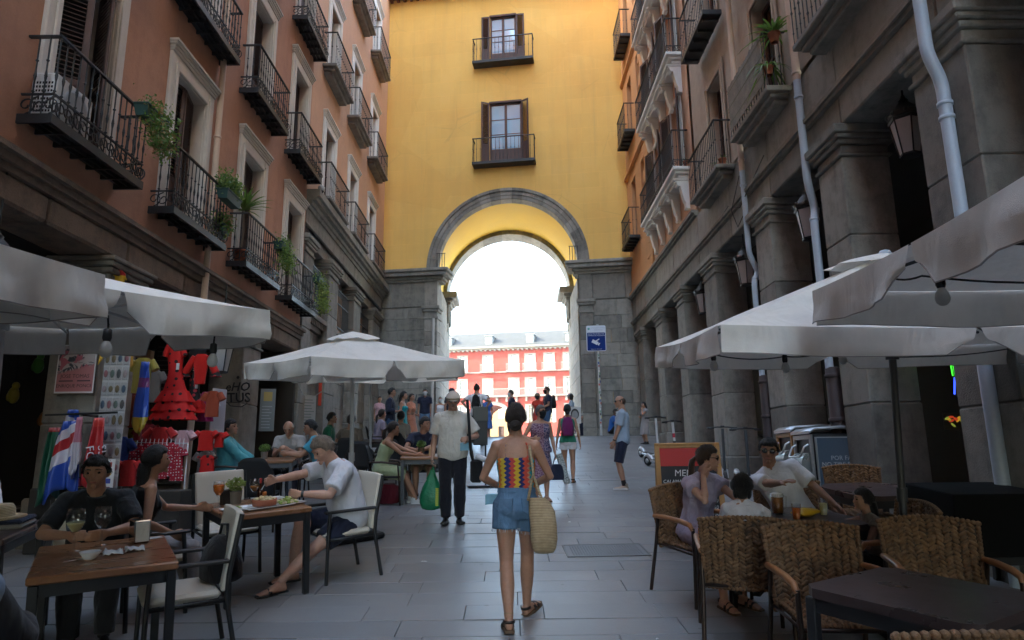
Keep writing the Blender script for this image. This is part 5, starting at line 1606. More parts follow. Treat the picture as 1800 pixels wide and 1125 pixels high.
class Body:
    """joint positions of one pose, in the person's own frame: facing +Y, +X to the right, feet at z = 0, for a height of 1.75 m"""
    def __init__(s, sex='m', pel=(0, 0, .93), lean=0, side=0, twist=0, hipyaw=0, head=(0, 0, 0), hl=None, hr=None, el=None, er=None,
                 fl=None, fr=None, kl=None, kr=None, fyaw=(8, -8), fpitch=(0, 0), bulk=1.0, belly=0, curve=.5, handd=(None, None), curl=(.5, .5), shrug=0, palm=(None, None)):
        s.sex = sex; s.bulk = bulk; s.belly = belly; s.curl = curl; s.fyaw = fyaw; s.fpitch = fpitch; s.palm = palm
        s.P = V(*pel)
        def dirn(a): return V(sin(radians(side)) * cos(radians(a)), sin(radians(a)), cos(radians(side)) * cos(radians(a))).normalized()
        s.pts = []; n = 12; p = s.P.copy()
        s.dir = []
        for i in range(n + 1):
            t = i / n; a = lean * (1 - curve + 2 * curve * t) if lean else 0
            s.pts.append(p.copy()); s.dir.append(dirn(a)); p += dirn(a) * (.535 / n)
        s.hipyaw, s.twist = hipyaw, twist
        rh = Matrix.Rotation(radians(hipyaw), 3, 'Z') @ V(1, 0, 0)
        rs = Matrix.Rotation(radians(hipyaw + twist), 3, 'Z') @ V(1, 0, 0)
        s.rh, s.rs = rh, rs
        hw = .088; sw = .178 if sex == 'm' else .158
        s.H = {-1: s.P - rh * hw + V(0, 0, -.025), 1: s.P + rh * hw + V(0, 0, -.025)}
        N = s.at(.535)[0]; dN = s.at(.535)[1]; s.N = N
        rs2 = (rs - dN * rs.dot(dN)).normalized(); s.rs2 = rs2
        s.S = {-1: s.at(.455)[0] - rs2 * sw * bulk ** .5 + V(0, 0, shrug), 1: s.at(.455)[0] + rs2 * sw * bulk ** .5 + V(0, 0, shrug)}
        fw = dN.cross(rs2) * -1
        fw = rs2.cross(dN) * -1
        fw = V(0, 0, 1).cross(rs2)
        s.fw = fw.normalized()
        # head
        up = (dN * .45 + V(0, 0, 1) * .55).normalized()
        hy, hp, hr_ = head
        R = Matrix.Rotation(radians(hipyaw + twist + hy), 3, 'Z')
        f0 = R @ V(0, 1, 0); r0 = R @ V(1, 0, 0)
        Rp = Matrix.Rotation(radians(hp), 3, r0); u0 = Rp @ V(0, 0, 1); f0 = Rp @ f0
        Rr = Matrix.Rotation(radians(hr_), 3, f0); u0 = Rr @ u0; r0 = Rr @ r0
        c = N + up * .052 + u0 * .105 + f0 * .03
        s.C = c
        s.HM = Matrix(((r0.x, f0.x, u0.x, c.x), (r0.y, f0.y, u0.y, c.y), (r0.z, f0.z, u0.z, c.z), (0, 0, 0, 1)))
        # arms
        s.E = {}; s.Wr = {}; s.HD = {}
        for k, tg, hint in ((-1, hl, el), (1, hr, er)):
            S = s.S[k]
            if tg is None: tg = S + V(k * .055, .03, -.53)
            else: tg = V(*tg)
            hint = V(*hint) if hint is not None else V(k * .5, -.8, -.3)
            s.E[k], s.Wr[k] = ik(S, tg, .285, .255, hint)
            h = handd[0 if k < 0 else 1]
            s.HD[k] = V(*h).normalized() if h is not None else (s.Wr[k] - s.E[k]).normalized()
        s.K = {}; s.A = {}
        for k, tg, hint in ((-1, fl, kl), (1, fr, kr)):
            tg = V(*tg) if tg is not None else V(k * .09, 0, .085)
            hint = V(*hint) if hint is not None else V(k * .08, 1, .1)
            s.K[k], s.A[k] = ik(s.H[k], tg, .425, .415, hint)
    def at(s, t):
        f = min(max(t / .535 * 12, -4), 12.0)
        if f <= 0: return s.P + s.dir[0] * t, s.dir[0]
        i = min(int(f), 11); u = f - i
        return s.pts[i].lerp(s.pts[i + 1], u), s.dir[i]
    def frame(s, t):
        c, d = s.at(t)
        k = min(1, max(0, t / .45)); r = (s.rh * (1 - k) + s.rs * k).normalized()
        r = (r - d * r.dot(d)).normalized()
        f = d.cross(r)
        return c, r, f, d
    def sections(s):
        T = TORSO_M if s.sex == 'm' else TORSO_F
        out = []
        for t, w, d, o in T:
            b = s.belly * max(0, 1 - abs(t - .12) / .2)
            out.append((t, w * s.bulk + b * .35, d * s.bulk + b * .5, o + b * .5))
        return out
    def sec(s, t):
        S = s.sections()
        if t <= S[0][0]: return S[0]
        for a, b in zip(S, S[1:]):
            if a[0] <= t <= b[0]:
                u = (t - a[0]) / (b[0] - a[0]); return tuple(a[i] + (b[i] - a[i]) * u for i in range(4))
        return S[-1]
    def torso(s, mb, t0, t1, inf=0.0, flare=0.0, n=13, e=2.5):
        rings = []
        for i in range(n + 1):
            t = t0 + (t1 - t0) * i / n
            _, w, d, o = s.sec(t); c, r, f, dd = s.frame(t)
            k = inf + flare * (1 - i / n) ** 1.5
            rings.append(ellring(c + f * o, r, f, w + k, d + k, 22, e))
        mb.loft(rings, True, True)
    def limb_pts(s, a, b, c, radii, n=5):
        # smooth polyline a-b-c with a rounded joint
        P = []
        for i in range(n): P.append(a.lerp(b, i / n))
        P.append(b)
        for i in range(1, n + 1): P.append(b.lerp(c, i / n))
        return P, [float(np.interp(i, [x[0] for x in radii], [x[1] for x in radii])) for i in range(2 * n + 1)]
    def leg(s, mb, k, inf=0.0, upto=2.0, flare=0.0, r0=0.0):
        B = s.bulk ** .6
        P, R = s.limb_pts(s.H[k], s.K[k], s.A[k], [(0, .092 * B), (2, .082 * B), (4, .062 * B), (5, .056), (6, .055), (7, .057), (8, .05), (9, .04), (10, .035)])
        m = int(round(upto * 5)); P = P[:m + 1]; R = [x + inf + flare * i / max(1, m) for i, x in enumerate(R[:m + 1])]
        mb.tube(P, R, 14)
        if upto > 1: mb.ball(s.K[k], .056 + inf + flare * .5, 10, 8)
        mb.ball(s.H[k], .095 * B + inf, 12, 8)
    def arm(s, mb, k, inf=0.0, upto=2.0, flare=0.0):
        B = s.bulk ** .6 * (.88 if s.sex == 'f' else 1)
        P, R = s.limb_pts(s.S[k], s.E[k], s.Wr[k], [(0, .054 * B), (1.5, .050 * B), (3.5, .041 * B), (5, .038 * B), (6, .041 * B), (8, .033 * B), (10, .026 * B)])
        m = int(round(upto * 5)); P = P[:m + 1]; R = [x + inf + flare * i / max(1, m) for i, x in enumerate(R[:m + 1])]
        mb.tube(P, R, 12)
        mb.ball(s.S[k], .058 * B + inf, 12, 8)
        if upto > 1: mb.ball(s.E[k], .037 * B + inf, 10, 8)
        # the slope from neck to shoulder
        c, r, f, d = s.frame(.505)
        mb.tube([c, s.S[k] + V(0, 0, -.005)], [.06 + inf * .6, .052 * B + inf], 10)
    def hand(s, mb, k, fine=True):
        d = s.HD[k]; w = s.Wr[k]
        pn = s.palm[0 if k < 0 else 1]
        n_ = V(*pn) if pn is not None else V(-k, 0, 0)          # palm normal: towards the thigh by default
        n_ = n_ - d * n_.dot(d)
        if n_.length < 1e-3: n_ = d.orthogonal()
        n_.normalize(); t = d.cross(n_) * (-k)                    # thumb side
        if pn is None and t.y < 0: t = -t
        c = s.curl[0 if k < 0 else 1]
        fr = [ellring(w + d * a, t, n_, ww, hh, 12, 2.6) for a, ww, hh in ((-.01, .024, .02), (.02, .032, .018), (.05, .040, .017), (.085, .040, .014))]
        mb.loft(fr)
        for i, (L, o) in enumerate(((.070, .030), (.078, .0105), (.072, -.0095), (.056, -.029))):
            p0 = w + d * .072 + t * o; a1, a2 = c * .75, c * 1.75
            q = p0; pts = [q]; R = [.0100]
            for L_, a in ((.3, a1 * .5), (.35, a1), (.35, a2)):
                q = q + (d * cos(a) + n_ * sin(a) + t * (o * .6 * (1 - c))) * (L * L_ * 1.15); pts.append(q); R.append(.0098)
            R[-1] = .0082
            mb.tube(pts, R, 7); mb.ball(pts[-1], .0082, 7, 5)
        p0 = w + d * .022 + t * .026; q1 = p0 + (t * .62 + d * .75 + n_ * .25).normalized() * .042; q2 = q1 + (d * .9 + n_ * (.25 + c * .5) + t * .1).normalized() * .036
        mb.tube([w + d * .01 + t * .012, p0, q1, q2], [.016, .016, .0115, .009], 7); mb.ball(q2, .009, 7, 5)
    def foot(s, mb, k):
        i = 0 if k < 0 else 1
        M = s.footM(k)
        rings = []
        for y, w, h, zc in ((-.062, .018, .02, .03), (-.05, .03, .038, .04), (-.01, .033, .05, .05), (.04, .036, .04, .042), (.09, .042, .026, .028), (.135, .045, .017, .02), (.165, .04, .012, .016), (.18, .02, .008, .013)):
            rings.append([M @ v for v in ellring(V(0, y, zc), V(1, 0, 0), V(0, 0, 1), w, h, 12, 2.4)])
        mb.loft(rings)
        for j in range(5): mb.ball(M @ V(k * (-.032 + .016 * j), .178 - .010 * j, .014), .012 - .0012 * j, 6, 5)
    def footM(s, k):
        i = 0 if k < 0 else 1
        return Matrix.Translation(s.A[k]) @ Matrix.Rotation(radians(s.fyaw[i]), 4, 'Z') @ Matrix.Rotation(radians(s.fpitch[i]), 4, 'X') @ T4(0, 0, -.083)
    def knead(s, mb):
        # neck and head of the skin
        c, r, f, d = s.frame(.5)
        HM = s.HM
        fem = s.sex == 'f'
        rn = .051 if fem else .062
        mb.tube([c, s.N.lerp(HM @ V(0, -.02, -.06), .5), HM @ V(0, -.012, -.05)], [rn * 1.25, rn, rn * .97], 12)
        h = headshell(lambda d: 0, 28, 20); mb.add(h.v, h.f, True, HM)
        mb.tube([HM @ V(0, .084, .022), HM @ V(0, .098, -.002), HM @ V(0, .109, -.024)], [.008, .0095, .013], 8)
        mb.ball(HM @ V(0, .104, -.027), .0125, 8, 6)
        for k in (-1, 1):
            mb.ball(HM @ V(k * .012, .097, -.03), .009, 6, 5)
            mb.ball(HM @ V(k * .080, -.012, -.008), (.013, .020, .034), 8, 6, R=HM.to_3x3())
            mb.ball(HM @ V(k * .042, .062, -.02), .020, 8, 6)
            mb.tube([HM @ V(k * .012, .088, .03), HM @ V(k * .034, .084, .034), HM @ V(k * .056, .066, .026)], [.008, .008, .007], 6)
        mb.ball(HM @ V(0, .083, -.094), .021, 8, 6)
        mb.tube([HM @ V(-.024, .082, -.060), HM @ V(0, .093, -.058), HM @ V(.024, .082, -.060)], .0075, 6)

def shoe(b, root, k, col, kind='shoe'):
    M = b.footM(k)
    up = MB(); so = MB()
    P = [(-.072, .024, .030), (-.062, .034, .055), (-.02, .037, .075), (.03, .038, .075), (.075, .043, .052), (.125, .047, .040), (.17, .042, .034), (.198, .024, .024)]
    if kind in ('shoe', 'trainer'):
        rings = []
        for y, w, h in P:
            ring = []
            for q in range(14):
                th = 2 * pi * q / 14; x = cos(th) * w; z = sin(th)
                z = .012 + (h - .012) * (z if z > 0 else z * .0) + (0 if z > 0 else 0)
                ring.append(M @ V(x, y, max(.010, z)))
            rings.append(ring)
        up.loft(rings)
        up.tube([M @ V(0, -.03, .06), M @ V(0, -.022, .10)], [.042, .042], 12)
        o = up.build('shoe', col, root)
        sl = []
        for y, w, h in P:
            sl.append([M @ V(x * (w + .005), y * 1.02, z) for x, z in ((-1, -.004), (1, -.004), (1.02, .016), (-1.02, .016))])
        so.loft(sl, False); so.build('sole', MATS['white_rubber'] if kind == 'trainer' else m_sole, o)
    else:   # sandal: footbed and two straps
        sl = []
        for y, w, h in P: sl.append([M @ V(x * (w + .004), y * 1.02, z) for x, z in ((-1, -.012), (1, -.012), (1, .010), (-1, .010))])
        so.loft(sl, False)
        o = so.build('sandal', MATS['cork'] if kind == 'sandal' else m_sole, root)
        st = MB()
        for y, w, h in ((.115, .047, .045), (.065, .043, .066)) if kind == 'sandal' else ((.10, .046, .048),):
            pts = [M @ V(cos(pi * i / 10) * (w + .004), y - .01 * sin(pi * i / 10), .006 + sin(pi * i / 10) * h) for i in range(11)]
            v = []; 
            for p in pts: v += [p + M.to_3x3() @ V(0, -.016, 0), p + M.to_3x3() @ V(0, .016, 0)]
            st.add(v, [(2 * i, 2 * i + 1, 2 * i + 3, 2 * i + 2) for i in range(10)], True)
        if kind == 'sandal':
            pts = [M @ V(cos(a) * .042, -.018 + sin(a) * .046, .055) for a in [pi + pi * i / 10 for i in range(11)]]
            v = []
            for p in pts: v += [p, p + M.to_3x3() @ V(0, 0, .022)]
            st.add(v, [(2 * i, 2 * i + 1, 2 * i + 3, 2 * i + 2) for i in range(10)], True)
        s_ = st.build('strap', MATS['dark_leather'], o)
        so_ = s_.modifiers.new('t', 'SOLIDIFY'); so_.thickness = .004
plain('white_rubber', (.7, .7, .7)); plain('cork', (.12, .07, .04), rough=.8); plain('dark_leather', (.03, .02, .016), rough=.5)

def make_hair(b, root, kind, m, vox=None):
    HM = b.HM
    rnd = random.Random(hash(kind) % 100)
    sx = rnd.random() * 10
    def nzf(d): return noise.noise(Vector((d.x * 5 + sx, d.y * 5, d.z * 3))) * .006 + noise.noise(Vector((d.x * 14 + sx, d.y * 14, d.z * 5))) * .0035
    def line(d, fr=.42, sd=-.20, bk=-.82):
        if d.y > 0: return sd + (fr - sd) * sstep(.08, .46, d.y)
        return sd + (bk - sd) * (-d.y) ** 1.1
    th = {'short': .017, 'buzz': .006, 'bald': .008, 'bun': .013, 'pony': .017, 'long': .022, 'bob': .03, 'curly': .028, 'topknot': .012, 'fringe': .02}[kind]
    def off(d):
        zl = line(d, .40 if kind != 'fringe' else .18) + .05 * noise.noise(d * 7)
        if kind in ('long', 'bob'): zl = line(d, .42, -.35, -.75)
        if kind in ('bun', 'pony', 'topknot'): zl = line(d, .44, -.22, -.93)
        v = sstep(zl - .03, zl + .20, d.z)
        if kind == 'bald': v *= 1 - sstep(.25, .48, d.z + d.y * .35)
        k = th * (1 + (.35 if kind == 'curly' else 0) * noise.noise(d * 9)) + nzf(d) * (1.2 if kind in ('short', 'curly') else .7)
        if kind == 'bob': k *= .8 + .5 * (1 - abs(d.z))
        return -.014 + v * (.014 + k)
    mb = headshell(off, 44, 34)
    q = MB(); q.add(mb.v, mb.f, True, HM)
    if kind == 'bun':
        rings = []
        q.ball(HM @ V(0, -.104, -.080), (.050, .036, .044), 14, 10, R=HM.to_3x3())
        q.tube([HM @ V(0, -.104, -.080) + HM.to_3x3() @ V(cos(a) * .032, -.012, sin(a) * .028) for a in [2 * pi * i / 14 for i in range(14)]], .018, 8, closed=True)
    if kind == 'topknot': q.ball(HM @ V(0, -.075, .115), (.035, .035, .03), 10, 8)
    if kind == 'pony':
        base = HM @ V(0, -.105, .0); pts = [base + V(0, 0, 0)]
        back = HM.to_3x3() @ V(0, -1, 0)
        for i in range(1, 8): pts.append(base + back * (.03 + .02 * sin(i * .5)) + V(0, 0, -.045 * i))
        q.tube(pts, [.018, .03, .032, .032, .03, .026, .02, .008], 9)
    if kind == 'long':
        back = HM.to_3x3() @ V(0, -1, 0); rt = HM.to_3x3() @ V(1, 0, 0); base = HM @ V(0, -.045, -.02)
        rings = []
        for i in range(9):
            c = base + back * (.035 + .02 * sin(i * .45)) + V(0, 0, -.052 * i)
            w = [.08, .088, .092, .096, .10, .10, .092, .075, .04][i]; d = [.05, .052, .05, .045, .042, .04, .036, .03, .015][i]
            rings.append([c + rt * (w * cos(2 * pi * k / 16)) + back * (d * sin(2 * pi * k / 16)) + V(rnd.uniform(-.004, .004), rnd.uniform(-.004, .004), 0) for k in range(16)])
        q.loft(rings)
    if kind == 'bob':
        for k in (-1, 1): q.ball(HM @ V(k * .066, -.03, -.06), (.03, .06, .07), 10, 8, R=HM.to_3x3())
        q.ball(HM @ V(0, -.075, -.06), (.07, .04, .07), 10, 8, R=HM.to_3x3())
    h_o = q.build('hair', m, root)
    if vox:
        s_ = MB()
        for i in range(110):
            d = Vector((rnd.gauss(0, 1), rnd.gauss(-.25, 1), rnd.gauss(.45, .8))).normalized()
            if off(d) < .006: continue
            pts = []
            st = Vector((rnd.gauss(0, .3), -.5 if kind in ('bun', 'pony') else rnd.gauss(0, .6), -.9 if kind not in ('bun', 'pony') else -.3))
            for k in range(5):
                pts.append(HM @ (headpt(d) + d * (off(d) + .001 + .0035 * k * rnd.random()))); d = (d + st * .12).normalized()
                if off(d) < 0: break
            if len(pts) > 2: s_.tube(pts, [.0022] * (len(pts) - 1) + [.0006], 3, False)
        if s_.v: s_.build('loose_strands', m, h_o, kind='stuff')

def headwear(b, root, **k):
    HM = b.HM; R3 = HM.to_3x3()
    if 'glasses' in k:
        g_ = MB()
        for s in (-1, 1):
            g_.ball(HM @ V(s * .034, .093, .012), (.027, .008, .022), 12, 8, R=R3)
            g_.tube([HM @ V(s * .058, .086, .018), HM @ V(s * .075, .05, .02), HM @ V(s * .077, -.01, .012)], .0035, 5)
        g_.tube([HM @ V(-.012, .1, .02), HM @ V(.012, .1, .02)], .003, 5)
        g_.build('sunglasses', k['glasses'], root)
    if 'mask' in k:
        def off(d):
            v = sstep(.1, .35, d.y + .25 * (d.z < -.7)) * sstep(-1.0, -.93, d.z) * (1 - sstep(-.02, .12, d.z - .12 * (1 - abs(d.x))))
            return -.02 + v * (.036 + .018 * (1 - abs(d.x)) ** 2)
        m = headshell(off, 36, 30); q = MB(); q.add(m.v, m.f, True, HM)
        for s in (-1, 1): q.tube([HM @ V(s * .06, .055, -.02), HM @ V(s * .078, -.005, .012)], .0022, 4)
        q.build('face_mask', k['mask'], root)
    if 'cap' in k:
        def off(d):
            v = sstep(.18, .34, d.z + .12 * d.y)
            return -.02 + v * (.044 + .022 * sstep(.2, .8, d.y) * (1 - d.z) + .012 * (1 - d.z))
        m = headshell(off, 36, 24); q = MB(); q.add(m.v, m.f, True, HM)
        if k.get('capkind') != 'none':
            sun_ = k.get('capkind') == 'sunhat'
            vs = []
            n = 24; a0, a1 = (0, 2 * pi) if sun_ else (radians(20), radians(160))
            for i in range(n + 1):
                a = a0 + (a1 - a0) * i / n
                for r, dz in ((.88, .0), (1.0 if not sun_ else 1.3, -.006), (1.5 if not sun_ else 1.75, -.034)):
                    vs.append(HM @ V(cos(a) * .082 * (1 if not sun_ else r), sin(a) * .098 * r, .045 + dz))
            q.add(vs, [(i * 3 + j, i * 3 + j + 1, (i + 1) * 3 + j + 1, (i + 1) * 3 + j) for i in range(n) for j in range(2)], True)
        q.build('cap', k['cap'], root)
def facebits(b, root, hair_m, brow=True):
    HM = b.HM
    for s in (-1, 1):
        e = MB(); e.ball(HM @ V(s * .033, .080, .010), (.014, .009, .0085), 8, 6, R=HM.to_3x3()); e.build('eye', m_eye, root)
    if brow:
        e = MB()
        for s in (-1, 1): e.tube([HM @ V(s * .014, .096, .034), HM @ V(s * .036, .091, .039), HM @ V(s * .056, .073, .031)], [.0035, .004, .002], 5)
        e.build('eyebrows', hair_m, root)
    e = MB(); e.tube([HM @ V(-.022, .088, -.0605), HM @ V(-.008, .1, -.058), HM @ V(.008, .1, -.058), HM @ V(.022, .088, -.0605)], [.003, .0058, .0058, .003], 6); e.build('mouth', m_lip, root)

LODS = {0: (.0068, 3), 1: (.0105, 3), 2: (.016, 2)}
def person(label, loc, yaw, height, pose, look, group=None, tilt=True, z=None):
    """look: skin, hair(kind, colour), top(kind, material, hem, neck, sleeve), legs(kind, material), shoes, extras"""
    lod = look.get('lod', 1); vox, smi = LODS[lod]
    root = thing('person', label, 'person', (loc[0], loc[1], g(loc[1]) if z is None else z), yaw, group)
    s = height / 1.75; root.scale = (s, s, s)
    b = Body(**pose); b.root = root
    sk = MB()
    b.torso(sk, -.12, .52, -.002); b.knead(sk)
    for k in (-1, 1):
        b.arm(sk, k); b.hand(sk, k); b.leg(sk, k)
        if look.get('shoes', ('shoe',))[0] in ('sandal', 'flip', 'bare'): b.foot(sk, k)
        elif look.get('bareleg'): sk.ball(b.A[k] + V(0, 0, 0), .036, 8, 6)
    if b.sex == 'f':
        for k in (-1, 1):
            c, r, f, d = b.frame(.33); sk.ball(c + r * k * .06 + f * .085, .055, 10, 8)
    voxel(sk, 'body', SK[look['skin']], root, vox, smi)
    hk, hc = look['hair']
    if hk: make_hair(b, root, hk, HR[hc], lod == 0)
    if lod < 2 or look.get('face'): facebits(b, root, HR[hc], lod < 2)
    headwear(b, root, **look.get('head', {}))
    cv = max(vox, .010)
    t = look['top']
    tm = t['m']; mb = MB()
    hem = t.get('hem', -.06); inf = t.get('inf', .012)
    b.torso(mb, hem, t.get('neck', .49), inf, t.get('flare', .012))
    if t.get('belly'): pass
    if b.sex == 'f':
        for k in (-1, 1):
            c, r, f, d = b.frame(.33); mb.ball(c + r * k * .06 + f * .086, .059 + inf * .4, 10, 8)
    sl = t.get('sleeve', .62)
    if sl:
        for k in (-1, 1): b.arm(mb, k, inf + .004, sl, t.get('sflare', .014))
    elif t.get('straps', True) and t.get('neck', .49) < .46:
        for k in (-1, 1):
            pts = []
            for tt, sg in ((t['neck'] - .03, 1), (.455, 1), (.50, .35), (.455, -1), (t['neck'] - .03, -1)):
                _, w, d, o = b.sec(tt); c, r, f, dd = b.frame(tt)
                pts.append(c + r * k * min(w * .62, .095) + f * (sg * (d + .006) + o) + (dd * .028 if tt > .48 else V(0, 0, 0)))
            mb.tube(pts, .009, 6)
    if t.get('skirt'):   # a dress: skirt goes on below the hip
        L, wid = t['skirt']
        if pose.get('fl') is not None and abs(b.K[1].z - b.H[1].z) < .28:
            for k in (-1, 1): b.leg(mb, k, .022, min(1.4, L / .42), .012)
            mb.tube([(b.H[1] + b.H[-1]) / 2, (b.K[1] + b.K[-1]) / 2], [.11, .085], 12)
        else:
            rings = []
            kn = (b.K[1] + b.K[-1]) / 2 - (b.H[1] + b.H[-1]) / 2
            for i in range(9):
                u = i / 8; c = b.P + V(0, 0, .0) + V(kn.x * .5 * u, kn.y * .6 * u, -.04 - L * u)
                ring = ellring(c, b.rh, V(0, 0, 1).cross(b.rh), .168 + wid * u + .01, .125 + wid * u * .85 + .01, 26, 2.2)
                for q, p in enumerate(ring):
                    d = (p - c); d.z = 0; ring[q] = p + d * (.09 * u * sin(q * 2 * pi / 26 * 6 + i * .2))
                rings.append(ring)
            mb.loft(rings[::-1])
    top = voxel(mb, t.get('name', 'shirt'), tm, root, cv, 5, amp=.0055 if lod < 2 else 0)
    if t.get('yoke'):
        q = MB(); b.torso(q, .385, .50, inf + .010, 0, 6)
        for k in (-1, 1): q.ball(b.S[k], .058 * b.bulk ** .6 + inf + .012, 12, 8)
        for k in (-1, 1):
            c, r, f, d = b.frame(.505); q.tube([c, b.S[k] + V(0, 0, -.005)], [.06 + inf * .6 + .008, .052 + inf + .010], 10)
        voxel(q, 'jacket_yoke', t['yoke'], root, cv, 4)
    if t.get('collar'):
        c, r, f, d = b.frame(.515)
        cm = MB(); rg = []
        for (dz, k) in ((-.02, .082), (.012, .076), (.034, .070), (.02, .084), (-.012, .092)):
            rg.append([p for p in ellring(c + d * dz + f * .006, r, f, k, k * .92, 20, 2)])
        cm.loft(rg, True, False); cm.build('collar', t['collar'], root)
        pk = MB(); 
        for k in range(5):
            tt = .42 - k * .095; _, w, dd, o = b.sec(tt); cc, rr, ff, _d = b.frame(tt)
            pk.ball(cc + ff * (dd + inf + .004 + o), .006, 6, 5)
        pk.build('buttons', t['collar'], root)
    lg = look.get('legs')
    if lg:
        kind, lm = lg[0], lg[1]
        mb = MB()
        b.torso(mb, -.125, .07 if len(lg) < 3 else lg[2], .008, 0)
        up = {'shorts': .86, 'short_shorts': .47, 'mini': .5, 'trousers': 1.96, 'bermuda': .96, 'capri': 1.6}[kind]
        for k in (-1, 1): b.leg(mb, k, .012 if kind != 'trousers' else .014, up, {'shorts': .026, 'bermuda': .02, 'trousers': .016, 'short_shorts': .020, 'mini': .02, 'capri': .0}[kind])
        voxel(mb, {'trousers': 'trousers', 'capri': 'trousers'}.get(kind, 'shorts'), lm, root, cv, 3, amp=.0055 if lod < 2 else 0)
    sh = look.get('shoes', ('shoe', m_blackp))
    if sh[0] != 'bare':
        for k in (-1, 1): shoe(b, root, k, sh[1] if len(sh) > 1 else m_blackp, sh[0])
    if look.get('socks'):
        q = MB()
        for k in (-1, 1): q.tube([b.A[k] + V(0, 0, -.02), b.A[k].lerp(b.K[k], .2)], [.046, .043], 10)
        q.build('socks', look['socks'], root)
    if look.get('watch'):
        k = look['watch']; q = MB(); w = b.Wr[k]; d = (b.Wr[k] - b.E[k]).normalized()
        q.tube([w - d * .035, w - d * .012], .032, 12); q.build('wristwatch', m_blackp, root)
    return root, b
# ------------------------------------------------------------------ patterned cloths
def crochet_mat():
    m, t, b = nodes_of('crochet_chevron')
    tc = t.nodes.new('ShaderNodeTexCoord'); sp = t.nodes.new('ShaderNodeSeparateXYZ'); lk(t, tc.outputs['Object'], sp.inputs[0])
    x, y, z = sp.outputs
    ang = mth(t, 'ARCTAN2', x, mth(t, 'ADD', mth(t, 'MULTIPLY', y, -1), .10))
    zig = mth(t, 'PINGPONG', mth(t, 'MULTIPLY', z, 1), .018)
    u = mth(t, 'ADD', mth(t, 'MULTIPLY', ang, .125), mth(t, 'MULTIPLY', zig, .75))
    f = mth(t, 'FRACT', mth(t, 'ADD', mth(t, 'DIVIDE', u, .20), 10.02))
    cs = [(.62, .40, .03), (.015, .022, .11), (.55, .07, .04), (.45, .26, .14), (.02, .32, .34), (.60, .18, .03), (.66, .45, .04), (.02, .03, .15), (.50, .06, .05)]
    st = []; p = 0
    for i, w in enumerate((.12, .10, .12, .06, .12, .12, .12, .12, .12)): st.append((p, cs[i])); p += w
    c = ramp(t, f, st, 'CONSTANT')
    lk(t, c, b.inputs['Base Color']); b.inputs['Roughness'].default_value = .9
    wv = mth(t, 'ADD', mth(t, 'SINE', mth(t, 'MULTIPLY', z, 520)), mth(t, 'SINE', mth(t, 'MULTIPLY', ang, 130)))
    bn = nd(t, 'ShaderNodeBump', i_Strength=.5, i_Distance=.004); lk(t, wv, bn.inputs['Height']); lk(t, bn.outputs[0], b.inputs['Normal'])
    return m
def print_mat(name, c1, c2, c3, scale, split=None):
    m, t, b = nodes_of(name)
    co = obco(t)
    v = nd(t, 'ShaderNodeTexVoronoi', i_Scale=scale); v.feature = 'DISTANCE_TO_EDGE'; lk(t, co, v.inputs['Vector'])
    v2 = nd(t, 'ShaderNodeTexVoronoi', i_Scale=scale * 1.7); lk(t, co, v2.inputs['Vector'])
    base = c1
    if split:
        sp = t.nodes.new('ShaderNodeSeparateXYZ'); tc = t.nodes.new('ShaderNodeTexCoord'); lk(t, tc.outputs['Object'], sp.inputs[0])
        k = mth(t, 'GREATER_THAN', mth(t, 'ADD', sp.outputs[0], mth(t, 'MULTIPLY', nz(t, co, 5), .06)), split)
        base = mixc(t, k, c1, c2)
    pat = mth(t, 'MULTIPLY', mth(t, 'LESS_THAN', v.outputs['Distance'], .09), mth(t, 'GREATER_THAN', v2.outputs['Distance'], .32))
    c = mixc(t, mth(t, 'MULTIPLY', pat, .8), base, c3)
    lk(t, c, b.inputs['Base Color']); b.inputs['Roughness'].default_value = .85
    w = nz(t, obco(t, (1, 1, .4)), 10, 2, .5, 1.0)
    bn = nd(t, 'ShaderNodeBump', i_Strength=.5, i_Distance=.03); lk(t, w, bn.inputs['Height']); lk(t, bn.outputs[0], b.inputs['Normal'])
    return m
def dots_mat(name, c1, c2, d=.055, r=.3):
    m, t, b = nodes_of(name)
    v = nd(t, 'ShaderNodeTexVoronoi', i_Scale=1 / d, i_Randomness=.25); lk(t, obco(t, (1, .02, 1)), v.inputs['Vector'])
    c = mixc(t, mth(t, 'LESS_THAN', v.outputs['Distance'], r), c1, c2)
    lk(t, c, b.inputs['Base Color']); b.inputs['Roughness'].default_value = .7; b.inputs['Specular IOR Level'].default_value = .3
    return m
m_tee_w = cloth('white_tee', (.60, .60, .64)); m_shirt_w = cloth('offwhite_shirt', (.60, .565, .51), wr=12, bump=.7); m_navy = cloth('navy', (.016, .020, .042)); m_blacknavy = cloth('black_navy', (.012, .012, .018)); m_black = cloth('black', (.014, .013, .014))
m_bluegrey = cloth('blue_grey', (.30, .37, .46)); m_teal = cloth('teal', (.07, .30, .33)); m_turq = cloth('turquoise', (.06, .33, .45)); m_greyt = cloth('grey_tee', (.30, .28, .26))
m_pgreen = cloth('pale_green', (.42, .50, .30)); m_green = cloth('green', (.02, .14, .07)); m_brownt = cloth('brown_tee', (.20, .16, .12)); m_lilac = cloth('lilac', (.42, .36, .46), wr=16, bump=.7)
m_beiget = cloth('beige_tee', (.34, .30, .25)); m_blue = cloth('blue', (.02, .10, .34)); m_red_c = cloth('red', (.48, .05, .03)); m_orange_c = cloth('orange', (.50, .20, .12)); m_teald = cloth('teal_dress', (.01, .30, .33))
m_pink = cloth('pink', (.50, .30, .32)); m_whitec = cloth('white_cotton', (.66, .65, .68)); m_denim = mat('denim', (.10, .18, .28), rough=.9, var=.3, scale=7, fine=220, bump=.6, bscale=300, wr=10, spec=.2)
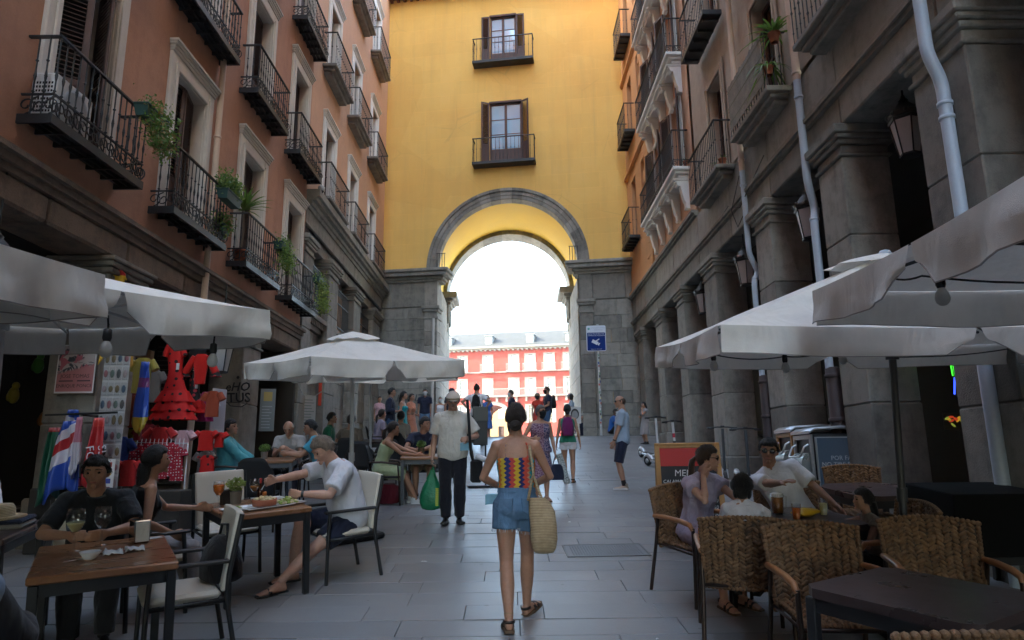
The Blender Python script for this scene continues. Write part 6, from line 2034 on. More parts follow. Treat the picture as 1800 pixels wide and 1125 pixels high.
m_denim_d = mat('denim_dark', (.05, .10, .19), rough=.9, var=.3, scale=7, fine=220, bump=.5, bscale=300, wr=10, spec=.2)
m_tank_g = cloth('tank_green', (.03, .20, .13)); m_khaki = cloth('khaki', (.28, .21, .13)); m_purple = cloth('purple_pack', (.14, .015, .09)); m_polo_d = cloth('dark_polo', (.022, .024, .030)); m_greydress = cloth('grey_dress', (.28, .26, .26))
m_bluedr = cloth('blue_dress', (.05, .14, .42)); m_jacket = cloth('jacket_grey_blue', (.14, .18, .24))
m_croch = crochet_mat(); m_pdress = print_mat('paisley_dress', (.030, .035, .10), (.12, .045, .085), (.38, .26, .30), 26, -.02)
m_shoe_b = plain('black_shoe_leather', (.02, .02, .022), rough=.35); m_shoe_be = plain('beige_suede', (.42, .33, .26), rough=.8); m_trn = plain('white_trainer', (.62, .62, .62))
m_capbe = cloth('cap_beige', (.58, .50, .42), bump=.3); m_capw = cloth('cap_white', (.62, .62, .66), bump=.3)

def backpack(label, b, m, w=.15, h=.42, d=.13, name='backpack'):
    root = b.root
    c, r, f, dd = b.frame(.30)
    _, wt, dt, o = b.sec(.30)
    loc = c - f * (dt + .02)
    Mw = Matrix.Translation(root.location) @ root.rotation_euler.to_matrix().to_4x4() @ Matrix.Diagonal((*root.scale, 1))
    t = thing(name, label, 'backpack', Mw @ loc); t.rotation_euler = root.rotation_euler; t.scale = root.scale
    q = MB(); rings = []
    for z, k, kd in ((-.5, .82, .75), (-.46, .95, 1.0), (-.2, 1.0, 1.1), (.1, .95, .95), (.32, .8, .72), (.45, .55, .5), (.5, .3, .3)):
        rings.append(ellring(V(0, 0, 0) + dd * (z * h) - f * (d * .5), r, f, w * k, d * .55 * kd, 18, 3))
    q.loft(rings); q.build('bag_body', m, t)
    q = MB(); rings = [ellring(dd * (z * h) - f * (d * .95), r, f, w * k * .8, d * .22, 14, 3) for z, k in ((-.42, .8), (-.36, 1), (-.1, 1), (-.04, .8))]
    q.loft(rings); q.build('front_pocket', m, t)
    for k in (-1, 1):
        s_ = MB(); pts = []
        for tt, sg, lat in ((.16, -1, .8), (.42, -1, .55), (.50, -.1, .52), (.44, 1, .58), (.30, 1, .78), (.18, .35, 1.12), (.15, -.6, 1.0)):
            _, w_, d_, o_ = b.sec(tt); cc, rr, ff, d2 = b.frame(tt)
            pts.append(cc + rr * (k * (.10 if tt < .48 else .085) * (lat / .62)) + ff * (sg * (d_ + .022)) + (d2 * .05 if tt > .48 else V(0, 0, 0)) - loc)
        s_.tube(pts, .014, 6); s_.build('shoulder_strap', m, t)
    return t
def seat_pose(s=1.0, **k):
    d = dict(pel=(0, -.09, .455 / s + .10), fl=(-.11, .38, .085), fr=(.11, .38, .085), lean=8)
    d.update(k); return d
def seated(label, x, y, d, height, pose, look, group=None):
    s = height / 1.75
    r, b = person(label, (x, y), 0, height, seat_pose(s, **pose), look, group)
    loc, rot = on_slope(x, y, face(*d)); r.location = loc; r.rotation_euler = rot
    return r, b

# ---- the walkers
HX, HY = .035, 5.42
hero, hb = person('young woman seen from behind in a striped crochet top and denim shorts, mid street', (HX, HY), radians(2), 1.66,
    dict(sex='f', lean=2, fl=(-.075, -.13, .085), fr=(.085, .26, .115), fyaw=(4, -32), fpitch=(0, 16), hl=(-.13, .27, 1.05), hr=(.14, .27, 1.06), el=(-1, -.75, -.35), er=(1, -.75, -.35), twist=0, head=(-4, -4, 0)),
    dict(skin='tan', hair=('bun', 'dark'), top=dict(m=m_croch, sleeve=0, neck=.355, hem=.112, inf=.010, flare=.006, name='crochet_top'), legs=('short_shorts', m_denim, .115), shoes=('sandal',), lod=0))
fr_ = MB(); rnd = random.Random(2)
for k in (-1, 1):
    c = hb.H[k].lerp(hb.K[k], .415); a = (hb.K[k] - hb.H[k]).normalized(); u = a.orthogonal().normalized(); v_ = a.cross(u)
    for i in range(70):
        th = rnd.uniform(0, 2 * pi); p = c + (u * cos(th) + v_ * sin(th)) * (.113 + rnd.uniform(-.003, .004)); fr_.tube([p - a * .01, p + a * rnd.uniform(.008, .022) + V(rnd.gauss(0, .004), rnd.gauss(0, .004), 0)], .0016, 4, False)
fr_.build('frayed_hem', plain('frayed_cotton', (.42, .47, .52)), hero, kind='stuff')
for k in (-1, 1):      # back pockets and belt loops
    c, r_, f_, d_ = hb.frame(-.015); _, w_, dd_, o_ = hb.sec(-.015); n_ = (-f_ + r_ * k * .42).normalized()
    ctr = c + r_ * k * .085 + f_ * (-dd_ - .006 + .008 + o_)
    sx = n_.cross(d_).normalized()
    q = MB(); P5 = [(-.052, .055), (.052, .055), (.052, -.04), (0, -.07), (-.052, -.04)]
    vs = [ctr + sx * x + d_ * z + n_ * .008 for x, z in P5] + [ctr + sx * x + d_ * z - n_ * .03 for x, z in P5]
    q.add(vs, [(0, 1, 2, 3, 4), (9, 8, 7, 6, 5)] + [(i, (i + 1) % 5, 5 + (i + 1) % 5, 5 + i) for i in range(5)]); q.build('back_pocket', m_denim, hero)
q = MB(); rg = []
for tt in (.085, .122):
    c, r_, f_, d_ = hb.frame(tt); _, w_, dd_, o_ = hb.sec(tt); rg.append(ellring(c, r_, f_, w_ + .016, dd_ + .016, 24))
q.loft(rg, True, False); q.build('waistband', m_denim, hero)
for k in (-1, 1):
    MB().tube([hb.A[k].lerp(hb.K[k], .07)] * 1 + [hb.A[k].lerp(hb.K[k], .085)], .038, 12).build('anklet', plain('cord_tan', (.3, .2, .1)), hero) if k < 0 else None
# the straw bag on her right shoulder
bg_x, bg_y, bg_z = .235, 5.30, .93
t = thing('straw_bag', 'woven straw shoulder bag hanging at her right hip', 'bag', (bg_x, bg_y, bg_z))
def straw():
    m, tt, b = nodes_of('woven_straw')
    tc = tt.nodes.new('ShaderNodeTexCoord'); sp = tt.nodes.new('ShaderNodeSeparateXYZ'); lk(tt, tc.outputs['Object'], sp.inputs[0])
    an = mth(tt, 'ARCTAN2', sp.outputs[0], sp.outputs[1])
    w = mth(tt, 'MULTIPLY', mth(tt, 'SINE', mth(tt, 'MULTIPLY', sp.outputs[2], 560)), mth(tt, 'ADD', mth(tt, 'MULTIPLY', mth(tt, 'SINE', mth(tt, 'MULTIPLY', an, 60)), .4), .8))
    c = ramp(tt, mth(tt, 'ADD', mth(tt, 'MULTIPLY', w, .3), mth(tt, 'MULTIPLY', nz(tt, obco(tt), 25), .8)), [(.1, (.36, .25, .13)), (.7, (.62, .47, .28))])
    lk(tt, c, b.inputs['Base Color']); b.inputs['Roughness'].default_value = .85
    bn = nd(tt, 'ShaderNodeBump', i_Strength=.7, i_Distance=.006); lk(tt, w, bn.inputs['Height']); lk(tt, bn.outputs[0], b.inputs['Normal'])
    return m
m_straw = straw()
q = MB(); rings = []
for z, w_, d_, dx in ((0, .03, .02, 0), (.008, .07, .05, 0), (.035, .088, .075, 0), (.1, .100, .085, 0), (.2, .100, .085, -.003), (.3, .098, .07, -.012), (.37, .078, .045, -.03), (.40, .06, .03, -.045)):
    rings.append(ellring(V(dx + .10 * (z - .2) * 0, 0, z), V(1, 0, 0), V(0, 1, 0), w_, d_, 24, 2.3))
q.loft(rings); q.build('bag_body', m_straw, t)
sh = Vector((HX, HY, g(HY))) + Matrix.Rotation(radians(2), 3, 'Z') @ (hb.S[1] * (1.66 / 1.75)) - Vector((bg_x, bg_y, bg_z)) + V(-.045, 0, .052)
for dy, dx in ((-.03, -.085), (.03, .02)):
    q = MB(); q.tube([V(dx - .03, dy * .6, .385), V(-.075, dy - .08 if dy < 0 else dy + .07, .58), sh + V(0, -.05 if dy < 0 else .06, -.05), sh, ], [.011, .009, .009, .010], 7); q.build('bag_strap', m_straw, t)
# blue mask dangling from her left wrist
def loose_mask(label, x, y, z, m, s=1.0):
    t = thing('face_mask', label, 'face mask', (x, y, z))
    q = MB(); q.grid(10, 6, lambda u, v: V((u - .5) * .13 * s, .025 * sin(u * pi) + .008 * sin(v * 20), (v - .5) * .085 * s - .02 * (u - .5) ** 2)); o = q.build('mask_cloth', m, t); md = o.modifiers.new('t', 'SOLIDIFY'); md.thickness = .003
    q = MB(); q.tube([(-.06 * s, 0, .03 * s), (-.02, 0, .10 * s), (.0, 0, .12 * s), (.02, 0, .10 * s), (.06 * s, 0, .03 * s)], .0018, 4); q.build('ear_loop', plain('elastic', (.6, .6, .6)), t)
    return t
loose_mask('light blue face mask dangling from the left wrist of the woman in crochet top', -.15, 5.60, 1.31, m_mask_c, .95)

capman, cb = person('man in beige flat cap and white shirt walking down with a green bag', (-.80, 9.42), face(.06, -1), 1.74,
    dict(lean=0, fl=(-.10, .02, .085), fr=(.08, .10, .085), hl=(-.215, .20, 1.10), hr=(.27, .04, .86), el=(-.7, -.8, -.4), head=(3, -12, 0), bulk=1.06, belly=.035, fyaw=(10, -6), curl=(.9, .9), palm=((.6, -.5, 0), None)),
    dict(skin='fair', hair=('short', 'grey'), top=dict(m=m_shirt_w, hem=-.12, sleeve=.8, inf=.016, sflare=.03, flare=.018, collar=m_shirt_w), legs=('trousers', m_blacknavy), shoes=('shoe', m_shoe_b), lod=0, head=dict(glasses=m_lens, cap=m_capbe)))
q = MB(); q.tube([cb.HM @ V(-.03, .097, -.046), cb.HM @ V(0, .108, -.040), cb.HM @ V(.03, .097, -.046)], [.005, .008, .005], 6); q.build('moustache', HR['grey'], capman)
t = thing('shopping_bag', 'bulging green plastic carrier bag in the hand of the man in flat cap', 'bag', (-1.08, 9.35, .98))
m_gbag = mat('green_plastic_bag', (.015, .23, .10), rough=.35, var=.2, scale=9, bump=.6, bscale=25, trans=.2)
q = MB(); rings = []; rnd = random.Random(5)
for i, (z, w_, d_) in enumerate(((0, .05, .04), (.02, .12, .08), (.10, .155, .10), (.2, .15, .10), (.3, .115, .08), (.38, .075, .05), (.46, .04, .025), (.52, .022, .018))):
    rings.append([p + V(rnd.gauss(0, .006), rnd.gauss(0, .006), 0) for p in ellring(V(.02 * i / 7, 0, z), V(1, 0, 0), V(0, 1, 0), w_, d_, 22, 2.2)])
q.loft(rings); q.build('bag_body', m_gbag, t)
for k in (-1, 1): MB().tube([V(k * .05, 0, .40), V(.02 + k * .018, 0, .50), V(.03, 0, .57)], [.014, .012, .012], 6).build('bag_handle', m_gbag, t)
q = MB()
for i in range(9): q.box(.075, .115, -.1065 + .004 * (i % 2), -.10, .06 + i * .026, .078 + i * .026)
q.build('yellow_print', plain('print_yellow', (.45, .48, .03)), t)
t = thing('sling_bag', 'black sling bag and strap over the shoulder of the man in flat cap', 'bag', (-.55, 9.32, 1.75))
q = MB(); q.tube([(-.04, -.10, .66), (-.02, -.19, .5), (.0, -.23, .2), (.02, -.22, -.05), (.04, -.18, -.12)], .021, 6); q.build('strap', m_black, t)
q = MB(); q.bbox(.0, .16, -.1, .1, -.42, -.12, .03); q.build('bag_body', m_black, t)
q = MB(); q.tube([(.08, -.12, -.07), (.22, -.12, -.13)], .035, 10); q.build('rolled_paper', m_whitec, t)
loose_mask('pale blue face mask hanging from the wrist of the man in flat cap', -.60, 9.20, 1.80, m_mask_c, 1.25)

r3, b3 = person('grey haired woman in purple and navy print dress and black mask, walking towards us', (.47, 11.4), face(.15, -1), 1.54,
    dict(sex='f', bulk=1.14, head=(38, 0, 0), hr=(.17, .24, 1.12), hl=(-.27, .05, .86), er=(.8, -.8, -.3), fl=(-.08, .14, .085), fr=(.07, -.05, .085), curl=(.8, .7)),
    dict(skin='tan', hair=('short', 'salt'), top=dict(m=m_pdress, sleeve=0, neck=.47, hem=-.05, inf=.014, skirt=(.50, .06), name='dress'), shoes=('sandal',), lod=1, head=dict(mask=m_mask_b, glasses=m_lens)))
t = thing('handbag', 'dark navy handbag carried by the woman in print dress', 'bag', (.74, 11.28, 1.30))
q = MB(); q.loft([ellring(V(0, 0, z), V(1, 0, 0), V(0, 1, 0), w_, .06, 16, 3) for z, w_ in ((0, .11), (.03, .14), (.15, .13), (.22, .10), (.25, .06))]); q.build('bag_body', m_navy, t); MB().tube([(-.08, 0, .22), (-.04, 0, .36), (.04, 0, .36), (.08, 0, .22)], .009, 6).build('bag_handle', m_navy, t)
t = thing('paper_bag', 'pale patterned paper bag swinging beside the navy handbag', 'bag', (.90, 11.3, 1.24), (0, radians(-16), 0))
MB().bbox(-.05, .05, -.07, .07, 0, .5, .01).build('bag_body', print_mat('speckled_paper', (.40, .43, .42), (0, 0, 0), (.10, .12, .12), 30), t)

r4, b4 = person('woman with a purple backpack and white shorts walking up towards the plaza', (1.14, 13.98), radians(-4), 1.56,
    dict(sex='f', fl=(-.08, .08, .085), fr=(.09, -.06, .085), hl=(-.26, .03, .84), hr=(.27, .04, .86)), dict(skin='tan', hair=('bun', 'black'), top=dict(m=m_tank_g, sleeve=0, neck=.48, hem=-.05), legs=('short_shorts', m_whitec), shoes=('sandal',), lod=1))
backpack('purple backpack on the woman in green top and white shorts', b4, m_purple, .135, .42)
r5, b5 = person('balding man in blue grey T-shirt and navy shorts standing by the right arcade', (2.05, 12.79), face(-1, .18), 1.71,
    dict(lean=-2, belly=.03, hl=(-.2, .16, .86), hr=(.2, .1, .85), head=(12, -4, 0), bulk=1.05), dict(skin='tan', hair=('bald', 'brown'), top=dict(m=m_bluegrey, hem=-.1, sleeve=.7), legs=('bermuda', m_navy), shoes=('trainer', m_shoe_be), socks=m_black, bareleg=True, lod=0, head=dict(glasses=m_lens), watch=-1))
# ---- groups near the arch
B2 = dict(lod=2)
def far(label, x, y, d, h, pose, look, group=None): look = dict(look, lod=look.get('lod', 2)); return person(label, (x, y), face(*d), h, pose, look, group)
far('bearded man in navy shirt and jeans standing in profile by the left pier', -3.34, 19.0, (1, .05), 1.82, dict(hl=(-.12, .2, 1.12), hr=(.15, .22, 1.1)), dict(skin='olive', hair=('short', 'black'), top=dict(m=m_navy, sleeve=1.6, hem=-.08), legs=('trousers', m_denim_d), shoes=('shoe', m_shoe_b), lod=1))
far('curly haired woman in a teal strapless dress beside the bearded man', -3.05, 19.3, (1, -.1), 1.70, dict(sex='f', hl=(-.1, .22, 1.1)), dict(skin='tan', hair=('long', 'black'), top=dict(m=m_teald, sleeve=0, neck=.38, straps=False, hem=-.05, skirt=(.62, .07), name='dress'), shoes=('sandal',), lod=1))
far('woman in orange dress standing behind the one in teal', -2.92, 20.0, (1, -.45), 1.60, dict(sex='f', hl=(-.1, .2, 1.05)), dict(skin='olive', hair=('bun', 'dark'), top=dict(m=m_orange_c, sleeve=.5, hem=-.05, skirt=(.5, .05), name='dress'), shoes=('sandal',), lod=1))
far('man with white mask in navy polo and denim shorts standing against the pier', -2.8, 22.3, (.1, -1), 1.60, dict(hl=(-.2, .05, .85)), dict(skin='olive', hair=('short', 'dark'), top=dict(m=m_navy, hem=-.08), legs=('bermuda', m_denim), shoes=('trainer', m_trn), lod=1, head=dict(mask=m_mask_w)))
far('short woman in pink at the foot of the left pier', -4.45, 23.2, (.5, -1), 1.42, dict(sex='f'), dict(skin='tan', hair=('pony', 'black'), top=dict(m=m_pink), legs=('capri', m_khaki)))
far('woman in white top with pale mask just left of the arch opening', -2.5, 24.2, (.4, -1), 1.48, dict(sex='f', hr=(.1, .22, 1.05)), dict(skin='tan', hair=('bun', 'sandy'), top=dict(m=m_whitec, sleeve=0, neck=.46), legs=('mini', m_khaki), head=dict(mask=m_mask_w)))
rb, bb = far('man with topknot and dark backpack, hands on hips, seen from behind', -1.03, 20.5, (.1, 1), 1.83, dict(hl=(-.26, .0, 1.05), hr=(.26, .0, 1.05), el=(-1, -.4, 0), er=(1, -.4, 0), fl=(-.16, 0, .085), fr=(.16, 0, .085)), dict(skin='tan', hair=('topknot', 'black'), top=dict(m=m_whitec, hem=-.08), legs=('trousers', m_black), lod=1))
backpack('small dark drawstring backpack of the man with topknot', bb, m_black, .11, .40, .09)
far('man in dark top and cap partly hidden behind the flat cap man', -2.1, 24, (.6, -.8), 1.76, dict(), dict(skin='tan', hair=('short', 'dark'), top=dict(m=m_navy), legs=('trousers', m_black), head=dict(cap=m_navy)))
far('woman in bright blue dress and pale mask beyond the topknot man', -.86, 24.5, (-.2, -1), 1.55, dict(sex='f'), dict(skin='tan', hair=('bob', 'dark'), top=dict(m=m_bluedr, hem=-.05, sleeve=.4, skirt=(.5, .06), name='dress'), head=dict(mask=m_mask_w)))
far('man in navy top with white mask under the arch, in profile', .02, 24.0, (-1, -.2), 1.67, dict(), dict(skin='tan', hair=('short', 'dark'), top=dict(m=m_navy), legs=('trousers', m_black), head=dict(mask=m_mask_w), lod=1))
far('woman in red dress and black mask under the arch', .95, 24.5, (-.2, -1), 1.60, dict(sex='f'), dict(skin='tan', hair=('bob', 'sandy'), top=dict(m=m_red_c, hem=-.05, sleeve=.3, skirt=(.52, .06), name='dress'), head=dict(mask=m_mask_b), lod=1))
r7, b7 = far('tall man in navy polo and shorts with a backpack and black mask', 1.28, 23.9, (-1, -.25), 1.76, dict(hl=(-.1, .25, 1.0), hr=(.12, .25, 1.0)), dict(skin='tan', hair=('short', 'brown'), top=dict(m=m_navy, hem=-.08), legs=('bermuda', m_denim_d), shoes=('trainer', m_trn), head=dict(mask=m_mask_b), lod=1))
backpack('dark grey backpack of the tall man in navy polo', b7, m_black, .14, .46)
far('woman in pale blue top and white cap near the right pier', 2.18, 24.8, (-1, .2), 1.60, dict(sex='f', hr=(.1, .22, 1.1)), dict(skin='tan', hair=('bob', 'black'), top=dict(m=m_bluegrey), legs=('mini', m_khaki), head=dict(cap=m_capw), lod=1))
def crouch(label, x, y, d, h, look, **k):
    p = dict(pel=(0, -.05, .52), fl=(-.14, .34, .085), fr=(.14, .36, .085), lean=15, hl=(-.1, .4, .75), hr=(.1, .42, .75)); p.update(k)
    return far(label, x, y, d, h, p, look)
crouch('street artist in grey sitting on a stool beside a portrait', 2.80, 24.9, (-.6, -1), 1.66, dict(skin='tan', hair=('short', 'grey'), top=dict(m=m_greyt), legs=('trousers', m_navy)))
crouch('man in bright blue T-shirt sitting low by the right pier', 3.42, 23.3, (1, -.3), 1.60, dict(skin='brown', hair=('buzz', 'black'), top=dict(m=m_blue), legs=('trousers', m_black), head=dict(mask=m_mask_w)), pel=(0, -.05, .22), fl=(-.16, .5, .085), fr=(.16, .52, .085), hl=(-.12, .35, .5), hr=(.12, .35, .5))
far('dark haired woman in grey dress leaning at the right arcade behind the scooters', 3.98, 20.5, (-1, -.45), 1.24, dict(sex='f', hl=(-.05, .16, 1.42), hr=(.02, .24, 1.12), el=(-.5, .6, -1)), dict(skin='tan', hair=('long', 'black'), top=dict(m=m_greydress, hem=-.05, sleeve=.4, skirt=(.5, .04), name='dress'), lod=1))
# stool for the artist, portrait on an easel
t = thing('stool', 'low folding stool under the street artist', 'stool', (2.80, 24.9, 2.386))
MB().bbox(-.17, .17, -.17, .17, .36, .40, .01).build('seat', m_black, t)
for sx in (-1, 1):
    for sy in (-1, 1): MB().tube([(sx * .14, sy * .14, .36), (sx * .17, sy * .17, 0)], .012, 5).build('leg', m_blackm, t)
t = thing('portrait_board', 'black and white portrait drawing of a smiling face on a board', 'picture', (2.25, 24.3, 2.386), radians(8))
pb = MB().bbox(-.22, .22, -.01, .01, .50, 1.08, .004).build('board', plain('drawing_paper', (.50, .50, .50)), t)
q = MB(); q.prism([(.11 * cos(a), .15 * sin(a)) for a in [2 * pi * i / 18 for i in range(18)]], .0105, .012, T4(0, 0, .80) @ MF @ S4(1, 1, -1)); q.build('drawn_face', plain('drawn_grey', (.26, .26, .26)), pb)
q = MB(); q.prism([(.15 * cos(a), .19 * sin(a) + .03) for a in [2 * pi * i / 18 for i in range(18)]], .0101, .0108, T4(0, 0, .80) @ MF @ S4(1, 1, -1)); q.build('drawn_hair', plain('drawn_black', (.03, .03, .03)), pb)
for x in (-.15, .15): MB().tube([(x, 0, .5), (x * 1.3, .0, 0)], .012, 5).build('leg', m_blackm, t)

# ---- left terrace
cx6, cy6 = -1.66, 6.86
r6, b6 = seated('grey haired man in white T-shirt and navy shorts eating at the laid table', cx6, cy6, (-.79, -.61), 1.80,
    dict(lean=20, curve=.75, hr=(.10, .62, .90), hl=(-.16, .44, .80), er=(.9, .1, -.6), el=(-.8, -.5, -.5), fl=(-.20, .62, .085), fr=(.10, .40, .085), kl=(-.25, 1, .8), kr=(.1, 1, .8), head=(6, -34, 0), bulk=1.10, belly=.045, curl=(.9, .9), handd=((.75, .65, .05), None), fyaw=(6, -4)),
    dict(skin='fair', hair=('short', 'sandy'), top=dict(m=m_tee_w, hem=-.12, sleeve=.72, inf=.016, sflare=.022, flare=.02), legs=('shorts', m_navy), shoes=('flip',), lod=0, watch=-1))
seated('man in dark polo shirt sitting behind the near wooden table, facing us', -3.12, 5.40, (.45, -.89), 1.70,
    dict(lean=25, hl=(-.10, .46, .80), hr=(.14, .42, .80), el=(-.9, -.2, -.5), er=(.9, -.2, -.5), bulk=1.1, belly=.03, head=(-8, -4, 0)), dict(skin='tan', hair=('short', 'black'), top=dict(m=m_polo_d, sleeve=.85, collar=m_polo_d), legs=('trousers', m_black), lod=0))
seated('black haired woman in dark sleeveless top turned away at the laid table', -2.97, 5.84, (.79, .61), 1.66,
    dict(sex='f', lean=12, hl=(-.12, .42, .80), hr=(.22, .16, .66), er=(.7, -.8, -.5)), dict(skin='tan', hair=('long', 'black'), top=dict(m=m_black, sleeve=0, neck=.46), legs=('trousers', m_greydress), lod=1))
seated('person in black jacket with grey blue yoke at the bottom left, seen from behind', -2.0, 2.5, (-.25, .97), 1.74,
    dict(lean=10, hl=(-.15, .40, .80), hr=(.15, .40, .80)), dict(skin='tan', hair=('short', 'black'), top=dict(m=m_black, sleeve=1.6, hem=-.06, inf=.02, yoke=m_jacket), legs=('trousers', m_black), lod=0))
seated('person in white shirt at the left edge behind the pole', -4.52, 5.9, (.6, -.8), 1.7, dict(lean=10, hl=(-.12, .4, .8), hr=(.12, .4, .8)), dict(skin='tan', hair=('short', 'dark'), top=dict(m=m_whitec, sleeve=1.5), legs=('trousers', m_black)))
seated('man in teal shirt and white trousers sitting in profile by the graffiti pillar', -4.28, 10.75, (.95, .22), 1.74, dict(lean=2, hl=(-.1, .36, .66), hr=(.12, .34, .64), head=(-20, 2, 0), belly=.03, bulk=1.06), dict(skin='tan', hair=('short', 'black'), top=dict(m=m_teal, sleeve=1.5, hem=-.10, inf=.018), legs=('trousers', m_whitec), lod=1))
seated('bald man in grey T-shirt looking down at his phone', -3.72, 11.72, (.05, -1), 1.74, dict(lean=14, hl=(-.08, .34, .86), hr=(.08, .34, .86), head=(0, -28, 0), bulk=1.08), dict(skin='tan', hair=('bald', 'grey'), top=dict(m=m_greyt), legs=('trousers', m_black), lod=1))
seated('man in turquoise T-shirt with sunglasses on his head, back half turned', -3.12, 11.2, (-1, -.15), 1.74, dict(lean=16, hl=(-.12, .44, .82), hr=(.12, .44, .82), head=(14, -10, 0), bulk=1.08), dict(skin='tan', hair=('short', 'black'), top=dict(m=m_turq), legs=('trousers', m_navy), lod=1))
seated('young woman in pale green dress leaning on the wooden table', -2.02, 11.25, (1, .14), 1.66, dict(sex='f', lean=18, hl=(-.05, .55, .80), hr=(.12, .50, .80), fl=(-.08, .42, .085), fr=(.12, .50, .085), head=(10, -6, 0)), dict(skin='tan', hair=('pony', 'dark'), top=dict(m=m_pgreen, sleeve=0, neck=.40, skirt=(.42, .05), name='dress'), shoes=('trainer', m_trn), bareleg=True, lod=1))
seated('young man in navy polo shirt with folded arms on the wooden table', -1.52, 12.05, (.1, -1), 1.78, dict(lean=18, hl=(.02, .46, .80), hr=(.10, .42, .80), el=(-.9, .2, -.5), er=(.9, .2, -.5), head=(48, -4, 0), bulk=1.12), dict(skin='tan', hair=('short', 'black'), top=dict(m=m_navy, collar=m_navy), legs=('bermuda', m_khaki), shoes=('trainer', m_shoe_b), bareleg=True, lod=1))
seated('bearded man in green T-shirt in profile up the street', -3.9, 15.15, (1, .1), 1.76, dict(lean=6), dict(skin='olive', hair=('short', 'black'), top=dict(m=m_green), legs=('trousers', m_black)))
seated('man in brown T-shirt seen from behind the parasol pole', -3.3, 14.35, (.1, 1), 1.76, dict(lean=8, hl=(-.3, .36, .8)), dict(skin='tan', hair=('short', 'dark'), top=dict(m=m_brownt), legs=('trousers', m_black)))
seated('dark haired woman in lilac top seen from behind', -3.25, 17.3, (.8, .6), 1.68, dict(sex='f', lean=10), dict(skin='tan', hair=('pony', 'dark'), top=dict(m=m_lilac), legs=('trousers', m_navy)))
seated('man in beige T-shirt seen from behind near the standing group', -2.5, 15.7, (.3, 1), 1.74, dict(lean=10), dict(skin='tan', hair=('short', 'black'), top=dict(m=m_beiget), legs=('trousers', m_black)))
# ---- right terrace
seated('woman in lilac dress and round sunglasses, hand at her ear', 1.62, 6.10, (.42, -.9), 1.56,
    dict(sex='f', lean=14, hr=(.10, .15, 1.14), er=(.35, .75, -1), hl=(-.22, .50, .80), el=(-.8, -.2, -.6), head=(48, -6, 0), curl=(.5, .9), handd=(None, (-.25, -.1, 1))), dict(skin='fair', hair=('pony', 'brown'), top=dict(m=m_lilac, sleeve=.3, neck=.48, inf=.016, sflare=.03, skirt=(.55, .05), name='dress'), shoes=('sandal',), lod=0, head=dict(glasses=m_lens)))
seated('small child with black bobbed hair and white top, seen from behind', 1.72, 5.36, (.35, .94), 1.26, dict(sex='f', pel=(0, .02, .70), fl=(-.1, .40, .30), fr=(.1, .40, .30), lean=10, hr=(.26, .52, 1.0), hl=(-.08, .45, .98)), dict(skin='tan', hair=('bob', 'black'), top=dict(m=m_whitec, sleeve=.35), legs=('shorts', m_greydress), lod=0))
seated('man in sunglasses and white T-shirt leaning back and gesturing', 2.56, 6.40, (-.32, -.95), 1.66,
    dict(lean=-4, side=25, hr=(.14, .40, .98), er=(.8, -.2, -.7), hl=(-.33, .16, .74), head=(-4, -4, -4), handd=(None, (-.5, .55, .25)), palm=(None, (0, -.3, -1)), curl=(.4, .35)), dict(skin='olive', hair=('short', 'black'), top=dict(m=m_tee_w, sleeve=.7, inf=.016), legs=('shorts', m_khaki), lod=0, head=dict(glasses=m_lens)))
seated('child with long dark hair reaching for the snacks at the right', 2.72, 5.35, (-1, .1), 1.16, dict(sex='f', pel=(0, -.02, .68), fl=(-.1, .38, .30), fr=(.1, .38, .30), lean=14, hr=(.06, .62, 1.06), hl=(-.10, .40, 1.0)), dict(skin='olive', hair=('long', 'black'), top=dict(m=m_brownt, sleeve=.2), legs=('shorts', m_black), lod=1))
# ================================================================== on the tables
bpy.context.view_layer.update()
TABS = {o['label']: o for o in COL.objects if o.name.startswith('table') and o.get('category') == 'table'}
def tab(key): return [o for l, o in TABS.items() if key in l][0]
def on_table(key, x, y, h=.74, yaw=0):
    o = tab(key); M = Matrix.Translation(o.location) @ o.rotation_euler.to_matrix().to_4x4()
    return M @ Vector((x, y, h + .001)), (o.rotation_euler.to_matrix() @ Matrix.Rotation(yaw, 3, 'Z')).to_euler()
def tthing(name, label, cat, key, x, y, yaw=0, group=None, h=.74):
    loc, rot = on_table(key, x, y, h, yaw); return thing(name, label, cat, loc, rot, group)
m_cer = plain('white_ceramic', (.68, .68, .68), rough=.2); m_cl = glassmat('clear_glass'); m_stl = plain('cutlery_steel', (.5, .5, .5), rough=.25, metal=.9); m_nap = cloth('paper_napkin', (.68, .68, .68), bump=.5)
def liquid(name, col):
    m, t, b = nodes_of(name); b.inputs['Base Color'].default_value = (*col, 1); b.inputs['Roughness'].default_value = .05; b.inputs['Transmission Weight'].default_value = .15; b.inputs['IOR'].default_value = 1.33; return m
m_spritz = liquid('orange_drink', (.85, .20, .02)); m_wine = liquid('white_wine', (.75, .68, .35)); m_beer = liquid('amber_beer', (.40, .15, .03)); m_cola = liquid('dark_drink', (.06, .02, .01))
LAID, NEAR = 'laid with food', 'near left corner'
def plate(label, key, x, y, w, d, yaw, group='white plates on the laid table'):
    r = tthing('plate', label, 'plate', key, x, y, yaw, group)
    q = MB(); q.loft([[V(sx * w * k, sy * d * k, z) for sx, sy in ((-1, -1), (1, -1), (1, 1), (-1, 1))] for k, z in ((.38, 0), (.42, .003), (.5, .014), (.495, .019), (.42, .009), (.36, .008))], False); q.build('dish', m_cer, r)
    return r
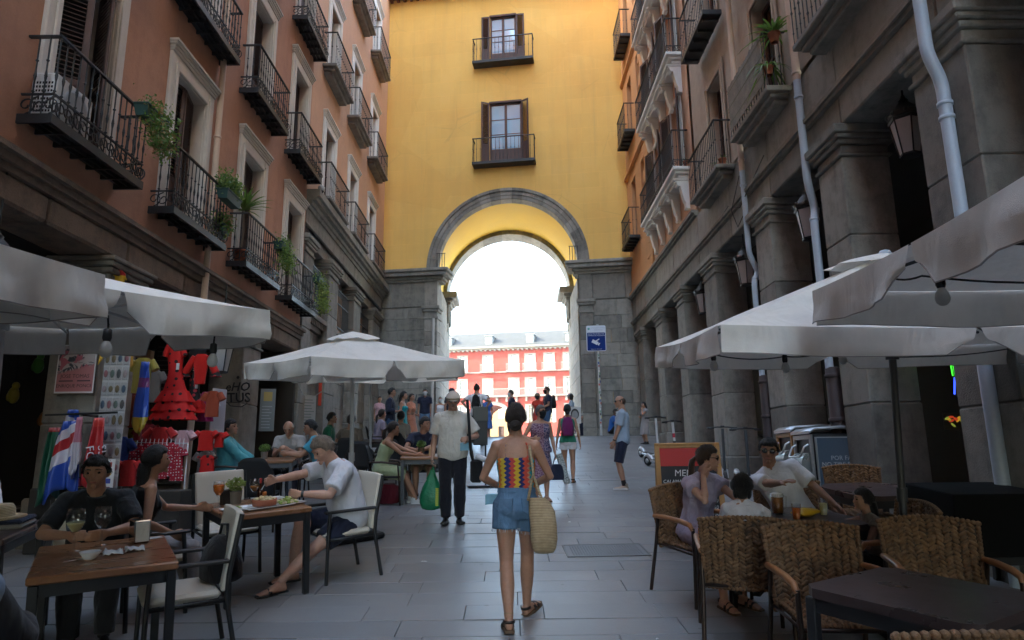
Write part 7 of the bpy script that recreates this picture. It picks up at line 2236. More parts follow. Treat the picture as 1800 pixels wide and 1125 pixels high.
def bits(name, label, key, x, y, R, n, cols, h=.04, z0=.01, size=.02, cat='food', seed=1):
    r = tthing(name, label, cat, key, x, y); rnd = random.Random(seed)
    for i, c in enumerate(cols):
        q = MB()
        for k in range(n):
            a = rnd.uniform(0, 6.28); rr = R * sqrt(rnd.random()); q.ball((rr * cos(a), rr * sin(a), z0 + h * (1 - rr / R) * rnd.random()), (size * rnd.uniform(.5, 1.2), size * rnd.uniform(.5, 1.2), size * rnd.uniform(.3, .8)), 6, 4)
        q.build(['leaves', 'chunks', 'topping'][i], c, r, kind='stuff')
    return r
plate('oblong white plate with a bite of food left of the casserole', LAID, -.20, -.15, .26, .17, .2)
plate('wide white plate under the terracotta casserole', LAID, .03, -.16, .42, .24, .15)
plate('oblong white plate of salad next to the man', LAID, .235, -.13, .27, .19, .3)
plate('clean white plate near the far edge by the man', LAID, .20, .20, .24, .17, .1)
m_lett = plain('lettuce', (.25, .32, .06)); m_cheese = plain('pale_cheese', (.60, .50, .28)); m_tom = plain('orange_garnish', (.55, .17, .03))
bits('salad', 'mixed green salad on the plate next to the man', LAID, .235, -.13, .09, 26, (m_lett, m_cheese), .045, .025, .02, seed=3)
bits('food', 'few pale bites on the left plate', LAID, -.20, -.15, .03, 6, (m_lett, m_cheese), .02, .02, .013, seed=4)
r = tthing('casserole', 'terracotta casserole with potatoes and orange garnish in the middle of the table', 'dish', LAID, .02, -.16)
MB().lathe([(.085, .02), (.1, .022), (.105, .075), (.098, .075), (.09, .06), (.0, .055)], 24).build('dish', m_terra, r)
q = MB(); rnd = random.Random(6)
for k in range(34): a = rnd.uniform(0, 6.28); rr = .085 * sqrt(rnd.random()); q.ball((rr * cos(a), rr * sin(a), .07 + .03 * (1 - rr / .085) * rnd.random()), (.018, .016, .012), 6, 4)
q.build('potatoes', m_cheese, r, kind='stuff')
q = MB()
for k in range(7): q.ball((.01 + rnd.gauss(0, .012), rnd.gauss(0, .012), .105 + rnd.random() * .02), .014, 6, 4)
q.build('garnish', m_tom, r, kind='stuff')
r = tthing('sauce_bowl', 'small white sauce bowl under the fork', 'bowl', LAID, .16, .02); MB().lathe([(.02, 0), (.025, .004), (.05, .04), (.046, .04), (.03, .02), (.0, .018)], 18).build('bowl', m_cer, r)
def pot_plant(label, key, x, y, seed, mpot, leafm=None):
    r = tthing('potted_plant', label, 'plant', key, x, y)
    MB().lathe([(.045, 0), (.055, .11), (.058, .115), (.05, .11), (.045, .09), (0, .088)], 16).build('flowerpot', mpot, r)
    def fn(q): 
        d = Vector((q.gauss(0, 1), q.gauss(0, 1), q.gauss(0, 1))).normalized() * (.085 * q.random() ** .4); return (d.x, d.y, .175 + d.z * .75)
    leafcloud(320, .032, fn, seed).build('foliage', leafm or m_leaf, r)
    return r
pot_plant('little leafy plant in a grey ribbed pot on the laid table', LAID, -.12, .20, 31, plain('ribbed_grey_pot', (.22, .20, .18)), m_leaf_y)
pot_plant('little grass plant in a brown pot on the table of the young couple', 'couple', -.06, .02, 32, plain('brown_wicker_pot', (.12, .09, .05)))
pot_plant('little bush in a grey pot on the table of the bald man', 'bald man', -.12, -.05, 33, plain('ribbed_grey_pot', (.22, .20, .18)))
def goblet(label, key, x, y, liq, fill=.6, s=1.0):
    r = tthing('wine_glass', label, 'glass', key, x, y); r.scale = (s, s, s)
    MB().lathe([(.036, 0), (.034, .003), (.006, .008), (.005, .085), (.02, .1), (.045, .14), (.049, .18), (.043, .225), (.0415, .225), (.0475, .18), (.0435, .142), (.018, .103), (.0, .1)], 20).build('goblet', m_cl, r)
    if liq:
        zt = .105 + .11 * fill; MB().lathe([(.0, .1045), (.018, .106), (.042, .143), (.0455, min(zt, .18)), (.044, zt), (0, zt)], 20).build('drink', liq, r)
    return r
goblet('balloon glass of orange spritz on the laid table', LAID, -.29, .12, m_spritz, .8)
goblet('tumbler like glass of amber drink by the sauce bottle', LAID, .05, .22, m_beer, .5, .9)
goblet('balloon glass of white wine in front of the man in dark polo', NEAR, -.17, .20, m_wine, .45, 1.15)
goblet('empty balloon glass beside the white wine', NEAR, -.02, .33, None, 0, 1.1)
r = tthing('sauce_bottle', 'dark glass bottle with a red cap on the laid table', 'bottle', LAID, .11, .24)
MB().lathe([(.028, 0), (.03, .01), (.03, .1), (.012, .14), (.011, .16)], 14).build('bottle', m_cola, r); MB().lathe([(.013, .16), (.013, .20), (.009, .205)], 10).build('cap', plain('red_cap', (.4, .02, .02)), r)
r = tthing('menu_stand', 'small dark picture card standing between glass and plant', 'card', LAID, -.20, .23, .4); MB().bbox(-.05, .05, -.02, .02, 0, .13, .004).build('card', plain('dark_card', (.05, .04, .035)), r)
fk = b6.Wr[1] + b6.HD[1] * .09
r = thing('fork', 'steel fork held by the man in white T-shirt', 'fork', r6.matrix_world @ fk if False else (Matrix.Translation(r6.location) @ r6.rotation_euler.to_matrix().to_4x4() @ Matrix.Diagonal((*r6.scale, 1))) @ fk)
MB().tube([(.05, .05, .06), (0, 0, 0), (-.03, -.03, -.07)], [.004, .004, .006], 6).build('fork', m_stl, r)
r = tthing('phone', 'white paper napkin with a blue cloth under the left hand of the man', 'napkin', LAID, .27, .05, .2); r.name = 'napkin'; MB().bbox(-.07, .07, -.05, .05, 0, .006, .002).build('napkin_cloth', m_nap, r)
# near table
r = tthing('napkin_holder', 'chrome napkin holder with advertising on its side', 'napkin holder', NEAR, .20, .30, radians(12))
MB().bbox(-.05, .05, -.065, .065, 0, .15, .008).build('holder', plain('chrome', (.55, .55, .55), rough=.12, metal=1), r)
MB().bbox(-.042, .042, -.068, -.0655, .012, .138, .001).build('napkins', m_nap, r); MB().box(.0505, .052, -.05, .05, .02, .13).build('advert_panel', plain('advert_dark', (.06, .05, .05)), r)
r = tthing('small_bowl', 'small white bowl at the front of the near table', 'bowl', NEAR, -.08, -.14); MB().lathe([(.03, 0), (.035, .004), (.06, .045), (.056, .045), (.03, .012), (0, .01)], 18).build('bowl', m_cer, r)
def crumple(label, x, y, seed):
    r = tthing('napkin', label, 'napkin', NEAR, x, y); rnd = random.Random(seed); q = MB()
    q.grid(7, 7, lambda u, v: V((u - .5) * .11, (v - .5) * .11, .006 + .03 * abs(noise.noise(Vector((u * 4 + seed, v * 4, 1)))) * 1.6)); o = q.build('crumpled_paper', m_nap, r); md = o.modifiers.new('t', 'SOLIDIFY'); md.thickness = .002
crumple('crumpled paper napkin right of the white bowl', .04, -.06, 1); crumple('second crumpled napkin nearer the napkin holder', .16, -.02, 5)
r = tthing('leaflet', 'small white leaflet at the far right corner of the near table', 'leaflet', NEAR, .30, .42, .3); MB().bbox(-.05, .05, -.03, .03, 0, .002, .0005).build('sheet', m_nap, r)
r = tthing('cutlery', 'small steel spoon lying by the white bowl', 'spoon', NEAR, -.16, -.16, .5); r.name = 'spoon'; q = MB(); q.tube([(-.06, 0, .004), (.04, 0, .006)], .003, 5); q.ball((.055, 0, .005), (.018, .012, .004), 8, 5); q.build('spoon', m_stl, r)
# the black bag on the empty chair
loc, rot = on_slope(-2.03, 4.98, face(-.75, -.65)); r = thing('black_bag', 'soft black bag slumped on the empty cream chair', 'bag', loc + V(0, 0, .457), rot)
q = MB(); q.loft([ellring(V(.02, -.02, z), V(1, 0, 0), V(0, 1, 0), w_, d_, 18, 2.6) for z, w_, d_ in ((0, .13, .1), (.02, .16, .13), (.12, .165, .13), (.22, .14, .10), (.28, .10, .06), (.30, .05, .03))]); q.build('bag_body', m_black, r)
MB().tube([(-.08, -.02, .27), (-.05, -.03, .38), (.06, -.03, .37), (.1, -.02, .26)], .01, 6).build('bag_handle', m_black, r)
# edge table: clothes pile and straw hat
EDGE = 'left edge'
r = tthing('straw_hat', 'straw hat lying on folded clothes at the left edge table', 'hat', EDGE, .12, .12, 0, None, .81); q = MB(); q.lathe([(.17, 0), (.175, .008), (.10, .012), (.098, .07), (.08, .10), (.0, .105)], 24); q.build('hat', m_straw, r)
r = tthing('folded_clothes', 'pile of folded dark and pale clothes under the straw hat', 'clothes', EDGE, .12, .12)
for k, (z, m_) in enumerate(((0, m_greyt), (.035, m_navy))): MB().bbox(-.2, .2, -.15, .15, z, z + .034, .014).build('folded_garment', m_, r)
# couple's table
r = tthing('napkin_box', 'pale wooden napkin box beside the pot on the couple table', 'napkin holder', 'couple', .12, -.04); MB().loft([[V(sx * w_, sy * d_, z) for sx, sy in ((-1, -1), (1, -1), (1, 1), (-1, 1))] for z, w_, d_ in ((0, .05, .04), (.1, .05, .04), (.15, .02, .03))], False).build('box', plain('pale_wood', (.52, .36, .20)), r)
r = tthing('handbag', 'dark red bag hanging under the chair of the woman in pale green', 'bag', 'couple', -.55, -.25, 0, None, .02); q = MB(); q.loft([ellring(V(0, 0, z), V(1, 0, 0), V(0, 1, 0), w_, .1, 16, 3) for z, w_ in ((0, .14), (.02, .18), (.26, .16), (.3, .08))]); q.build('bag_body', cloth('maroon', (.12, .01, .02)), r)
# family table
FAM = 'beer mug'
r = tthing('beer_mug', 'glass mug of dark beer with a white head', 'beer mug', FAM, -.06, .17)
MB().lathe([(.045, 0), (.047, .01), (.05, .16), (.046, .16), (.043, .012), (0, .012)], 20).build('mug', m_cl, r); MB().lathe([(0, .0125), (.0425, .0125), (.0455, .135), (0, .135)], 20).build('beer', m_beer, r); MB().lathe([(.0455, .1355), (.046, .158), (.03, .168), (0, .17)], 16).build('foam', m_cer, r); MB().tube([(.048, 0, .14), (.085, 0, .13), (.085, 0, .05), (.048, 0, .035)], .009, 8).build('handle', m_cl, r)
def tumbler(label, x, y, liq, h=.12):
    r = tthing('tumbler', label, 'glass', FAM, x, y); MB().lathe([(.028, 0), (.036, h), (.033, h), (.026, .008), (0, .008)], 16).build('tumbler', m_cl, r); MB().lathe([(0, .0085), (.0255, .0085), (.031, h * .75), (0, h * .75)], 16).build('drink', liq, r)
tumbler('glass of orange soda beside the beer mug', -.10, -.08, m_spritz); tumbler('nearly empty water glass by the reaching child', .22, -.02, m_wine, .13); tumbler('dark soft drink at the far side of the family table', .05, .28, m_cola)
r = tthing('snack_bag', 'yellow crisp packet lying on the family table', 'crisp packet', FAM, .08, .02, .3); q = MB(); q.loft([ellring(V(x_, 0, .03), V(0, 1, 0), V(0, 0, 1), w_, h_, 14, 2.4) for x_, w_, h_ in ((-.12, .06, .004), (-.1, .062, .02), (0, .065, .032), (.1, .062, .02), (.12, .06, .004))]); q.build('packet', plain('yellow_foil', (.62, .36, .02), rough=.3), r)
r = thing('orange_keyring', 'orange plastic toy hanging from the woven armchair arm', 'toy', (1.50, 5.66, .98)); MB().loft([ellring(V(0, 0, z), V(1, 0, 0), V(0, 1, 0), w_, .012, 10, 2) for z, w_ in ((0, .008), (.02, .02), (.08, .022), (.1, .012))]).build('toy', plain('orange_plastic', (.75, .22, .01)), r)

# ================================================================== souvenir stall on the left
def hang(name, label, cat, x, y, z, rot=0, group=None): return thing(name, label, cat, (x, y, z), rot, group)
# bullfight poster on the pillar
r = hang('poster', 'pink bullfight poster reading JOSE TOMAS on the first left pillar', 'poster', -5.16, 8.06, 2.44, radians(-2))
def poster_mat():
    m, t, b = nodes_of('poster_print'); tc = t.nodes.new('ShaderNodeTexCoord'); sp = t.nodes.new('ShaderNodeSeparateXYZ'); lk(t, tc.outputs['Object'], sp.inputs[0])
    z = sp.outputs[2]; n1 = nz(t, obco(t), 6, 3, .6, 1.5); n2 = nz(t, obco(t), 9, 2, .5, .8)
    top = mixc(t, ramp(t, n1, [(.46, (0, 0, 0)), (.5, (1, 1, 1))]), (.035, .05, .07), (.42, .38, .38)); top = mixc(t, ramp(t, n2, [(.56, (0, 0, 0)), (.6, (1, 1, 1))]), top, (.36, .10, .14))
    c = mixc(t, ramp(t, mth(t, 'ADD', z, mth(t, 'MULTIPLY', sp.outputs[0], -.25)), [(.27, (0, 0, 0)), (.30, (1, 1, 1))]), (.42, .17, .18), top)
    lk(t, c, b.inputs['Base Color']); b.inputs['Roughness'].default_value = .5; return m
q = MB(); q.box(-.235, .235, -.004, 0, 0, .58); po = q.build('sheet', m_nap, r); q = MB(); q.box(-.22, .22, -.006, -.0045, .02, .565); q.build('print', poster_mat(), po)
m_ink = plain('poster_ink', (.05, .03, .04))
for s_, sz, z in (('JOSE TOMAS', .062, .20), ('ENRIQUE PONCE', .056, .085)): text_obj('poster_text', s_, sz, m_ink, po, (0, -.0075, z), (pi / 2, 0, 0), extrude=.0005)
for x0, x1 in ((-.19, -.02), (.03, .19)): MB().box(x0, x1, -.0075, -.0062, .138, .152).build('poster_rule', m_ink, po)
# strip of plastic pockets with magnets
r = hang('magnet_strip', 'long clear pocket strip of souvenir magnets hanging beside the poster', 'souvenir rack', -4.60, 7.92, 1.28, radians(4))
MB().grid(1, 1, lambda u, v: V((u - .5) * .29, 0, v * 1.62)).build('backing_sheet', plain('clear_vinyl', (.45, .43, .42), rough=.25), r)
rnd = random.Random(12); cs = [(.05, .05, .05), (.22, .15, .13), (.09, .12, .10), (.26, .2, .2), (.05, .08, .12), (.22, .08, .09), (.14, .1, .05)]
for i in range(9):
    for j in range(4):
        x = -.108 + j * .072; z = .05 + i * .178
        po = MB().bbox(x - .033, x + .033, -.012, -.002, z, z + .15, .005).build('pocket', plain('pocket_vinyl', (.36, .35, .34), rough=.15), r)
        q = MB(); q.ball((x, -.014, z + .07), (.025, .006, .052 * rnd.uniform(.7, 1.1)), 7, 5); q.build('magnet', plain('magnet_%d' % ((i * 4 + j) % 7), cs[rnd.randrange(7)]), po)
r = hang('sticker_sheet', 'white sheet of small flag stickers below the magnet strip', 'sticker sheet', -4.34, 7.4, 1.12, radians(6))
so = MB().bbox(-.13, .13, -.003, 0, 0, .55, .001).build('sheet', m_nap, r)
for i in range(6):
    for j in range(3): MB().box(-.10 + j * .075, -.05 + j * .075, -.006, -.0035, .04 + i * .085, .09 + i * .085).build('sticker', plain('stk_%d' % ((i + j) % 4), [(.4, .05, .05), (.05, .07, .3), (.5, .35, .05), (.05, .05, .05)][(i * 2 + j) % 4]), so)
# flags gathered on a rail
def drape(mb, x0, x1, z0, z1, y, folds, amp, seed, pinch=.5):
    def fn(u, v):
        k = 1 - pinch * (v ** 1.5); x = (x0 + x1) / 2 + (u - .5) * (x1 - x0) * k
        return V(x, y + amp * sin(u * folds * pi * 2 + seed) * (1 - .5 * v) + amp * 1.3 * noise.noise(Vector((u * 4, v * 2.5, seed))) - .03 * (1 - v) * sin(u * 7 + seed), z0 + (z1 - z0) * v - (1 - v) * (.09 * sin(u * 5 + seed * 2) + .05 * noise.noise(Vector((u * 5, seed, 0)))))
    mb.grid(22, 12, fn); return mb
def flag_mat(name, stops, ax=2, diag=0, z0=0, z1=1):
    m, t, b = nodes_of(name); tc = t.nodes.new('ShaderNodeTexCoord'); sp = t.nodes.new('ShaderNodeSeparateXYZ'); lk(t, tc.outputs['Object'], sp.inputs[0])
    v = mth(t, 'ADD', mth(t, 'DIVIDE', mth(t, 'SUBTRACT', sp.outputs[ax], z0), z1 - z0), mth(t, 'MULTIPLY', sp.outputs[0 if ax == 2 else 2], diag))
    lk(t, ramp(t, v, stops, 'CONSTANT'), b.inputs['Base Color']); b.inputs['Roughness'].default_value = .35; b.inputs['Specular IOR Level'].default_value = .6; return m
RD, WH, BL = (.42, .02, .025), (.58, .55, .60), (.02, .07, .36)
def flag(label, x, y, z0, z1, w, m, seed, folds=2.5):
    r = hang('flag', label, 'flag', x, y, z0, 0, 'flags hung at the souvenir stall'); q = MB(); drape(q, -w / 2, w / 2, 0, z1 - z0, 0, folds, .035, seed); o = q.build('cloth', m, r); md = o.modifiers.new('t', 'SOLIDIFY'); md.thickness = .003; return r
flag('large red white and blue flag draped in folds', -4.83, 7.55, 1.28, 2.08, .40, flag_mat('flag_rwb', [(0, BL), (.42, BL), (.48, WH), (.66, RD), (.80, WH), (.92, BL)], 2, -.9, 0, .8), 1)
flag('red flag with white letters beside the big striped one', -4.56, 7.62, 1.30, 2.12, .26, flag_mat('flag_red', [(0, RD), (.9, (.5, .05, .04))], 2, 0, 0, .8), 2)
flag('pale pink and white scarf between the flags', -4.70, 7.50, 1.55, 2.12, .12, flag_mat('flag_pink', [(0, WH), (.5, (.5, .2, .26))], 2, 0, 0, .6), 3)
flag('dark green flag hanging behind the striped one', -5.08, 7.68, 1.25, 2.02, .22, flag_mat('flag_green', [(0, (.01, .09, .05)), (.9, (.3, .02, .02))], 2, 0, 0, .8), 4)
flag('blue and white flag gathered at the top of the bunch', -4.92, 7.72, 1.85, 2.22, .2, flag_mat('flag_bw', [(0, BL), (.35, WH), (.7, BL)], 2, 1.5, 0, .4), 5)
r = hang('flag_text', 'white club letters printed on the red flag', 'print', -4.53, 7.565, 1.62); 
bpy.data.objects.remove(r)
fl_ = [o for o in COL.objects if o.get('label', '').startswith('red flag with white')][0]
text_obj('flag_letters', 'SL\nFC', .13, m_whitec, fl_, (.03, -.045, .45), (pi / 2, radians(80), 0), extrude=.001)
r = hang('flag_rail', 'thin rail carrying the bunch of flags', 'rail', -5.2, 7.68, 2.16); MB().tube([(0, 0, 0), (.8, 0, .02)], .012, 6).build('rail', m_blackm, r); MB().tube([(.4, 0, 0), (.4, .45, .0)], .012, 6).build('bracket', m_blackm, r)
flag('red and yellow flag on the first left pillar above the parasol', -4.97, 8.28, 3.78, 4.02, .34, flag_mat('flag_spain', [(0, RD), (.25, (.6, .36, .02)), (.75, RD)], 2, .8, 0, .24), 6, 1.5)
flag('hanging red and yellow scarf at the top of the magnet strip', -4.76, 7.95, 2.85, 3.22, .18, flag_mat('flag_spain2', [(0, (.6, .36, .02)), (.2, RD), (.8, (.5, .3, .02))], 2, .6, 0, .4), 7, 1.2)
flag('gold and red pennant right of the scarf', -4.52, 7.97, 2.84, 3.05, .14, flag_mat('flag_gold', [(0, (.5, .26, .02)), (.7, RD)], 2, 0, 0, .2), 8, 1.0)
flag('blue football shirt behind the magnet strip', -4.50, 8.35, 2.05, 2.85, .2, flag_mat('blue_shirt', [(0, (.4, .28, .03)), (.15, BL), (.6, (.14, .02, .12)), (.75, BL)], 2, 0, 0, .8), 9, 1.2)
# dresses
def ruffle(q, z, r0, r1, h, n=40, waves=9, dy=.5, ph=0):
    rings = []
    for i in range(4):
        v = i / 3; ring = []
        for k in range(n):
            a = 2 * pi * k / n; rr = (r0 + (r1 - r0) * v) * (1 + .10 * v * sin(waves * a + ph)); ring.append(V(rr * cos(a), rr * sin(a) * dy, z - h * v))
        rings.append(ring)
    q.loft(rings, True, False)
def flamenco(label, x, y, z_hem, H, w, m1, m2, tiers=3, group='flamenco dresses on display', body_cut=.0):
    r = hang('flamenco_dress', label, 'dress', x, y, z_hem, 0, group)
    q = MB(); rings = []
    for v, k in ((.30, .62), (.42, .45), (.58, .30), (.68, .31), (.80, .34), (.90, .30), (.96, .22), (1.0, .20)): rings.append(ellring(V(-.12 * w * (v - .3), 0, H * v), V(1, 0, 0), V(0, 1, 0), w * .5 * k, .06, 24, 2.2))
    q.loft(rings); q.build('bodice', m1, r)
    q = MB()
    for i in range(tiers): ruffle(q, H * (.36 - i * .11), w * (.30 + .04 * i), w * (.42 + .05 * i), H * .14, ph=i)
    q.build('ruffles', m2, r)
    q = MB()
    for k in (-1, 1): q.tube([(-.08 * w + k * w * .12, 0, H * .95), (-.08 * w + k * w * .22, .0, H * .80)], [.05, .045], 8)
    q.build('sleeves', m1, r)
    MB().bbox(.02, .06, -.075, -.07, H * .62, H * .70, .001).build('price_tag', m_nap, r)
    MB().tube([(-.15, 0, H * 1.0), (-.08 * w, 0, H * 1.05), (.05, 0, H * 1.0)], .006, 5).build('hanger', m_blackm, r)
    return r
m_redd = dots_mat('red_black_dots', (.50, .012, .012), (.02, .01, .01), .11, .22); m_redp = cloth('flamenco_red', (.50, .015, .012), bump=.3); m_blkd = dots_mat('black_red_dots', (.015, .012, .012), (.42, .03, .04), .075, .32)
flamenco('long red flamenco dress with black dots and three flounces', -4.62, 9.40, 2.20, 1.10, .62, m_redd, m_redd)
flamenco('short black girl dress with red dots and red flounce', -4.46, 9.66, 2.24, .66, .40, m_blkd, m_redp, 2)
def garment(name, label, x, y, z, w, h, m, sl=.3, flare=0, group='clothes hung at the souvenir stall', frill=None, cat='clothes'):
    r = hang(name, label, cat, x, y, z, 0, group)
    q = MB(); q.loft([ellring(V(0, 0, h * v), V(1, 0, 0), V(0, 1, 0), w * k, .035, 18, 2.6) for v, k in ((0, .30 + flare), (.35, .28 + flare * .5), (.7, .30), (.9, .30), (1, .16))]); q.build('body', m, r)
    for k in (-1, 1):
        q = MB(); q.tube([(k * w * .26, 0, h * .92), (k * w * (.26 + sl * .55), 0, h * (.92 - sl * .9))], [.045, .055], 8); so = q.build('sleeve', m, r)
        if frill: q = MB(); ruffle(q, 0, .05, .075, .06, 16, 5, .8); q.build('frill', frill, so, (k * w * (.26 + sl * .55), 0, h * (.94 - sl * .9)))
    return r
garment('blouse', 'black blouse hanging above the red bolero', -4.50, 9.72, 2.96, .42, .42, m_black, .3)
garment('bolero', 'red bolero jacket with frilled cuffs on display', -4.34, 9.50, 2.70, .36, .42, m_redp, .62, -.1, frill=m_blkd)
garment('child_dress', 'magenta child dress with white hem under the bolero', -4.36, 9.80, 2.20, .30, .42, cloth('magenta', (.36, .03, .16)), .3, .12, frill=m_whitec)
garment('t_shirt', 'red T-shirt on a hanger over the clothes rail', -4.56, 8.98, 1.80, .40, .28, cloth('red_tee', (.42, .02, .02)), .4)
garment('t_shirt', 'white and red T-shirt beside the red one on the rail', -4.28, 9.02, 1.80, .30, .24, m_pink, .4)
garment('apron', 'red heart shaped apron right of the clothes rail', -4.02, 9.12, 1.78, .34, .26, m_redp, .2)
garment('apron', 'small red frilled top hanging at the right end of the stall', -3.88, 9.2, 1.82, .2, .2, m_redp, .3)
garment('skirt', 'red skirt with black dots hanging low at the right of the stall', -3.98, 9.12, 1.36, .3, .36, m_redd, .05, .1)
garment('t_shirt', 'plain red T-shirt hanging below the magnet strip', -4.55, 8.3, 1.36, .34, .30, cloth('red_tee', (.42, .02, .02)), .4)
DK = [cloth('stock_%d' % i, c) for i, c in enumerate(((.25, .02, .03), (.30, .24, .05), (.03, .05, .18), (.20, .19, .18), (.30, .06, .03), (.03, .12, .06)))]
for i, (nm, lab, x, y, z, w_, h_, k) in enumerate((('t_shirt', 'yellow and red shirt hanging behind the blue shirt', -4.72, 8.7, 2.5, .4, .45, 1), ('t_shirt', 'dark blue shirt low behind the flags', -4.85, 8.6, 1.5, .4, .45, 2),
    ('t_shirt', 'grey shirt hanging left of the long red dress', -4.98, 9.5, 2.45, .36, .45, 3), ('scarf', 'red scarf dangling left of the long dress', -5.12, 9.3, 2.1, .16, .8, 4), ('t_shirt', 'crimson shirt in the dark behind the wire rail', -4.95, 9.4, 1.75, .4, .4, 0),
    ('scarf', 'green scarf at the back of the souvenir stall', -5.3, 9.6, 2.2, .16, .7, 5), ('t_shirt', 'orange red shirt under the bolero at the right end', -4.18, 9.6, 2.25, .32, .36, 4), ('t_shirt', 'mustard shirt at the back of the recess', -5.35, 9.7, 1.7, .36, .4, 1),
    ('t_shirt', 'pale grey shirt on the lower right of the stall', -4.12, 9.35, 1.45, .3, .32, 3), ('scarf', 'dark red scarf at the edge of the pillar', -4.62, 8.55, 1.9, .14, .6, 0))): garment(nm, lab, x, y, z, w_, h_, DK[k], .3 if nm != 'scarf' else .02)
r = hang('postcard_rack', 'small rack of bright postcards under the magnet strip', 'postcard rack', -4.78, 7.86, .98)
MB().bbox(-.16, .16, -.01, .01, 0, .5, .004).build('rack_back', m_blackm, r)
for i in range(5):
    for j in range(4): MB().bbox(-.15 + j * .077, -.08 + j * .077, -.018, -.011, .02 + i * .095, .105 + i * .095, .001).build('postcard', plain('card_%d' % ((i * 3 + j * 5) % 6), [(.3, .1, .05), (.08, .2, .35), (.4, .3, .08), (.3, .3, .3), (.06, .2, .08), (.35, .06, .12)][(i * 3 + j * 5) % 6]), r)
# clothes rail with spotted dresses
r = hang('clothes_rail', 'white wire clothes rail of small spotted dresses', 'clothes rail', -4.55, 8.9, g(8.9))
ra = MB(); ra.tube([(-.4, 0, 0), (-.4, 0, 1.12), (.4, 0, 1.10), (.4, 0, 0)], .012, 6); ra.build('rail', plain('rail_white', (.5, .5, .5)), r)
for i in range(14): MB().tube([(-.36 + i * .054, 0, 1.11), (-.36 + i * .054, .01, 1.16), (-.34 + i * .054, -.05, 1.05)], .005, 4).build('hanger', plain('rail_white', (.5, .5, .5)), r)
m_spot = dots_mat('red_white_dots', (.33, .012, .03), (.62, .6, .6), .035, .25)
for i in range(7):
    loc = (-4.87 + i * .105, 8.86, 1.40 + .03 * (i % 3)); garment('spotted_dress', ['leftmost', 'second from left', 'third from left', 'middle', 'third from right', 'second from right', 'rightmost'][i] + ' of the red white spotted child dresses on the wire rail', loc[0], loc[1], loc[2], .20, .42, m_spot, .2, .16, 'spotted dresses on the wire rail', cat='dress')
for k, (x, y, z, w_, h_, m_, l_) in enumerate(((-4.2, 8.6, .80, .5, .5, m_dwall, 'low dark chest under the clothes rail'), (-5.05, 8.0, .66, .6, .7, m_dwall, 'dark box stand under the flags'))):
    r = hang('display_stand', l_, 'display stand', x, y, z); MB().bbox(-w_ / 2, w_ / 2, -.2, .2, 0, h_, .01).build('stand_body', m_, r)
# blackboard, white panel, graffiti, menus, cable
r = hang('blackboard', 'tall narrow blackboard with faint chalk lines in the dark shop', 'blackboard', -5.25, 10.4, 2.5, radians(4)); o = MB().bbox(-.22, .22, -.02, 0, 0, 1.0, .004).build('board', m_bb, r)
for i in range(12): MB().box(-.17, .10 + .06 * sin(i * 2.3), -.0225, -.021, .1 + i * .07, .115 + i * .07).build('chalk_line', plain('faint_chalk', (.10, .10, .10)), o)
r = hang('signboard', 'upright white panel at the right end of the stall', 'panel', -4.33, 10.15, 1.90, radians(70)); MB().bbox(-.14, .14, -.012, .012, 0, .80, .004).build('panel', plain('panel_white', (.50, .50, .56)), r)
r = hang('graffiti', 'black marker graffiti on the pillar by the man in teal', 'graffiti', -5.00, 12.47, 2.62)
m_spray = plain('black_spray', (.012, .012, .012))
r['kind'] = 'thing'
text_obj('graffiti_letters', 'eHO', .22, m_spray, r, (.0, -.004, .36), (pi / 2, 0, 0), extrude=.002, shear=.2, bold=.004)
text_obj('graffiti_letters', 'TUS', .24, m_spray, r, (.05, -.004, .16), (pi / 2, 0, 0), extrude=.002, shear=-.1, bold=.004)
q = MB(); q.tube([(-.2, -.003, .12), (-.1, -.003, .02), (.1, -.003, .0), (.2, -.003, .06), (.16, -.003, .14)], .009, 5); q.ball((0, -.003, .54), (.03, .004, .03), 8, 5); q.build('graffiti_swirl', m_spray, r)
r = hang('wall_menu', 'grey menu card with yellow picture on the granite corner', 'menu card', -4.75, 13.38, 2.22, radians(20)); o = MB().bbox(-.14, .14, -.01, 0, 0, .82, .004).build('card', plain('menu_grey', (.16, .18, .18)), r)
MB().box(-.08, .08, -.0125, -.0105, .58, .76).build('picture', plain('menu_yellow', (.38, .28, .08)), o)
for i in range(8): MB().box(-.10, .06 + .03 * sin(i * 3), -.0125, -.0105, .06 + i * .058, .078 + i * .058).build('printed_line', plain('menu_ink', (.30, .32, .32)), o)
r = hang('wall_menu', 'large pale framed menu on the granite wall behind the terrace', 'menu board', -4.83, 16.4, 2.25, radians(30)); o = MB().bbox(-.16, .16, -.012, 0, 0, .95, .006).build('card', plain('menu_pale', (.34, .34, .33)), r)
for i in range(12): MB().box(-.12, .08 + .04 * sin(i * 2), -.0145, -.0125, .08 + i * .068, .10 + i * .068).build('printed_line', plain('menu_grey', (.16, .18, .18)), o)
r = hang('hose', 'pale hose looping under the far parasol', 'hose', -4.3, 14.6, 3.1); q = MB(); q.tube([(-.25, 0, .45), (-.27, 0, .2), (-.15, 0, -.05), (.1, 0, -.1), (.25, 0, .0)], .012, 6); q.build('tube', plain('hose_grey', (.4, .4, .38)), r)
r = hang('red_banner', 'thin red vertical banner beside the pale menu', 'banner', -4.75, 17.0, 3.0, radians(60)); MB().bbox(-.05, .05, -.01, .01, 0, .62, .004).build('cloth', plain('banner_red', (.55, .06, .03)), r)
r = hang('graffiti', 'sketchy grey tag sprayed on the left pier of the arch', 'graffiti', -3.62, 25.28, 3.92, atan2(-1.4, 9.4)); text_obj('graffiti_letters', 'HANZO', .36, plain('grey_spray', (.07, .07, .07)), r, (0, 0, 0), (pi / 2, 0, 0), extrude=.004, shear=.25, bold=.006)
r['kind'] = 'thing'
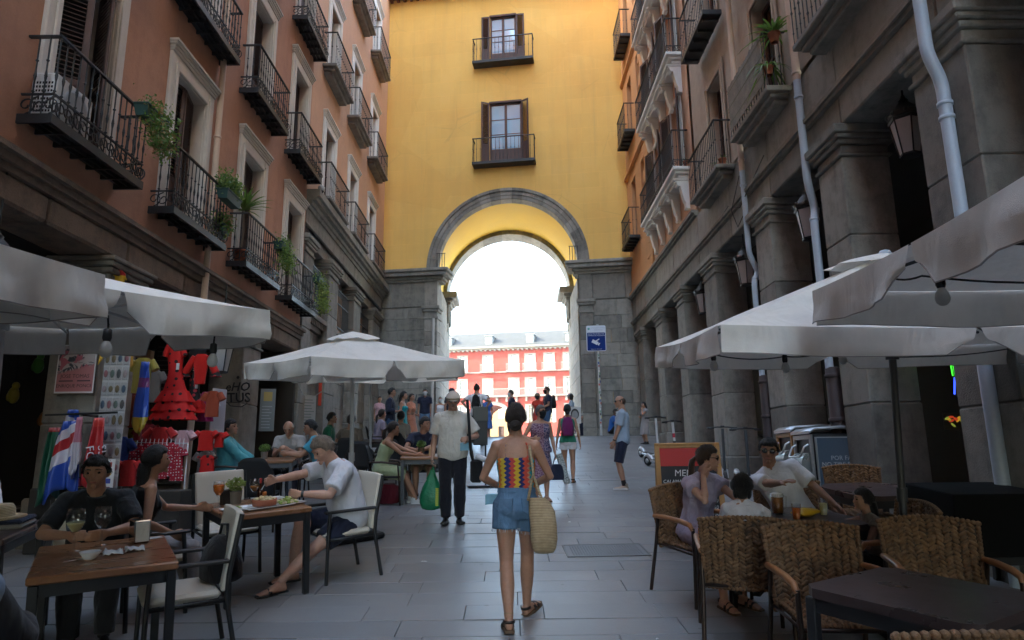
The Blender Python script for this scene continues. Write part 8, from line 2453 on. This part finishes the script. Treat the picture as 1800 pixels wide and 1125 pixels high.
# white post and easel of the terrace, up the street
r = hang('white_post', 'slim white post standing at the left side of the arch', 'post', -2.72, 23.6, 2.38); MB().tube([(0, 0, 0), (0, 0, 4.2)], .05, 10).build('post', plain('post_white', (.46, .46, .45)), r); MB().tube([(0, 0, 0), (0, 0, .05)], .14, 14).build('foot', m_blackm, r)
r = thing('menu_lectern', 'black menu stand on a thin steel post in the middle of the street', 'menu stand', (-.60, 13.4, g(13.4)), radians(8))
MB().bbox(-.14, .14, -.02, .02, .78, 1.5, .01).build('dark_panel', m_blackm, r); MB().bbox(-.15, .15, -.03, .03, 1.24, 1.52, .008, T4(0, 0, 0)).build('menu_card', plain('menu_olive', (.07, .07, .06)), r)
MB().tube([(.1, 0, .03), (.1, 0, 1.5)], .018, 8).build('post', m_blackm, r); MB().bbox(-.25, .3, -.2, .2, 0, .03, .01).build('foot', m_blackm, r)
# bits in the right arcade: neon, fruit picture, stickers on a dark post
def glow(name, col, st):
    m, t, b = nodes_of(name); b.inputs['Base Color'].default_value = (*col, 1); b.inputs['Emission Color'].default_value = (*col, 1); b.inputs['Emission Strength'].default_value = st; return m
r = hang('neon_light', 'small green and blue neon light in the dark right arcade', 'neon light', 5.32, 8.15, 2.55); q = MB()
for k in range(3): q.tube([(-.03 + .03 * k, 0, .22), (-.02 + .03 * k, 0, .0)], .008, 6)
q.build('green_tube', glow('neon_green', (.05, .9, .05), .16), r); MB().tube([(.0, .0, -.02), (-.03, 0, -.22)], .011, 6).build('blue_tube', glow('neon_blue', (.03, .08, 1), .2), r)
r = hang('picture_panel', 'small lit picture of fruit and food in the dark doorway', 'picture', 5.35, 8.3, 1.92); o = MB().bbox(-.15, .15, -.02, 0, 0, .2, .004).build('panel', plain('panel_dark', (.05, .04, .03)), r); rnd = random.Random(3)
for k in range(12): q = MB(); q.ball((rnd.uniform(-.11, .11), -.022, rnd.uniform(.05, .15)), (.035, .006, .015), 8, 5, R=Matrix.Rotation(rnd.uniform(-1, 1), 3, 'Y')); q.build('food_picture', glow('food_%d' % (k % 3), [(.5, .05, .02), (.55, .3, .03), (.25, .3, .05)][k % 3], .05), o)
r = hang('roll_shutter', 'black panelled shutter with stickers in the near right arcade', 'shutter', 5.6, 7.1, g(7)); o = MB().bbox(-.03, .03, -.55, .55, 0, 3.0, .01).build('shutter_body', m_blackm, r)
for i in range(5): MB().box(-.045, -.031, -.55, .55, .3 + i * .55, .33 + i * .55).build('band', plain('band_grey', (.10, .10, .11)), r)
MB().box(-.036, -.0315, -.1, .1, 2.0, 2.2).build('sticker', plain('sticker_teal', (.16, .32, .34)), r)
text_obj('graffiti_letters', 'KEMOR', .16, plain('white_spray', (.4, .4, .42)), r, (-.034, .05, 1.45), (pi / 2, radians(90), radians(-90)), extrude=.001)
# ------------------------------------------------------------------ scraps on the paving and stock deep in the arcade
rnd = random.Random(21)
for k, (x, y, lab) in enumerate(((-1.35, 10.6, 'scrap of white paper on the paving behind the laid table'), (-.55, 4.55, 'tiny paper scrap near the left front of the paving'), (1.0, 5.1, 'cigarette end on the paving right of the walking woman'), (-.9, 7.3, 'small pale scrap between the chair and the walking woman'), (.75, 9.3, 'pale scrap on the middle of the paving'))):
    loc, rot = on_slope(x, y, rnd.uniform(0, 6)); t = thing('litter', lab, 'litter', loc + V(0, 0, .004), rot)
    q = MB(); s = .03 if k != 2 else .012
    q.grid(4, 4, lambda u, v: V((u - .5) * s * 2, (v - .5) * s, .006 + .012 * abs(noise.noise(Vector((u * 3 + k, v * 3, 2)))))); q.build('scrap', m_nap, t)
for k, (x, y, z, c, lab) in enumerate(((-6.2, 8.9, 2.9, (.05, .2, .03), 'green inflatable toy hanging deep in the left arcade'), (-6.1, 9.0, 2.2, (.35, .12, .02), 'orange inflatable toy hanging deep in the left arcade'), (-5.9, 9.2, 2.6, (.3, .03, .03), 'red toy hanging deep in the left arcade'), (-6.4, 8.8, 2.5, (.3, .25, .03), 'yellow toy hanging deep in the left arcade'), (-5.7, 9.3, 2.25, (.03, .08, .25), 'blue toy hanging deep in the left arcade'))):
    t = thing('hanging_toy', lab, 'toy', (x, y, z))
    q = MB(); q.ball((0, 0, 0), (.07, .06, .11), 10, 8); q.ball((.03, -.02, .12), (.045, .045, .05), 8, 6); q.ball((-.06, 0, -.02), (.03, .03, .06), 8, 6); q.build('toy_body', plain('toy_%d' % k, c, rough=.3), t)
    MB().tube([(0, 0, .15), (0, 0, 4.1 - z)], .004, 4).build('string', m_cord, t)

r = thing('security_camera', 'small grey dome camera on the corner of the granite cornice, left', 'camera', (-4.66, 15.95, 8.22))
MB().lathe([(.0, 0), (.09, .0), (.09, .10), (.05, .13), (0, .13)], 14).build('housing', plain('camera_grey', (.40, .42, .43)), r); MB().ball((0, 0, 0), (.07, .07, .06), 12, 8).build('dome', plain('camera_dome', (.05, .05, .06), rough=.1), r)
# ------------------------------------------------------------------ summer haze over the square
hz = bpy.data.materials.new('haze_air'); hz.use_nodes = True
t_ = hz.node_tree; t_.nodes.clear()
o_ = t_.nodes.new('ShaderNodeOutputMaterial'); v_ = t_.nodes.new('ShaderNodeVolumePrincipled')
v_.inputs['Density'].default_value = .0003; v_.inputs['Color'].default_value = (.93, .95, 1, 1)
t_.links.new(v_.outputs[0], o_.inputs['Volume'])
MB().box(-410, 410, -46, 410, -5.5, 35).build('haze', hz, kind='stuff')
flush_voxels()
flush_texts()
bpy.context.view_layer.update()
